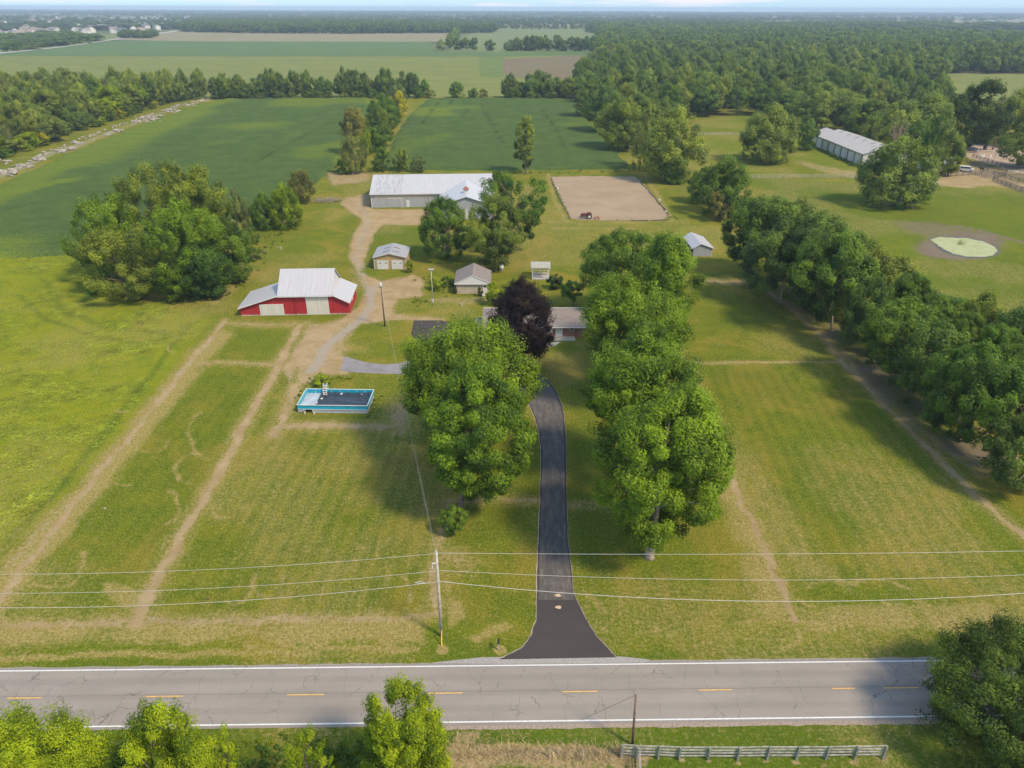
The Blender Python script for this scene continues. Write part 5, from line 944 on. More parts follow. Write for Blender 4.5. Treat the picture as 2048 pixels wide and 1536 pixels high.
# rocks along the field edge
def rock_mesh(seed):
    r = random.Random(seed); import bmesh; bm = bmesh.new(); bmesh.ops.create_icosphere(bm, subdivisions=2, radius=1)
    pl = [Vector((r.gauss(0, 1), r.gauss(0, 1), r.gauss(0, 1))).normalized() for _ in range(9)]
    for v in bm.verts:
        for p in pl:
            d = v.co.dot(p)-0.62
            if d > 0: v.co -= p*d
        v.co += Vector((r.uniform(-.05, .05),)*3)
    me = bpy.data.meshes.new('rock'); bm.to_mesh(me); bm.free(); me.materials.append(M['rock']); return me
rm = [rock_mesh(i) for i in range(4)]
def rock(px, py, s, label, group):
    B = G(px, py); o = link('rock', rt.choice(rm), loc=(B.x, B.y, s*0.25), label=label, cat='rock', group=group); o.scale = (s*rt.uniform(0.8, 1.6), s*rt.uniform(0.6, 1.0), s*rt.uniform(0.45, 0.7)); o.rotation_euler = (rt.uniform(-.2, .2), rt.uniform(-.2, .2), rt.uniform(0, 6))
for cx, cy, sx, sy, n_, s0, lb in ((8,346,22,10,16,1.3,'pale boulder of the pile at the left edge of the photo'), (5,325,14,8,8,1.2,'pale boulder behind the pile at the left edge'), (45,334,20,5,11,1.1,'pale slab rock of the second heap from the left'), (78,318,11,5,7,1.2,'pale rock of the heap below the yellow bush'), (118,304,14,3,7,1.2,'pale rock in the line along the field'), (142,299,5,2,3,1.4,'bright pale rock standing alone in the line'), (160,288,10,3,6,1.2,'rock in the middle of the stone line'), (213,271,6,2,4,1.2,'rock of the small group past the middle'), (240,262,10,3,6,1.1,'rock of the heap before the big far heap'),
        (296,240,26,8,30,1.1,'pale rock of the big far heap'), (345,222,14,4,10,1.1,'rock in the far stretch of the stone line'), (380,212,14,3,8,1.1,'rock near the far end of the stone line'), (404,203,6,2,4,1.5,'rock at the far end of the stone line')):
    for k in range(n_): rock(cx+rt.uniform(-sx, sx), cy+rt.uniform(-sy, sy)*0.8, s0*rt.uniform(0.6, 1.2), lb, lb)
for k in range(150):      # the loose line of stones between the heaps
    u = rt.random()**0.8; y = 262+u*250; x = float(np.interp(y, [200, 267, 313, 376, 430, 480, 520], [-184, -189, -197, -204, -206, -210, -202])); s = rt.uniform(0.4, 1.2)
    o = link('rock', rt.choice(rm), loc=(x+rt.uniform(-2.2, 1.0), y, s*0.2), label='small pale rock of the loose stone line between the heaps', cat='rock', group='loose stones along the field edge'); o.scale = (s, s*0.7, s*0.5); o.rotation_euler = (0, 0, rt.uniform(0, 6))
# ---------------------------------------------------------------- weeds and underbrush
wv = [o for o in bpy.data.objects if o.name.startswith('crown') and o.parent and o.parent.get('category') in ('shrub', 'bush') and o.data.name.startswith('shrub_crown')][:3]
seen = []; [seen.append(o) for o in wv if o.data not in [s.data for s in seen]]; wv = seen
def weeds(name, pxlines, n_, spread, s, colr, label, seed, hk=0.6, z=0.0):
    r = np.random.default_rng(seed); pts, scl = [], []
    for k in range(n_):
        ln = pxlines[r.integers(len(pxlines))]; i = r.integers(len(ln)-1); t = r.random(); px = ln[i][0]*(1-t)+ln[i+1][0]*t; py = ln[i][1]*(1-t)+ln[i+1][1]*t; g = G(px, py); q = r.uniform(*s)
        pts.append((g.x+r.normal()*spread, g.y+r.normal()*spread, z+q*hk*0.5)); scl.append((q/5, q/5, q*hk/5))
    return stuff(name, pts, scl, wv, colr, label, seed)
weeds('weeds', [[(395,600),(440,590),(500,560),(545,500),(585,455)], [(330,604),(400,602)]], 70, 1.2, (0.4, 1.1), 'olive', 'rank weeds along the right foot of the grove', 101)
weeds('weeds', [[(640,342),(700,345),(742,345)], [(985,345),(1100,346),(1262,342)], [(590,372),(640,345),(680,330)]], 130, 0.9, (0.4, 1.0), 'olive', 'tall weeds along the near edge of the soybean fields', 102)
weeds('weeds', [[(852,545),(880,590)], [(848,560),(905,560)], [(830,605),(850,600)]], 45, 1.2, (0.3, 0.8), 'bright', 'weeds filling the garden bed left of the shingled garage', 103)
weeds('weeds', [[(620,748),(610,780),(590,800)], [(640,760),(700,758)], [(752,790),(740,838)]], 60, 0.45, (0.2, 0.5), 'deep', 'long grass round the pool', 104)
weeds('weeds', [[(1100,356),(1118,395),(1140,436)], [(1272,354),(1300,385),(1345,432)], [(1180,440),(1330,442)], [(1330,430),(1360,440)]], 70, 0.5, (0.2, 0.6), 'olive', 'weeds along the arena edge', 105)
weeds('weeds', [[(1636,300),(1680,320),(1722,338)]], 80, 0.9, (0.6, 1.5), 'deep', 'bramble growing against the long side of the stable', 106, 0.9)
weeds('weeds', [[(545,440),(600,420),(620,400)], [(540,470),(505,505)]], 40, 1.0, (0.4, 0.9), 'olive', 'rough growth along the edge of the big soybean field', 107)
r8 = np.random.default_rng(8); pts, scl = [], []
for k in range(620):
    px = r8.uniform(-60, 735); py = r8.uniform(1478, 1620); g = G(px, py); q = r8.uniform(0.35, 0.95)*(1.0 if py > 1495 else 0.55); pts.append((g.x, g.y, q*0.4)); scl.append((q/5, q/5, q*0.75/5))
stuff('underbrush', pts, scl, wv, 'deep', 'thick dark underbrush below the road at the bottom left', 110)
pts, scl = [], []
for k in range(140):
    px = r8.uniform(180, 740); py = r8.uniform(1470, 1560); g = G(px, py); q = r8.uniform(0.2, 0.5); pts.append((g.x, g.y, q*0.5)); scl.append((q/5, q/5, q*1.1/5))
stuff('underbrush', pts, scl, wv, 'bright', 'light green sprigs among the underbrush at the bottom left', 111)
# tufts standing in the rough meadow, built as one uncountable growth
r = np.random.default_rng(55); tb = []
me = MB()
for k in range(14):
    a = r.uniform(0, 6.28); d = r.uniform(0, 0.22); q = Vector((math.cos(a)*d, math.sin(a)*d, 0)); b_ = r.uniform(0, 6.28); w = Vector((math.cos(b_), math.sin(b_), 0))*0.05; me.add([q-w, q+w, q+Vector((math.cos(a)*0.22, math.sin(a)*0.22, r.uniform(0.10, 0.26)))], [(0, 1, 2)])
M['tuft'] = plain('meadow_blades', (0.235, 0.285, 0.02), 0.8, 0.3, 0.35, obj=False)
g0 = G(120, 800); tuft = me.build('grass_tuft', M['tuft'], loc=(g0.x, g0.y, 0), kind='stuff', label='tuft of rough grass in the left meadow')
mp_ = PX([(-500,525),(150,514),(210,592),(360,622),(415,645),(350,715),(235,850),(75,1030),(-80,1150),(-500,1300)]); pts = np.array([(a, b) for a, b, s in scatter(mp_, 0.62, 56, 0.0) if in_view(a, b, 300)]); kz = vnoise(pts, 0.18, 57, 3)+0.3*r.random(len(pts)); pts = pts[kz > 0.60]; kz = kz[kz > 0.60]
print('tufts', len(pts)); s_ = 0.45+1.1*(kz-0.6); stuff('meadow_grass', np.c_[pts, np.zeros(len(pts))], np.stack([s_*1.6, s_*1.6, s_*1.2], -1), [tuft], 'bright', 'rough tufted grass of the bright left meadow', 58)
# dry grass clumps by the near fence
r = random.Random(31); mb = MB()
for k in range(2600):
    px = r.uniform(880, 1300); w = 1.0 if px < 1240 else 0.4
    if r.random() > w: continue
    g = G(px, r.gauss(1508, 9) if px > 1050 or r.random() < 0.8 else r.uniform(1462, 1500)); a = r.uniform(0, 6.28); h = r.uniform(0.15, 0.5); tx, ty = r.uniform(-.5, .5), r.uniform(-.5, .5); d = Vector((math.cos(a), math.sin(a), 0))*0.025
    mb.add([g-d, g+d, g+Vector((tx, ty, h))], [(0, 1, 2)])
mb.build('dry_grass', plain('dry_grass', (0.42, 0.32, 0.17), 0.9, 0.25, 1.5, obj=False), kind='stuff', label='tangled dead grass between the near fence and the young tree')
# brush pile
r = random.Random(32); mb = MB(); B = G(652, 402)
for k in range(240): a = r.uniform(0, 6.28); q = Vector((r.gauss(0, 2.2), r.gauss(0, 1.6), r.uniform(0, 0.9))); d = Vector((math.cos(a), math.sin(a), r.uniform(-.2, .35)))*r.uniform(0.4, 1.3); mb.tube([q-d, q+d], [0.05, 0.02], 3, False)
mb.build('brush_pile', plain('dead_branches', (0.34, 0.27, 0.21), 0.9, 0.2), loc=B, label='heap of dead branches left of the white barn', cat='brush pile')
# ---------------------------------------------------------------- air
mb = MB(); mb.box(-11000, -250, -1.5, 11000, 12300, 60)
m = bpy.data.materials.new('haze'); m.use_nodes = True; m.node_tree.nodes.clear(); n_ = m.node_tree.nodes
pv = n_.new('ShaderNodeVolumePrincipled'); pv.inputs['Color'].default_value = (0.66, 0.82, 1.0, 1); pv.inputs['Density'].default_value = 0.00013; pv.inputs['Anisotropy'].default_value = 0.0
oo = n_.new('ShaderNodeOutputMaterial'); m.node_tree.links.new(pv.outputs[0], oo.inputs['Volume'])
mb.build('haze', m, kind='stuff', label='thin blue summer haze over the countryside')
# ---------------------------------------------------------------- red barn
def part(mb, name, mat, parent, **k): return mb.build(name, M[mat] if isinstance(mat, str) else mat, parent, **k)
t = empty('barn', (-54.5, 132.8, 0), R(3.2), label='red wooden barn with white metal roofs and two white double doors', cat='barn')
W, D, xl, xr, ze, zr, zl, zw = 21.6, 9.8, 7.95, 18.5, 4.35, 8.1, 1.85, 2.75
ye = D/2
mb = MB()   # body: centre block and lean-to wings, front profile extruded back
mb.prism([(0, 0, 0), (W, 0, 0), (W, 0, zw-0.12), (xr, 0, ze-0.12), (xl, 0, ze-0.12), (0, 0, zl-0.12)], (0, D, 0)); part(mb, 'wall', 'red', t)
mb = MB(); mb.box(W+0.003, 0.02, 0, W+0.05, D, zw-0.16); part(mb, 'side_wall', 'red_side', t)
for x in (xl+0.1, xr-0.1):
    mb = MB(); mb.prism([(x, 0.05, ze-0.1), (x, D-0.05, ze-0.1), (x, ye, zr-0.15)], (0.08 if x < 10 else -0.08, 0, 0)); part(mb, 'gable_wall', 'white', t)
rf = MB(); rf.slab((xl-0.2, -0.55, ze-0.12), (xr+0.2, -0.55, ze-0.12), (xr+0.2, ye, zr), (xl-0.2, ye, zr), 0.12); part(rf, 'roof', 'white_metal', t)
rf = MB(); rf.slab((xr+0.2, D+0.4, ze), (xl-0.2, D+0.4, ze), (xl-0.2, ye+0.01, zr), (xr+0.2, ye+0.01, zr), 0.12); part(rf, 'roof', 'white_metal', t, label='rear roof slope')
WM2 = ribbed('white_metal_wing', (0.43, 0.42, 0.43), 1, 0.9, 0.4, 0.38, (0.40, 0.39, 0.39), 0.03)
rf = MB(); rf.slab((-0.35, -0.5, zl), (xl+0.08, -0.5, ze+0.03), (xl+0.08, D-0.6, ze+0.03), (-0.35, D-0.6, zl), 0.06); rf.build('wing_roof', WM2, t, label='left lean-to roof')
rf = MB(); rf.slab((xr-0.08, -0.5, ze+0.03), (W+0.45, -0.5, zw-0.1), (W+0.45, D+0.1, zw-0.1), (xr-0.08, D+0.1, ze+0.03), 0.06); rf.build('wing_roof', WM2, t, label='right lean-to roof')
def double_door(x0, x1, h, y=-0.06):
    for a, b_ in ((x0, (x0+x1)/2-0.015), ((x0+x1)/2+0.015, x1)):
        d = MB(); d.box(a, y-0.05, 0.05, b_, y, h); part(d, 'door', 'door_white', t)
    f = MB(); f.box(x0-0.12, y-0.03, 0, x0-0.003, y+0.055, h+0.14); f.box(x1+0.003, y-0.03, 0, x1+0.12, y+0.055, h+0.14); f.box(x0-0.003, y-0.03, h+0.004, x1+0.003, y+0.055, h+0.14); part(f, 'door_frame', 'white', t)
double_door(4.0, 8.5, 2.25); double_door(13.3, 17.5, 3.7)
f = MB(); f.beam((-0.3, -0.53, zl-0.14), (xl-0.2, -0.53, ze-0.12), 0.06, 0.18); f.beam((xr+0.2, -0.53, ze-0.12), (W+0.4, -0.53, zw-0.24), 0.06, 0.18); f.beam((xl-0.2, -0.59, ze-0.24), (xr+0.2, -0.59, ze-0.24), 0.06, 0.18); part(f, 'fascia', 'white', t)
f = MB(); f.tube([(10.9, -0.12, 0), (10.9, -0.12, ze-0.3)], 0.05, 6); part(f, 'downpipe', 'rust', t)
for k in range(52):
    x = 0.3+k*0.415
    if 3.8 < x < 8.65 or 13.1 < x < 17.65: continue
    h = np.interp(x, [0, xl, xr, W], [zl, ze, ze, zw])-0.25; s_ = MB(); s_.box(x, -0.028, 0.25, x+0.05, -0.002, h); part(s_, 'batten', 'red', t)
s_ = MB(); s_.box(-0.04, -0.07, 0, W+0.06, -0.031, 0.24); part(s_, 'sill', plain('stone_footing', (0.42, 0.33, 0.26), 0.9, 0.2, 2), t)
w_ = MB(); w_.box(W+0.052, 4.2, 1.3, W+0.08, 5.0, 2.2); part(w_, 'window', 'white', t)

# tan garage
t = empty('garage', (-32.7, 161.9, 0), R(1.0), label='tan boarded garage with two white doors and grey metal roof', cat='garage')
W, D, H_, A_ = 7.5, 8.0, 2.95, 3.9
mb = MB(); mb.prism([(0, 0, 0), (W, 0, 0), (W, 0, H_), (W/2, 0, A_-0.1), (0, 0, H_)], (0, D, 0)); part(mb, 'wall', 'tan_wall', t)
mb = MB(); mb.box(W+0.003, 0.1, 0, W+0.03, D-0.1, H_-0.1); part(mb, 'side_wall', 'tan_wall_side', t)
for x0, x1, z0, z1 in ((-0.3, W/2, H_-0.05, A_+0.05), (W+0.3, W/2, H_-0.05, A_+0.05)):
    rf = MB()
    if x0 < x1: rf.slab((x0, -0.3, z0), (x1, -0.3, z1), (x1, D+0.3, z1), (x0, D+0.3, z0), 0.08)
    else: rf.slab((x1+0.004, -0.3, z1), (x0, -0.3, z0), (x0, D+0.3, z0), (x1+0.004, D+0.3, z1), 0.08)
    part(rf, 'roof', 'grey_metal', t)
for y in (1.9, 4.9):
    for s in (-1, 1):
        a = W/2+s*0.25; b_ = W/2+s*2.0; za = A_+0.07-abs(a-W/2)/(W/2+.3)*1.0; zb = A_+0.07-abs(b_-W/2)/(W/2+.3)*1.0
        sk = MB(); q = [(a, y, za), (b_, y, zb), (b_, y+0.45, zb), (a, y+0.45, za)]; q = q if s > 0 else q[::-1]; sk.slab(*q, 0.03); part(sk, 'skylight', plain('brown_panel', (0.16, 0.13, 0.13), 0.7, 0.1), t)
for i, x0 in enumerate((0.72, 4.12)):
    d = MB(); d.box(x0, -0.07, 0.02, x0+2.6, -0.004, 2.12); dd = part(d, 'garage_door', 'white', t)
    for j in (1, 2, 3): s_ = MB(); s_.box(x0, -0.078, 2.12*j/4-0.012, x0+2.6, -0.071, 2.12*j/4+0.012); part(s_, 'panel_joint', 'steel', dd)
    for k in (0.45, 1.85): s_ = MB(); s_.box(x0+k, -0.085, 1.42, x0+k+0.45, -0.072, 1.6); part(s_, 'pane', 'glass', dd)
f = MB(); f.beam((-0.3, -0.32, H_-0.08), (W/2, -0.32, A_+0.0), 0.05, 0.16); f.beam((W/2, -0.32, A_+0.0), (W+0.3, -0.32, H_-0.08), 0.05, 0.16); f.box(-0.06, -0.04, 0, 0.10, -0.003, H_-0.1); f.box(W-0.10, -0.04, 0, W+0.06, -0.003, H_-0.1); f.box(0.11, -0.035, 2.14, W-0.11, -0.004, 2.24); part(f, 'trim', 'off_white', t)

# small shingled garage
t = empty('garage', (-12.1, 145.7, 0), R(1.0), label='small beige garage with brown shingled gable roof and white gable', cat='garage')
W, D, H_, A_ = 7.1, 8.0, 2.45, 4.25
mb = MB(); mb.box(0, 0, 0, W, D, H_-0.06); part(mb, 'wall', 'beige_wall', t)
mb = MB(); mb.prism([(-0.2, -0.28, H_-0.05), (W+0.2, -0.28, H_-0.05), (W/2, -0.28, A_-0.12)], (0, 0.2, 0)); part(mb, 'gable', 'white', t)
mb = MB(); mb.prism([(-0.1, D+0.1, H_-0.05), (W+0.1, D+0.1, H_-0.05), (W/2, D+0.1, A_-0.12)], (0, 0.1, 0)); part(mb, 'gable', 'white', t)
rf = MB(); rf.slab((-0.45, -0.32, H_-0.04), (W/2, -0.32, A_), (W/2, D+0.3, A_), (-0.45, D+0.3, H_-0.04), 0.1); part(rf, 'roof', 'shingle', t)
rf = MB(); rf.slab((W/2+0.004, -0.32, A_), (W+0.45, -0.32, H_-0.04), (W+0.45, D+0.3, H_-0.04), (W/2+0.004, D+0.3, A_), 0.1); part(rf, 'roof', 'shingle', t)
f = MB(); f.box(-0.4, -0.36, H_-0.24, W+0.4, -0.29, H_-0.055); f.beam((-0.45, -0.345, H_-0.06), (W/2, -0.345, A_-0.02), 0.04, 0.14); f.beam((W/2, -0.345, A_-0.02), (W+0.45, -0.345, H_-0.06), 0.04, 0.14); part(f, 'trim', 'white', t)
d = MB(); d.box(W-1.35, -0.07, 0.02, W-0.45, -0.004, 2.1); dd = part(d, 'door', 'white', t); s_ = MB(); s_.box(W-1.2, -0.09, 1.45, W-0.6, -0.075, 1.9); part(s_, 'pane', 'glass', dd)
s_ = MB(); s_.box(W-1.7, -1.5, 0, W-0.2, -0.2, 0.14); part(s_, 'step', 'concrete', t)

# brick house
t = empty('house', (-5.2, 122.7, 0), R(0.6), label='long low brick ranch house with grey-brown shingle roof behind the purple tree', cat='house')
W, D, H_, A_ = 22.0, 7.9, 2.45, 4.35
mb = MB(); mb.box(7.5, 0, 0, W, D, H_); part(mb, 'wall', 'brick', t)
mb = MB(); mb.box(0, -0.9, 0, 7.49, D, H_-0.02); part(mb, 'wall', 'beige_wall', t, label='garage end wall')
e = MB(); e.prism([(0.01, -0.3, H_+0.002), (0.01, D+0.3, H_+0.002), (0.01, D/2, A_-0.15)], (W-0.02, 0, 0)); part(e, 'gable', 'off_white', t)
rf = MB(); rf.slab((-0.35, -1.6, H_-0.36), (7.6, -1.6, H_-0.36), (7.6, D/2, A_), (-0.35, D/2, A_), 0.12); part(rf, 'roof', 'shingle', t, label='lower-reaching roof at the garage end')
rf = MB(); rf.slab((7.604, -0.6, H_-0.10), (W+0.5, -0.6, H_-0.10), (W+0.5, D/2, A_), (7.604, D/2, A_), 0.12); part(rf, 'roof', 'shingle', t)
rf = MB(); rf.slab((W+0.5, D+0.6, H_-0.1), (-0.35, D+0.6, H_-0.1), (-0.35, D/2+0.004, A_), (W+0.5, D/2+0.004, A_), 0.12); part(rf, 'roof', 'shingle', t, label='rear roof slope')
f = MB(); f.box(7.61, -0.72, H_-0.30, W+0.5, -0.61, H_-0.12); part(f, 'gutter', 'white', t); f = MB(); f.box(-0.35, -1.72, H_-0.58, 7.6, -1.61, H_-0.40); part(f, 'gutter', 'white', t); f = MB(); f.box(-0.3, D/2-0.09, A_-0.01, W+0.45, D/2+0.09, A_+0.05); part(f, 'ridge_cap', 'off_white', t)
mb = MB(); mb.box(-1.6, 0.8, 0, -0.01, 4.2, 2.0); part(mb, 'side_porch', 'beige_wall', t)
rf = MB(); rf.slab((-1.9, 0.6, 1.95), (-0.36, 0.6, 2.35), (-0.36, 4.5, 2.35), (-1.9, 4.5, 1.95), 0.1); part(rf, 'side_porch_roof', 'shingle', t)
def window(x0, x1, z0, z1, shut):
    w_ = MB(); w_.box(x0, -0.03, z0, x1, -0.004, z1); ww = part(w_, 'window', 'glass', t)
    f = MB(); f.box(x0-0.08, -0.06, z0-0.08, x0-0.003, -0.005, z1+0.08); f.box(x1+0.003, -0.06, z0-0.08, x1+0.08, -0.005, z1+0.08); f.box(x0-0.003, -0.06, z1+0.003, x1+0.003, -0.005, z1+0.08); f.box(x0-0.003, -0.06, z0-0.08, x1+0.003, -0.005, z0-0.003); f.box(x0, -0.05, (z0+z1)/2-0.03, x1, -0.032, (z0+z1)/2+0.03); part(f, 'frame', 'white', ww)
    for s in shut: a = x0-0.50 if s < 0 else x1+0.10; m_ = MB(); m_.box(a, -0.07, z0-0.08, a+0.4, -0.004, z1+0.08); part(m_, 'shutter', 'white', t)
window(11.1, 12.3, 0.9, 2.05, (-1, 1)); window(16.0, 16.8, 1.35, 1.95, ()); window(19.6, 21.0, 0.9, 2.05, (-1, 1))
d = MB(); d.box(13.55, -0.06, 0.20, 14.5, -0.004, 2.2); dd = part(d, 'door', 'white', t); s_ = MB(); s_.box(13.75, -0.075, 1.75, 13.95, -0.062, 1.98); s_.box(14.1, -0.075, 1.75, 14.3, -0.062, 1.98); part(s_, 'pane', 'glass', dd)
f = MB(); f.box(13.35, -0.08, 0.16, 13.546, -0.005, 2.32); f.box(14.504, -0.08, 0.16, 14.7, -0.005, 2.32); part(f, 'door_frame', 'white', t)
f = MB(); f.tube([(17.2, -0.1, 0), (17.2, -0.1, 2.2)], 0.05, 6); part(f, 'downpipe', 'rust', t)
s_ = MB(); s_.box(12.9, -1.75, 0, 17.0, -0.01, 0.16); part(s_, 'porch', 'concrete', t)
ap = MB(); ap.poly([(x, y, 0.024) for x, y in PX([(1107,684),(1122,684),(1112,690),(1098,695),(1080,697),(1060,700),(1060,694),(1085,690)])]); ap.build('path', M['concrete'], kind='structure', label='short pale concrete path in front of the porch')
a_ = MB(); a_.tube([(1.5, 2.2, 3.1), (1.5, 2.2, 5.2)], 0.03, 5); [a_.tube([(1.5-s, 2.2, 4.2+0.2*k), (1.5+s, 2.2, 4.2+0.2*k)], 0.015, 4) for k, s in enumerate((0.7, 0.6, 0.5, 0.4, 0.3))]; a_.tube([(1.5, 1.6, 5.1), (1.5, 2.8, 5.1)], 0.015, 4); part(a_, 'aerial', 'black', t)

# big white-roofed barn
t = empty('barn', (-43.6, 220.6, 0), R(3.6), label='long grey metal barn with streaked white roof at the end of the track', cat='barn')
W, D, H_, A_ = 37.6, 25.0, 4.4, 7.5
mb = MB(); mb.box(0, 0, 0, W, D, H_-0.05); part(mb, 'wall', 'grey_wall', t)
mb = MB(); mb.box(0.9, -0.05, 2.75, 20.2, -0.004, 3.95); part(mb, 'tan_band', 'tan_strip', t)  # tan band along the upper front wall
mb = MB(); mb.prism([(0.05, 0, H_-0.04), (0.05, D, H_-0.04), (0.05, D/2, A_-0.2)], (W-0.1, 0, 0)); part(mb, 'gable', 'grey_wall', t)
rf = MB(); rf.slab((-0.4, -0.5, H_-0.1), (W+0.4, -0.5, H_-0.1), (W+0.4, D/2, A_), (-0.4, D/2, A_), 0.12); part(rf, 'roof', 'barn_roof', t)
rf = MB(); rf.slab((W+0.4, D+0.5, H_-0.1), (-0.4, D+0.5, H_-0.1), (-0.4, D/2+0.005, A_), (W+0.4, D/2+0.005, A_), 0.12); part(rf, 'roof', 'white_metal', t, label='rear roof slope')
f = MB(); f.box(-0.4, -0.62, H_-0.36, W+0.4, -0.51, H_-0.12); f.box(-0.1, -0.08, 0, 0.12, -0.005, H_-0.1); f.tube([(18.0, -0.2, 0), (18.0, -0.2, H_-0.3)], 0.07, 6); part(f, 'trim', 'white', t)
d = MB(); d.box(5.0, -0.12, 0.05, 9.2, -0.052, 2.7); part(d, 'sliding_door', 'grey_wall', t); d = MB(); d.box(5.0, -0.16, 2.72, 9.4, -0.06, 2.86); d.box(9.25, -0.13, 0, 9.4, -0.053, 2.7); part(d, 'door_rail', 'white', t)
d = MB(); d.box(10.7, -0.1, 0.05, 11.7, -0.052, 2.15); part(d, 'door', 'white', t)
t = empty('barn_wing', (-21.2, 206.7, 0), R(3.6), label='grey gabled barn wing with red-brown cupola half hidden by yard trees', cat='barn')
W, D, H_, A_ = 15.6, 14.2, 4.1, 6.7
mb = MB(); mb.box(0, 0, 0, W, D-0.6, H_-0.05); part(mb, 'wall', 'grey_wall', t); mb = MB(); mb.prism([(0, 0.01, H_-0.04), (W, 0.01, H_-0.04), (W/2, 0.01, A_-0.2)], (0, D-0.1, 0)); part(mb, 'gable', 'grey_wall', t)
GM2 = ribbed('wing_metal', (0.46, 0.46, 0.47), 1, 0.9, 0.4, 0.45, (0.38, 0.37, 0.37), 0.05)
rf = MB(); rf.slab((-0.4, -0.5, H_-0.1), (W/2, -0.5, A_), (W/2, D+9, A_), (-0.4, D-0.6, H_-0.1), 0.12); rf.build('roof', GM2, t)
rf = MB(); rf.slab((W/2+0.005, -0.5, A_), (W+0.4, -0.5, H_-0.1), (W+0.4, D-0.6, H_-0.1), (W/2+0.005, D+9, A_), 0.12); rf.build('roof', GM2, t)
c = MB(); c.box(W/2-0.6, 5.4, A_-0.4, W/2+0.6, 6.6, A_+0.7); cc = part(c, 'cupola', 'white', t); c = MB(); c.add([(W/2-0.9, 5.1, A_+0.71), (W/2+0.9, 5.1, A_+0.71), (W/2+0.9, 6.9, A_+0.71), (W/2-0.9, 6.9, A_+0.71), (W/2, 6, A_+1.7)], [(0, 3, 2, 1), (0, 1, 4), (1, 2, 4), (2, 3, 4), (3, 0, 4)]); part(c, 'cupola_roof', 'copper', cc)
d = MB(); d.box(4.6, -0.1, 0.05, 8.2, -0.005, 3.0); part(d, 'door', 'off_white', t)

# loafing shed
t = empty('shed', (45.3, 172.5, 0), R(1.5), label='small grey-white open-sided animal shed beside the dense row of trees', cat='shed')
W, D = 4.6, 10.0
mb = MB(); mb.prism([(0.05, 0.003, 0), (W, 0.003, 0), (W, 0.003, 2.1), (1.6, 0.003, 3.15), (0.05, 0.003, 2.25)], (0, 0.06, 0)); part(mb, 'end_wall', 'grey_wall', t, label='near gable wall')
mb = MB(); mb.prism([(0, D-0.06, 0), (W, D-0.06, 0), (W, D-0.06, 2.1), (1.6, D-0.06, 3.15), (0, D-0.06, 2.25)], (0, 0.06, 0)); part(mb, 'end_wall', 'grey_wall', t, label='far gable wall')
mb = MB(); mb.box(W-0.06, 0.07, 0, W, D-0.07, 2.1); part(mb, 'back_wall', 'grey_wall', t)
for y in (0.0, D/3, 2*D/3, D-0.15): p = MB(); p.box(-0.05, y+0.065, 0, 0.09, y+0.2, 2.2); part(p, 'post', 'white', t)
rf = MB(); rf.slab((-0.5, -0.25, 2.05), (1.6, -0.25, 3.3), (1.6, D+0.25, 3.3), (-0.5, D+0.25, 2.05), 0.06); rf.build('roof', WM2, t)
rf = MB(); rf.slab((1.605, -0.25, 3.3), (W+0.4, -0.25, 2.1), (W+0.4, D+0.25, 2.1), (1.605, D+0.25, 3.3), 0.06); rf.build('roof', WM2, t)
f = MB(); f.box(W-0.1, -0.03, 0, W+0.03, 0.0, 2.05); f.box(-0.02, -0.03, 0, 0.1, 0.0, 2.15); f.beam((-0.5, -0.27, 2.0), (1.6, -0.27, 3.24), 0.04, 0.12); f.beam((1.6, -0.27, 3.24), (W+0.4, -0.27, 2.04), 0.04, 0.12); part(f, 'trim', 'white', t)
fl = MB(); fl.poly([(0.1, 0.1, 0.02), (W-0.1, 0.1, 0.02), (W-0.1, D-0.1, 0.02), (0.1, D-0.1, 0.02)]); part(fl, 'floor', plain('bare_floor', (0.22, 0.16, 0.12), 0.95, 0.15), t)

# long stable
B = G(1722, 332); t = empty('stable', B, R(1.2), label='long white stable with ribbed pale roof and brambles along its side', cat='stable')
W, D, H_, A_ = 19.0, 46.0, 4.7, 7.2
mb = MB(); mb.box(0, 0, 0, W, D, H_-0.05); part(mb, 'wall', 'off_white', t); mb = MB(); mb.prism([(0, 0.02, H_-0.04), (W, 0.02, H_-0.04), (W/2, 0.02, A_-0.2)], (0, D-0.04, 0)); part(mb, 'gable', 'off_white', t)
mb = MB(); mb.box(-0.06, 0.5, H_-1.0, -0.004, D-0.5, H_-0.2); part(mb, 'tan_band', 'tan_strip', t)
for k in range(7): y = 3+k*6.2; d = MB(); d.box(-0.08, y, 0.3, -0.005, y+3.6, H_-1.1); part(d, 'sliding_door', 'white', t)
for k in range(8): y = 0.3+k*6.35; d = MB(); d.box(-0.12, y, 0, -0.005, y+0.5, H_-0.6); part(d, 'creeper', plain('creeper_leaves', (0.05, 0.09, 0.03), 0.9, 0.3, 3), t)
rf = MB(); rf.slab((-0.6, -0.4, H_-0.1), (W/2, -0.4, A_), (W/2, D+0.4, A_), (-0.6, D+0.4, H_-0.1), 0.14); part(rf, 'roof', 'stable_roof', t)
rf = MB(); rf.slab((W/2+0.01, -0.4, A_), (W+0.6, -0.4, H_-0.1), (W+0.6, D+0.4, H_-0.1), (W/2+0.01, D+0.4, A_), 0.14); part(rf, 'roof', 'stable_roof', t)
for k in range(6): s_ = MB(); y = 3+k*7.4; z1, z0 = A_+0.03, A_-1.5; s_.slab((W/2-5.6, y, z0), (W/2-0.3, y, z1-0.07), (W/2-0.3, y+0.5, z1-0.07), (W/2-5.6, y+0.5, z0), 0.04); part(s_, 'roof_strip', 'dark', t)
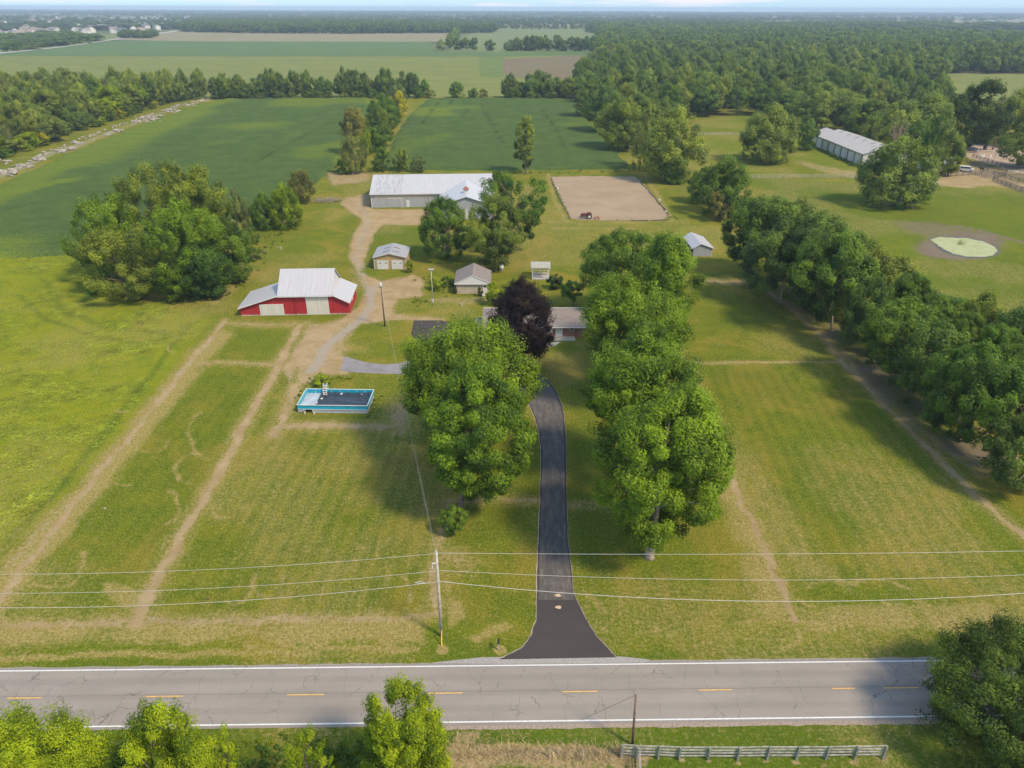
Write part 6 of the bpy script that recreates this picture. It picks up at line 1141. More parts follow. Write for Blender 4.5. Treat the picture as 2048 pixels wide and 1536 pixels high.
t2 = empty('stable_annex', (B.x+2.5, B.y+48, 0), R(1.2), label='small roofed annex at the far end of the long stable', cat='outbuilding'); mb = MB(); mb.box(0, 0, 0, 10, 9, 4.6); part(mb, 'wall', 'off_white', t2); rf = MB(); rf.slab((-0.5, -0.2, 4.5), (5, -0.2, 6.4), (5, 9.4, 6.4), (-0.5, 9.4, 4.5), 0.1); rf.slab((5.005, -0.2, 6.4), (10.5, -0.2, 4.5), (10.5, 9.4, 4.5), (5.005, 9.4, 6.4), 0.1); part(rf, 'roof', 'stable_roof', t2)
B = G(1895, 340); t = empty('outbuilding', B, R(20), label='low grey-roofed outbuilding behind the round tree by the dirt yard', cat='outbuilding'); mb = MB(); mb.box(-8, 0, 0, 3, 8, 2.6); part(mb, 'wall', 'off_white', t); rf = MB(); rf.slab((-8.5, -0.5, 2.5), (3.5, -0.5, 2.5), (3.5, 4, 3.9), (-8.5, 4, 3.9), 0.1); rf.slab((3.5, 8.5, 2.5), (-8.5, 8.5, 2.5), (-8.5, 4.005, 3.9), (3.5, 4.005, 3.9), 0.1); part(rf, 'roof', 'grey_metal', t)
# white parked van by the yard
B = G(1931, 343); t = empty('van', B, R(-25), label='white parked van beside the round tree by the dirt yard', cat='van')
mb = MB(); mb.prism([(-2.5, -0.95, 0.45), (2.5, -0.95, 0.45), (2.55, -0.95, 1.1), (1.7, -0.95, 1.25), (1.1, -0.95, 2.0), (-2.4, -0.95, 2.05), (-2.5, -0.95, 1.2)], (0, 1.9, 0)); bd = part(mb, 'body', 'white', t)
for s in (-0.975, 0.955): g_ = MB(); g_.prism([(-2.0, s, 1.3), (1.45, s, 1.3), (1.0, s, 1.85), (-2.0, s, 1.9)], (0, 0.02, 0)); part(g_, 'window', 'glass', t)
for x in (-1.6, 1.6):
    for y in (-0.85, 0.85): w_ = MB(); w_.tube([(x, y-0.12, 0.36), (x, y+0.12, 0.36)], 0.36, 12); part(w_, 'wheel', 'tyre', t)

# pergola
t = empty('pergola', (4.5, 155.0, 0), R(-1.0), label='small white pergola with bench rail and deck floor on the back lawn', cat='pergola')
W, D, H_ = 3.9, 3.6, 2.55
for x in (0.1, W-0.1):
    for y in (0.1, D-0.1): p = MB(); p.box(x-0.09, y-0.09, 0.13, x+0.09, y+0.09, H_); part(p, 'post', 'white', t)
for y in (0.1, D-0.1): b_ = MB(); b_.box(-0.35, y-0.05, H_+0.003, W+0.35, y+0.05, H_+0.22); part(b_, 'beam', 'white', t)
for k in range(13): x = -0.1+k*(W+0.2)/12; b_ = MB(); b_.box(x-0.03, -0.35, H_+0.224, x+0.03, D+0.35, H_+0.40); part(b_, 'rafter', 'white', t)
for k in range(11): y = -0.2+k*(D+0.4)/10; b_ = MB(); b_.box(-0.3, y-0.05, H_+0.404, W+0.3, y+0.05, H_+0.45); part(b_, 'slat', 'white', t)
b_ = MB(); b_.box(0.22, D-0.14, 0.9, W-0.22, D-0.06, 1.0); b_.box(0.22, D-0.14, 1.5, W-0.22, D-0.06, 1.6); b_.box(W/2-0.05, D-0.13, 0.4, W/2+0.05, D-0.07, 1.495); b_.box(0.22, D-0.14, 0.35, W-0.22, D-0.06, 0.42); part(b_, 'rail', 'off_white', t)
b_ = MB(); b_.box(0.25, D-0.6, 0.42, W-0.25, D-0.15, 0.48); part(b_, 'bench', 'off_white', t)
b_ = MB(); b_.box(-0.02, -0.02, 0.0, W+0.02, D+0.02, 0.125); part(b_, 'deck', plain('grey_deck', (0.36, 0.33, 0.30), 0.85, 0.1), t)
# upright white tank
B = G(1003, 540); t = empty('tank', B, label='white rounded gas tank end-on on the lawn beside the yellowing tree', cat='tank')
mb = MB(); n_ = 14; pts = [(0, -1.2+0.0, 0.75), (0, -1.12, 0.75), (0, -0.95, 0.75), (0, -0.7, 0.75), (0, 0.9, 0.75), (0, 1.15, 0.75), (0, 1.32, 0.75), (0, 1.4, 0.75)]; mb.tube(pts, [0.05, 0.28, 0.42, 0.5, 0.5, 0.42, 0.28, 0.05], n_); part(mb, 'shell', 'white', t, smooth=True)
mb = MB(); mb.tube([(0, 0.0, 1.2), (0, 0.0, 1.45), (0, 0.0, 1.5)], [0.2, 0.2, 0.1], 10); part(mb, 'valve_dome', 'black', t)
for y in (-0.6, 0.8): mb = MB(); mb.box(-0.35, y-0.1, 0, 0.35, y+0.1, 0.35); part(mb, 'foot', 'concrete', t)
# well head
B = G(924, 612); t = empty('well_head', B, label='small white capped pipe standing on the lawn by the shingled garage', cat='pipe'); mb = MB(); mb.tube([(0, 0, 0), (0, 0, 0.6)], 0.09, 8); part(mb, 'pipe', 'white', t); mb = MB(); mb.tube([(0, 0, 0.601), (0, 0, 0.68)], 0.12, 8); part(mb, 'cap', 'steel', t)

# swimming pool
t = empty('swimming_pool', (-32.75, 94.25, 0), R(-1.2), label='raised rectangular blue pool with dark cover and grey lower panels', cat='pool')
W, D, H_, zb = 10.7, 5.1, 1.40, 0.68
for nm, a in (('side_wall', ((0, 0), (W, 0.06))), ('side_wall', ((0, D-0.06), (W, D))), ('end_wall', ((0, 0.061), (0.06, D-0.061))), ('end_wall', ((W-0.06, 0.061), (W, D-0.061)))):
    (x0, y0), (x1, y1) = a; b_ = MB(); b_.box(x0, y0, zb, x1, y1, H_); part(b_, nm, 'pool_blue', t)
for k in range(9):
    x0 = 2.45+k*(W-2.45)/9; x1 = x0+(W-2.45)/9-0.03
    if k > 8: break
    b_ = MB(); b_.box(x0, 0.02, 0.02, x1, 0.05, zb-0.02); part(b_, 'lower_panel', 'pool_panel', t)
b_ = MB(); b_.box(0.02, 0.02, 0.1, 0.75, 0.05, zb-0.02); part(b_, 'lower_panel', 'pool_panel', t)
for x in (0.02, W-0.05):
    for k in range(4): y0 = 0.1+k*(D-0.2)/4; b_ = MB(); b_.box(x, y0, 0.02, x+0.03, y0+(D-0.2)/4-0.03, zb-0.02); part(b_, 'lower_panel', 'pool_panel', t)
for k in range(9): x0 = 0.1+k*(W-0.2)/9; b_ = MB(); b_.box(x0, D-0.05, 0.02, x0+(W-0.2)/9-0.03, D-0.02, zb-0.02); part(b_, 'lower_panel', 'pool_panel', t)
for a, b2 in (((0, -0.05, H_), (W, -0.05, H_)), ((0, D+0.05, H_), (W, D+0.05, H_)), ((-0.05, -0.05, H_), (-0.05, D+0.05, H_)), ((W+0.05, -0.05, H_), (W+0.05, D+0.05, H_))): b_ = MB(); b_.tube([a, b2], 0.055, 8); part(b_, 'top_rail', 'white', t)
b_ = MB(); b_.tube([(0, -0.05, zb), (W, -0.05, zb)], 0.035, 6); part(b_, 'lower_rail', 'white', t)
for k in range(9):
    x = 0.1+k*(W-0.2)/8; s_ = MB(); s_.tube([(x, D-0.1, zb-0.1), (x, D-0.1, H_-0.05)], 0.035, 6); part(s_, 'post', 'white', t)
    if k: s_ = MB(); s_.tube([(x, -0.09, H_-0.1), (x, -0.09, H_+0.02)], 0.04, 6); part(s_, 'bracket', 'white', t)
for k in range(1, 5): y = k*D/5; s_ = MB(); s_.tube([(0.1, y, 0.7), (0.1, y, H_-0.05)], 0.035, 6); part(s_, 'post', 'white', t); s_ = MB(); s_.tube([(W-0.1, y, 0.7), (W-0.1, y, H_-0.05)], 0.035, 6); part(s_, 'post', 'white', t)
for x, dx in ((0.85, 0.45), (1.15, -0.0), (2.2, 0.5), (2.45, 0.3)): s_ = MB(); s_.tube([(x, -0.05, zb), (x+dx*0.7, -0.45, 0.02)], 0.035, 6); part(s_, 'strut', 'white', t)
wt = MB(); wt.box(0.07, 0.07, 0.60, W-0.07, D-0.07, 0.72); part(wt, 'water', 'liner', t)
# crumpled cover
nx, ny = 60, 28; xs, ys = np.linspace(2.65, W-0.35, nx), np.linspace(0.25, D-0.35, ny); Xc, Yc = np.meshgrid(xs, ys); Q = np.stack([Xc.reshape(-1), Yc.reshape(-1)], -1); edge = np.minimum(np.minimum(Xc-xs[0], xs[-1]-Xc), np.minimum(Yc-ys[0], ys[-1]-Yc)); Zc = 0.75+0.30*np.exp(-(edge/0.30)**2)*(0.4+vnoise(Q, 1.7, 5).reshape(Xc.shape))+0.45*np.abs(vnoise(Q*np.array([0.5, 1.6]), 1.1, 6).reshape(Xc.shape)-0.5)+0.02
Xc = Xc+(vnoise(Q, 0.8, 7).reshape(Xc.shape)-0.5)*0.35; me = grid_mesh('cover', Xc, Yc, Zc, M['cover']); link('cover', me, t, label='dark crumpled pool cover')
for x, y in ((2.9, 4.45), (5.7, 4.55), (8.9, 4.6), (2.6, 1.5), (2.9, 2.9), (0.7, 1.0)): s_ = MB(); s_.cbox((x, y, 0.90 if x > 2 else 0.8), (0.45, 0.26, 0.14), 0.2*x); s_.build('weight', M['white'], loc=(0, 0, 0)); w_ = bpy.data.objects[-1] if False else None
for o in [o for o in list(bpy.data.objects) if o.name.startswith('weight')]: o.parent = t; o.name = 'float'
lp = MB(); xl_ = 2.95
t3 = empty('ladder', (-32.75+2.9*1.0, 94.25+4.75, 0.0), R(-1.2), label='white A-frame pool ladder hooked over the back rail of the pool', cat='ladder')
for x in (0, 0.6):
    s_ = MB(); s_.tube([(x, -0.55, 0.75), (x, 0.15, 2.35), (x, 0.35, 2.42), (x, 0.55, 2.3), (x, 1.25, 0.0)], 0.045, 6); part(s_, 'side_rail', 'white', t3)
for k in range(6): f_ = (k+0.5)/6; s_ = MB(); s_.cbox((0.3, -0.55+0.70*f_, 0.75+1.6*f_), (0.56, 0.16, 0.05)); part(s_, 'rung', 'white', t3)
for k in range(4): f_ = (k+0.5)/4.5; s_ = MB(); s_.cbox((0.3, 1.25-0.7*f_, 2.3*f_), (0.56, 0.14, 0.05)); part(s_, 'rung', 'rust' if k == 1 else 'white', t3)

# ---------------------------------------------------------------- poles and wires
BU = G(883, 1272); t = empty('utility_pole', BU, label='pale grey utility pole beside the road left of the driveway', cat='utility pole')
mb = MB(); mb.tube([(0, 0, -0.1), (0.0, 0, 5), (-0.0, 0, 10.7)], [0.16, 0.14, 0.11], 10); part(mb, 'shaft', 'pole', t, smooth=True)
mb = MB(); mb.tube([(0, 0, 10.68), (0, 0, 10.95)], [0.07, 0.05], 8); part(mb, 'insulator', 'white', t); mb = MB(); mb.tube([(-0.1, -0.1, 9.5), (-0.42, -0.15, 9.55), (-0.45, -0.15, 8.9)], 0.05, 6); part(mb, 'fuse_bracket', 'white', t)
for z in (9.0, 8.0): mb = MB(); mb.tube([(0, -0.12, z), (0, -0.32, z)], 0.05, 6); part(mb, 'insulator', 'steel', t)
B2 = G(770, 653); t2 = empty('transformer_pole', B2, label='dark wooden pole with a white transformer can at its top on the gravel loop', cat='utility pole')
mb = MB(); mb.tube([(0, 0, -0.1), (-0.1, 0, 9.2)], [0.16, 0.11], 8); part(mb, 'shaft', 'brown_pole', t2, smooth=True); mb = MB(); mb.tube([(-0.1, -0.32, 8.1), (-0.1, -0.32, 9.0), (-0.1, -0.32, 9.1)], [0.24, 0.24, 0.12], 12); tc_ = part(mb, 'transformer_can', 'white', t2, smooth=True); mb = MB(); mb.tube([(-0.1, -0.32, 9.1), (-0.05, -0.32, 9.4)], 0.05, 6); part(mb, 'bushing', 'steel', tc_)
B3 = G(866, 606); t3 = empty('floodlight_pole', B3, label='slim pale pole with white floodlights beside the garden bed', cat='light pole')
mb = MB(); mb.tube([(0, 0, -0.1), (-0.05, 0, 7.3)], [0.11, 0.08], 8); part(mb, 'shaft', 'pole', t3, smooth=True); mb = MB(); mb.tube([(0, -0.01, 0.1), (0, -0.01, 1.0)], 0.13, 8); part(mb, 'white_sleeve', 'white', t3)
mb = MB(); mb.tube([(-0.45, 0, 7.2), (0.4, 0, 7.2)], 0.04, 5); part(mb, 'crossbar', 'steel', t3)
for x in (-0.4, -0.05, 0.35): mb = MB(); mb.cbox((x, -0.12, 7.35), (0.28, 0.2, 0.30), 0, 0.4); part(mb, 'floodlight', 'white', t3)
B4 = G(1265, 1490); top4 = at_y(1272, 1390, B4.y+0.1); t4 = empty('wooden_pole', B4, label='short brown wooden pole leaning at the corner of the near fence', cat='utility pole'); mb = MB(); mb.tube([(0, 0, -0.1), tuple(top4-B4)], [0.13, 0.09], 8); part(mb, 'shaft', 'brown_pole', t4, smooth=True)
def wire(pts, r, label, name='power_line', mat='wire'):
    mb = MB(); p0 = Vector(pts[0]); mb.tube([Vector(p)-p0 for p in pts], r, 4, False); return part(mb, name, mat, None, loc=p0, label=label, cat='wire', group=None)
def sag(a, b, s, n_=28): a, b = Vector(a), Vector(b); return [a.lerp(b, i/n_)-Vector((0, 0, 4*s*(i/n_)*(1-i/n_))) for i in range(n_+1)]
Lp_ = 74.0
for nm, py0, yl, yr, r in (('top', 1106, 1152, 1102, 0.017), ('middle', 1141, 1190, 1150, 0.017), ('lowest, thickest', 1163, 1219, 1187, 0.026)):
    P0 = at_y(882, py0, BU.y-(0 if nm == 'top' else 0.3))
    for side, py, px in (('left', yl, 0), ('right', yr, 2048)):
        s_ = -1 if side == 'left' else 1; y = P0.y; e = at_y(px, py, y+0.0175*s_*54); tt_ = abs(e.x-P0.x)/Lp_; far = Vector((P0.x+s_*Lp_, y+0.0175*s_*Lp_, P0.z)); sg = max(0.05, (P0.z-e.z)/(4*tt_*(1-tt_)))
        wire(sag(P0, far, sg), r if not (nm[0] == 'l' and side == 'left') else 0.022, '%s wire running %s from the utility pole along the road' % (nm, side))
for s_, lb in ((-1, 'out of view to the left'), (1, 'out of view to the right')):
    c = copy_tree(t); c.location = BU+Vector((s_*Lp_, 0.0175*s_*Lp_, 0)); c['label'] = 'pale grey utility pole farther along the road, '+lb
wire(sag(BU+Vector((0, 0, 10.75)), B2+Vector((-0.1, 0, 9.3)), 0.9), 0.007, 'thin line from the utility pole to the transformer pole'); wire(sag(BU+Vector((0, -0.1, 10.1)), B2+Vector((-0.1, 0, 7.9)), 1.3), 0.006, 'second thin line hanging beneath the line to the transformer pole')
P0 = at_y(840, 1165, BU.y-0.3); mb = MB(); mb.tube([(-0.5, 0, -0.03), (-0.2, 0, 0.1), (0.3, 0, 0.08), (0.5, 0, -0.05), (0.1, 0, -0.12), (-0.5, 0, -0.03)], 0.03, 5, False); mb.build('cable_loop', M['wire'], loc=P0, label='loop of spare cable hanging on the wire left of the utility pole', cat='cable')
P0 = at_y(415, 1198, BU.y-0.75); mb = MB(); mb.tube([(-0.22, 0, -0.02), (0, 0, 0.09), (0.22, 0, -0.02), (0, 0, -0.1), (-0.22, 0, -0.02)], 0.03, 5, False); mb.build('cable_loop', M['black'], loc=P0, label='small dark cable loop on the lowest wire over the left paddock', cat='cable')
wire([top4, G(1160, 1445, 0)+Vector((0, 0, 0.3))], 0.012, 'thin dark stay wire running down from the brown pole', 'stay_wire', 'black')
mb = MB(); mb.tube([(0, 0.2, 1.3), (0.02, -0.6, 0.05)], 0.05, 8); p = G(884, 1283); mb.build('guy_marker', M['yellow'], loc=(p.x, p.y, 0), label='yellow guard on the guy line at the foot of the utility pole', cat='marker')
B = G(997, 1300); t = empty('mailbox', B, label='black mailbox on a post at the mouth of the driveway', cat='mailbox'); mb = MB(); mb.box(-0.05, -0.05, 0, 0.05, 0.05, 1.05); part(mb, 'post', 'pole', t)
mb = MB(); mb.prism([(-0.10, -0.28, 1.06), (0.10, -0.28, 1.06), (0.10, -0.28, 1.2), (0.07, -0.28, 1.27), (0, -0.28, 1.3), (-0.07, -0.28, 1.27), (-0.10, -0.28, 1.2)], (0, 0.56, 0)); part(mb, 'box', 'black', t); mb = MB(); mb.box(0.101, -0.05, 1.2, 0.115, 0.0, 1.42); part(mb, 'flag', 'rust', t)
# near board fence
t = empty('board_fence', G(1416, 1519), label='weathered grey four-board fence on the near side of the road', cat='fence')
B0 = G(1416, 1519); fx = [(1242,1515),(1272,1517),(1316,1518),(1358,1520),(1416,1520),(1475,1520),(1534,1519),(1592,1519),(1651,1519),(1709,1518),(1765,1517)]; fp = [G(*q)-B0 for q in fx]; rf_ = random.Random(4)
for p in fp: s_ = MB(); ln = rf_.uniform(-.04, .04); s_.prism([(p.x-0.08, p.y-0.08, -0.05), (p.x+0.08, p.y-0.08, -0.05), (p.x+0.08, p.y+0.08, -0.05), (p.x-0.08, p.y+0.08, -0.05)], (ln, ln, 1.62)); part(s_, 'post', 'grey_post', t)
for a, b_ in zip(fp[:-1], fp[1:]):
    for z in (0.38, 0.74, 1.10, 1.46): s_ = MB(); s_.beam((a.x, a.y+0.11, z+rf_.uniform(-.03, .03)), (b_.x-0.01, b_.y+0.11, z+rf_.uniform(-.03, .03)), 0.04, 0.16); part(s_, 'board', 'grey_plank', t)
t = empty('board_fence', G(1274, 1520), label='short fence run coming towards the camera from the fence corner', cat='fence'); B1 = G(1274, 1520); e1 = G(1282, 1640)-B1
for f_ in (0.33, 0.66, 1.0): p = e1*f_; s_ = MB(); s_.box(p.x-0.08, p.y-0.08, 0, p.x+0.08, p.y+0.08, 1.6); part(s_, 'post', 'grey_post', t)
for k in range(3):
    for z in (0.38, 0.74, 1.10, 1.46): s_ = MB(); a, b_ = e1*(k/3), e1*((k+1)/3-0.01); s_.beam((a.x+0.1, a.y, z), (b_.x+0.1, b_.y, z), 0.04, 0.15); part(s_, 'board', 'grey_plank', t)
for px, py, h, lb in ((1099,1516,1.1,'thin grey stake in the dead grass, left one'), (1165,1520,1.3,'thin grey stake in the dead grass, right one'), (1116,1508,0.7,'very short stake between the two thin stakes')):
    B = G(px, py); mb = MB(); mb.tube([(0, 0, -0.05), (0.03, 0.02, h)], [0.05, 0.04], 6); mb.build('stake', M['pole'], loc=(B.x, B.y, 0), label=lb, cat='stake')

# rail fences of the horse farm
def rail_fence(pxp, h, nr, gap, mat, label, group='rail fences of the horse farm'):
    pts = [G(*q) for q in pxp]; o = pts[0]; t = empty('rail_fence', o, label=label, cat='fence', group=group); prev = None; pos = []
    for a, b_ in zip(pts[:-1], pts[1:]):
        k = max(1, round((b_-a).length/gap)); pos += [a.lerp(b_, i/k) for i in range(k)]
    pos.append(pts[-1]); pos = [p-o for p in pos]; pm = MB(); pm.box(-0.09, -0.09, 0, 0.09, 0.09, h); pme = pm.mesh('post', M[mat])
    for p in pos: link('post', pme, t, p)
    for a, b_ in zip(pos[:-1], pos[1:]):
        s_ = MB()
        for j in range(nr): z = h*(j+1)/nr-0.12; s_.beam((a.x, a.y-0.1, z), (b_.x, b_.y-0.1, z), 0.04, 0.15)
        part(s_, 'rails', mat, t)
rail_fence([(1478,357),(1600,356),(1742,357)], 1.45, 3, 2.6, 'tan_fence', 'pale rail fence across the pasture left of the big round tree')
rail_fence([(1398,270),(1490,271)], 1.4, 3, 2.6, 'tan_fence', 'distant pale fence at the left of the back pasture')
rail_fence([(1864,355),(1900,353),(1962,349)], 1.4, 3, 3.0, 'dark_fence', 'dark fence between the dirt yard and the round tree')
rail_fence([(1985,362),(2020,375),(2075,394)], 1.5, 4, 3.0, 'dark_fence', 'dark board fence slanting to the right edge, nearest one')
rail_fence([(1988,358),(2010,352),(2012,345)], 1.4, 3, 3.0, 'dark_fence', 'short dark fence at the corner of the dirt yard')
rail_fence([(1986,349),(2020,360),(2070,372)], 1.4, 3, 3.0, 'dark_fence', 'dark fence along the lane at the right edge')
rail_fence([(1945,314),(1975,324),(2010,335),(2040,342),(2080,350)], 1.3, 3, 3.0, 'dark_fence', 'fence along the near side of the riding ring')
rail_fence([(1928,322),(1950,332),(1975,342)], 1.3, 3, 3.0, 'dark_fence', 'short fence below the riding ring'); rail_fence([(2014,349),(2080,346)], 1.6, 3, 3.0, 'tan_fence', 'pale fence at the right edge between ring and lane')
rail_fence([(1900,283),(1935,281),(1975,284),(2010,289)], 1.3, 2, 3.0, 'dark_fence', 'fence along the far side of the riding ring')
# gate leaning by the pasture tree
B = G(1772, 412); t = empty('hurdle', B, label='pale wooden hurdle standing at the foot of the big pasture tree', cat='hurdle')
for x in (0, 3.4): s_ = MB(); s_.box(x-0.08, -0.08, 0, x+0.08, 0.08, 1.5); part(s_, 'post', 'tan_fence', t)
for z in (0.5, 0.95, 1.4): s_ = MB(); s_.beam((0.05, 0, z), (3.35, 0, z), 0.05, 0.14); part(s_, 'rail', 'tan_fence', t)
s_ = MB(); s_.beam((2.6, -0.1, 1.3), (5.2, -0.3, 0.1), 0.1, 0.16); part(s_, 'loose_rail', plain('orange_plank', (0.42, 0.28, 0.15), 0.9, 0.1), t)
# jumps
for px, py, w_, rz_, lb in ((1968,303,7.5,-8,'horse jump with pale stands in the middle of the ring'), (2005,311,6.0,-12,'dark horse jump at the right of the ring')):
    t = empty('horse_jump', G(px, py), R(rz_), label=lb, cat='jump')
    for x in (-w_/2, w_/2):
        s_ = MB(); s_.box(x-0.12, -0.5, 0, x+0.12, 0.5, 0.1); s_.box(x-0.08, -0.08, 0.101, x+0.08, 0.08, 1.5); part(s_, 'stand', 'white', t)
    for z, m_ in ((0.5, 'white'), (0.9, 'dark_fence')): s_ = MB(); s_.tube([(-w_/2+0.08, -0.13, z), (w_/2-0.08, -0.13, z)], 0.09, 6); part(s_, 'pole', m_, t)
for i, (px, py) in enumerate(((1961,317),(1966,316),(1980,317),(1955,304))): t = empty('jump_wing', G(px, py), 0.3*i, label='white jump wing standing by the ring fence, number %s from the left' % ('second', 'third', 'fourth', 'first')[i], cat='jump wing'); s_ = MB(); s_.box(-0.5, -0.05, 0.1, 0.5, 0.05, 1.6); part(s_, 'panel', 'white', t); s_ = MB(); s_.box(-0.6, -0.4, 0, -0.45, 0.4, 0.12); s_.box(0.45, -0.4, 0, 0.6, 0.4, 0.12); part(s_, 'foot', 'white', t)
B = G(1987, 322); mb = MB(); mb.tube([(0, 0, 0), (0.1, 0, 4.5)], [0.12, 0.09], 6); mb.build('post', M['pole'], loc=B, label='tall pale post at the near side of the riding ring', cat='post')
# horses: skinned skeletons
def skinned(name, verts, edges, rad, mat, parent, root=0, sub=1):
    me = bpy.data.meshes.new(name); me.from_pydata(verts, edges, []); me.materials.append(M[mat]); o = link(name, me, parent)
    sk = o.modifiers.new('skin', 'SKIN'); sk.use_smooth_shade = True; sv = me.skin_vertices[0].data if me.skin_vertices else None
    if sv is None:
        bpy.context.view_layer.objects.active = o
        with bpy.context.temp_override(object=o, active_object=o): bpy.ops.mesh.customdata_skin_add()
        sv = me.skin_vertices[0].data
    for i, r in enumerate(rad): sv[i].radius = (r, r) if not hasattr(r, '__len__') else r; sv[i].use_root = (i == root)
    ss = o.modifiers.new('sub', 'SUBSURF'); ss.levels = ss.render_levels = sub; return o
def horse(px, py, rz_, mat, label, stride=0.0):
    t = empty('horse', G(px, py), R(rz_), label=label, cat='horse')
    V = [(0,0,1.22),(0.45,0,1.25),(0.72,0,1.38),(0.95,0,1.72),(1.10,0,1.95),(1.30,0,1.82),(1.52,0,1.62),(-0.45,0,1.26),(-0.75,0,1.28)]; Ed = [(0,1),(1,2),(2,3),(3,4),(4,5),(5,6),(0,7),(7,8)]; Rd = [0.33,0.32,0.25,0.16,0.13,0.11,0.07,0.33,0.26]
    for sy, k in ((-0.16, 1), (0.16, -1)):
        n0 = len(V); V += [(0.55,sy,1.0),(0.58+0.16*k*stride,sy,0.62),(0.56+0.22*k*stride,sy,0.30),(0.56+0.10*k*stride,sy,0.06)]; Ed += [(1,n0),(n0,n0+1),(n0+1,n0+2),(n0+2,n0+3)]; Rd += [0.14,0.075,0.05,0.065]
        n0 = len(V); V += [(-0.68,sy,1.0),(-0.56-0.10*k*stride,sy,0.78),(-0.80-0.20*k*stride,sy,0.50),(-0.76-0.26*k*stride,sy,0.25),(-0.72-0.24*k*stride,sy,0.06)]; Ed += [(8,n0),(n0,n0+1),(n0+1,n0+2),(n0+2,n0+3),(n0+3,n0+4)]; Rd += [0.19,0.12,0.07,0.05,0.065]
    n0 = len(V); V += [(1.08,-0.07,2.08),(1.08,0.07,2.08)]; Ed += [(4,n0),(4,n0+1)]; Rd += [0.03,0.03]
    skinned('body', V, Ed, Rd, mat, t)
    skinned('tail', [(-0.98,0,1.30),(-1.15,0,1.05),(-1.12,0,0.55)], [(0,1),(1,2)], [0.06,0.09,0.05], 'black', t); skinned('mane', [(0.75,0,1.62),(0.92,0,1.86),(1.05,0,2.02)], [(0,1),(1,2)], [0.04,0.05,0.04], 'black', t)
    return t
def person(loc, rz_, top, label, seated=True):
    t = empty('person', loc, R(rz_), label=label, cat='person'); z = 1.38 if seated else 0.95
    V = [(0,0,z),(0.02,0,z+0.28),(0.03,0,z+0.50),(0.03,0,z+0.62),(0.05,0,z+0.76)]; Ed = [(0,1),(1,2),(2,3),(3,4)]; Rd = [0.15,0.13,(0.13,0.15),0.06,0.10]
    for s in (-1, 1):
        n0 = len(V); V += [(0.03,s*0.20,z+0.50),(0.08,s*0.24,z+0.24),(0.34,s*0.12,z+0.16)] if seated else [(0.03,s*0.20,z+0.50),(0.0,s*0.25,z+0.22),(0.05,s*0.25,z-0.02)]; Ed += [(2,n0),(n0,n0+1),(n0+1,n0+2)]; Rd += [0.065,0.05,0.04]
        n0 = len(V); V += [(0.28,s*0.30,z-0.05),(0.20,s*0.38,z-0.50),(0.32,s*0.38,z-0.56)] if seated else [(0.0,s*0.10,z-0.45),(0.0,s*0.11,0.06),(0.14,s*0.12,0.04)]; Ed += [(0,n0),(n0,n0+1),(n0+1,n0+2)]; Rd += [0.09,0.06,0.05]
    skinned('body', V, Ed, Rd, top, t); hd = MB(); import bmesh as _b; bm = _b.new(); _b.ops.create_icosphere(bm, subdivisions=2, radius=0.115); me = bpy.data.meshes.new('head'); bm.to_mesh(me); bm.free(); me.materials.append(M['skin']); h_ = link('head', me, t, (0.05, 0, z+0.80)); h_.scale = (0.95, 0.8, 1.1)
    bm = _b.new(); _b.ops.create_icosphere(bm, subdivisions=2, radius=0.13); _b.ops.delete(bm, geom=[v for v in bm.verts if v.co.z < 0.0], context='VERTS'); me = bpy.data.meshes.new('helmet'); bm.to_mesh(me); bm.free(); me.materials.append(M['black']); link('helmet', me, t, (0.05, 0, z+0.83)); return t
h1 = horse(1992, 297, 175, 'horse', 'bay horse trotting at the far side of the riding ring', 1.0); person(h1.location, 175, 'cloth2', 'rider in mauve on the bay horse')
h2 = horse(2010, 319, 10, 'dark_horse', 'dark horse beside the right-hand jump of the ring', 0.6); person(h2.location, 10, 'cloth', 'rider in dark clothes on the dark horse')
person(G(1966, 299), 200, 'cloth', 'person in dark clothes standing at the jump in the ring', False)
horse(1962, 343, 100, 'dark_horse', 'dark horse standing behind the short fence by the riding ring', 0.2)

# tractor with box blade
B = G(1176, 437); t = empty('tractor', B, R(180), label='old red-brown tractor with a yellow and white blade at the edge of the sand arena', cat='tractor')
b_ = MB(); b_.prism([(0.35, -0.28, 0.95), (2.2, -0.26, 0.85), (2.25, -0.26, 1.35), (2.1, -0.26, 1.5), (0.4, -0.3, 1.6)], (0, 0.56, 0)); part(b_, 'hood', 'rust', t)
b_ = MB(); b_.box(-0.7, -0.25, 0.6, 2.0, 0.25, 0.94); part(b_, 'chassis', 'black', t); b_ = MB(); b_.box(2.26, -0.2, 0.9, 2.3, 0.2, 1.35); part(b_, 'grille', 'off_white', t)
for y in (-0.85, 0.62):
    w_ = MB(); w_.tube([(-0.3, y, 0.75), (-0.3, y+0.32, 0.75)], 0.75, 20); ww = part(w_, 'rear_wheel', 'tyre', t); w_ = MB(); w_.tube([(-0.3, y-0.01, 0.75), (-0.3, y+0.33, 0.75)], 0.42, 16); part(w_, 'rim', 'off_white', ww)
    f_ = MB(); yy = y; f_.tube([(-1.0, yy+0.16, 1.35), (-0.6, yy+0.16, 1.6), (0.0, yy+0.16, 1.6), (0.35, yy+0.16, 1.35)], 0.13, 6); part(f_, 'fender', 'rust', t)
for y in (-0.7, 0.5):
    w_ = MB(); w_.tube([(1.9, y, 0.4), (1.9, y+0.2, 0.4)], 0.4, 16); ww = part(w_, 'front_wheel', 'tyre', t); w_ = MB(); w_.tube([(1.9, y-0.01, 0.4), (1.9, y+0.21, 0.4)], 0.2, 12); part(w_, 'rim', 'off_white', ww)
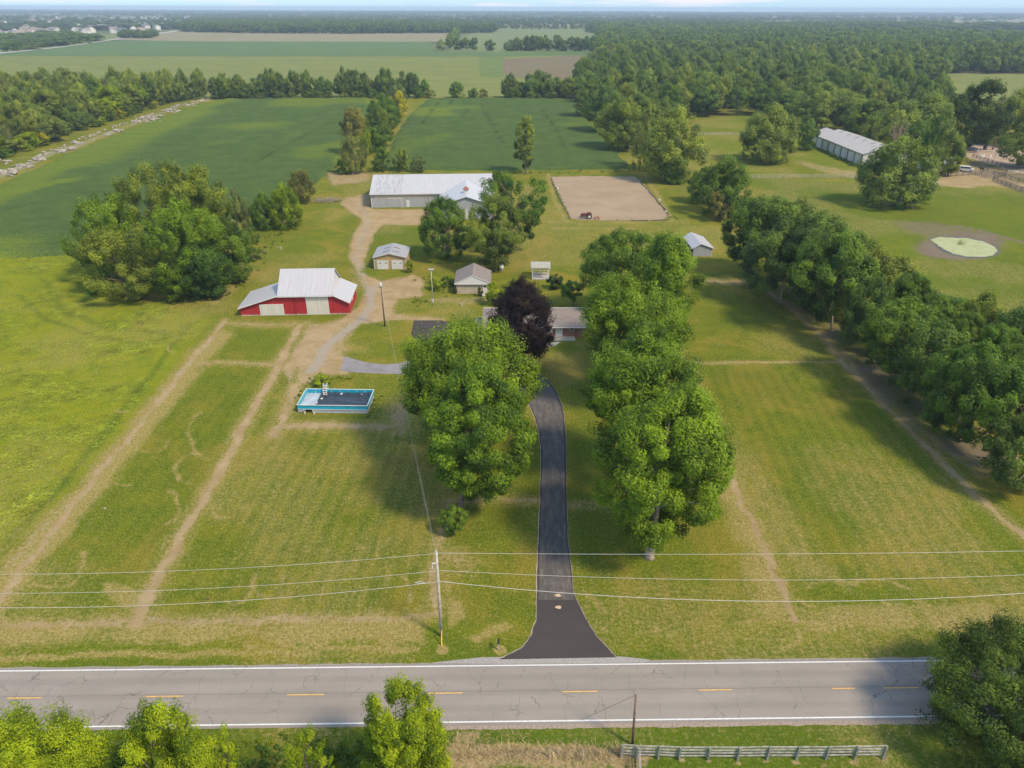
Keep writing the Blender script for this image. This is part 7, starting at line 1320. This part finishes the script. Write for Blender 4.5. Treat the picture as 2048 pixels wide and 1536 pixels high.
b_ = MB(); b_.tube([(1.9, -0.6, 0.42), (1.9, 0.6, 0.42)], 0.06, 6); part(b_, 'axle', 'black', t); b_ = MB(); b_.box(-0.55, -0.25, 1.1, -0.1, 0.25, 1.2); b_.box(-0.62, -0.25, 1.2, -0.52, 0.25, 1.55); part(b_, 'seat', 'rust', t)
b_ = MB(); b_.tube([(0.4, 0, 1.3), (0.15, 0, 1.75)], 0.03, 6); b_.tube([(0.15+0.2*math.cos(a)*0.5, 0.22*math.sin(a), 1.75+0.2*math.cos(a)*0.6) for a in [k*math.pi/6 for k in range(13)]], 0.02, 5, False); part(b_, 'steering_wheel', 'black', t); b_ = MB(); b_.tube([(1.3, 0.15, 1.5), (1.3, 0.15, 2.1)], 0.05, 8); part(b_, 'exhaust', 'black', t)
t = empty('blade', G(1188, 438), R(180), label='yellow box blade with white back plate behind the tractor', cat='implement')
b_ = MB(); b_.box(-1.6, -1.0, 0.05, -1.5, 1.0, 0.6); b_.box(-1.5, -1.0, 0.05, -0.7, -0.95, 0.5); b_.box(-1.5, 0.95, 0.05, -0.7, 1.0, 0.5); part(b_, 'box', 'orange', t); b_ = MB(); b_.box(-0.7, -1.0, 0.3, -0.62, 1.0, 1.1); part(b_, 'plate', 'off_white', t); b_ = MB(); b_.beam((-1.5, 0, 0.5), (-0.1, 0, 0.7), 0.1, 0.1); b_.beam((-1.3, -0.4, 0.6), (-0.6, 0, 1.2), 0.07, 0.07); b_.beam((-1.3, 0.4, 0.6), (-0.6, 0, 1.2), 0.07, 0.07); part(b_, 'hitch', 'orange', t)
# timbers round the arena
tm = random.Random(6)
for ln, lb in (([(1102,356),(1113,385),(1128,414),(1141,438)], 'dark timber edging the left side of the sand arena'), ([(1272,354),(1290,374),(1315,404),(1338,430)], 'dark timber edging the right side of the sand arena'), ([(1260,442),(1300,442),(1342,440)], 'dark timber along the near right edge of the sand arena')):
    pts = [G(*q) for q in ln]
    for a, b_ in zip(pts[:-1], pts[1:]):
        k = max(1, int((b_-a).length/4.2))
        for i in range(k):
            p, q = a.lerp(b_, (i+0.06)/k), a.lerp(b_, (i+0.94)/k); s_ = MB(); jx = tm.uniform(-.3, .3); s_.beam(Vector((jx, 0, 0.14)), q-p+Vector((tm.uniform(-.3, .3), 0, 0.14)), 0.24, 0.26); s_.build('timber', M['log'], loc=p, label=lb, cat='timber', group=lb)
for i, (px, py) in enumerate(((1319,401),(1115,378),(1331,425))): p = G(px, py); mb = MB(); mb.cbox((0, 0, 0.25), (0.7, 0.35, 0.5), i); mb.build('block', M['white'], loc=p, label='white block on the arena edge, %s' % ('midway up the right side', 'on the left side', 'near the right corner')[i], cat='block')
B = G(1921, 489); mb = MB(); r = random.Random(2)
for k in range(60): a = r.uniform(0, 6.28); q = Vector((r.gauss(0, 0.5), r.gauss(0, 0.4), 0)); mb.add([q+Vector((-.03, 0, 0)), q+Vector((.03, 0, 0)), q+Vector((r.uniform(-.4, .4), r.uniform(-.3, .3), r.uniform(0.9, 2.0)))], [(0, 1, 2)])
mb.build('reeds', plain('reed', (0.22, 0.25, 0.05), 0.8, 0.1), loc=B, label='clump of reeds standing in the pond', cat='reeds')
for px, py, s_, lb in ((1884,1269,0.22,'pale round stone in the grass near the far road edge at the right'), (307,1238,0.16,'white stone at the corner of the two worn lines'), (210,1017,0.2,'pale stone beside the worn line in the left meadow edge')): p = G(px, py); o = link('stone', rm[1], loc=(p.x, p.y, 0.05), label=lb, cat='stone'); o.scale = (s_, s_, s_*0.6)
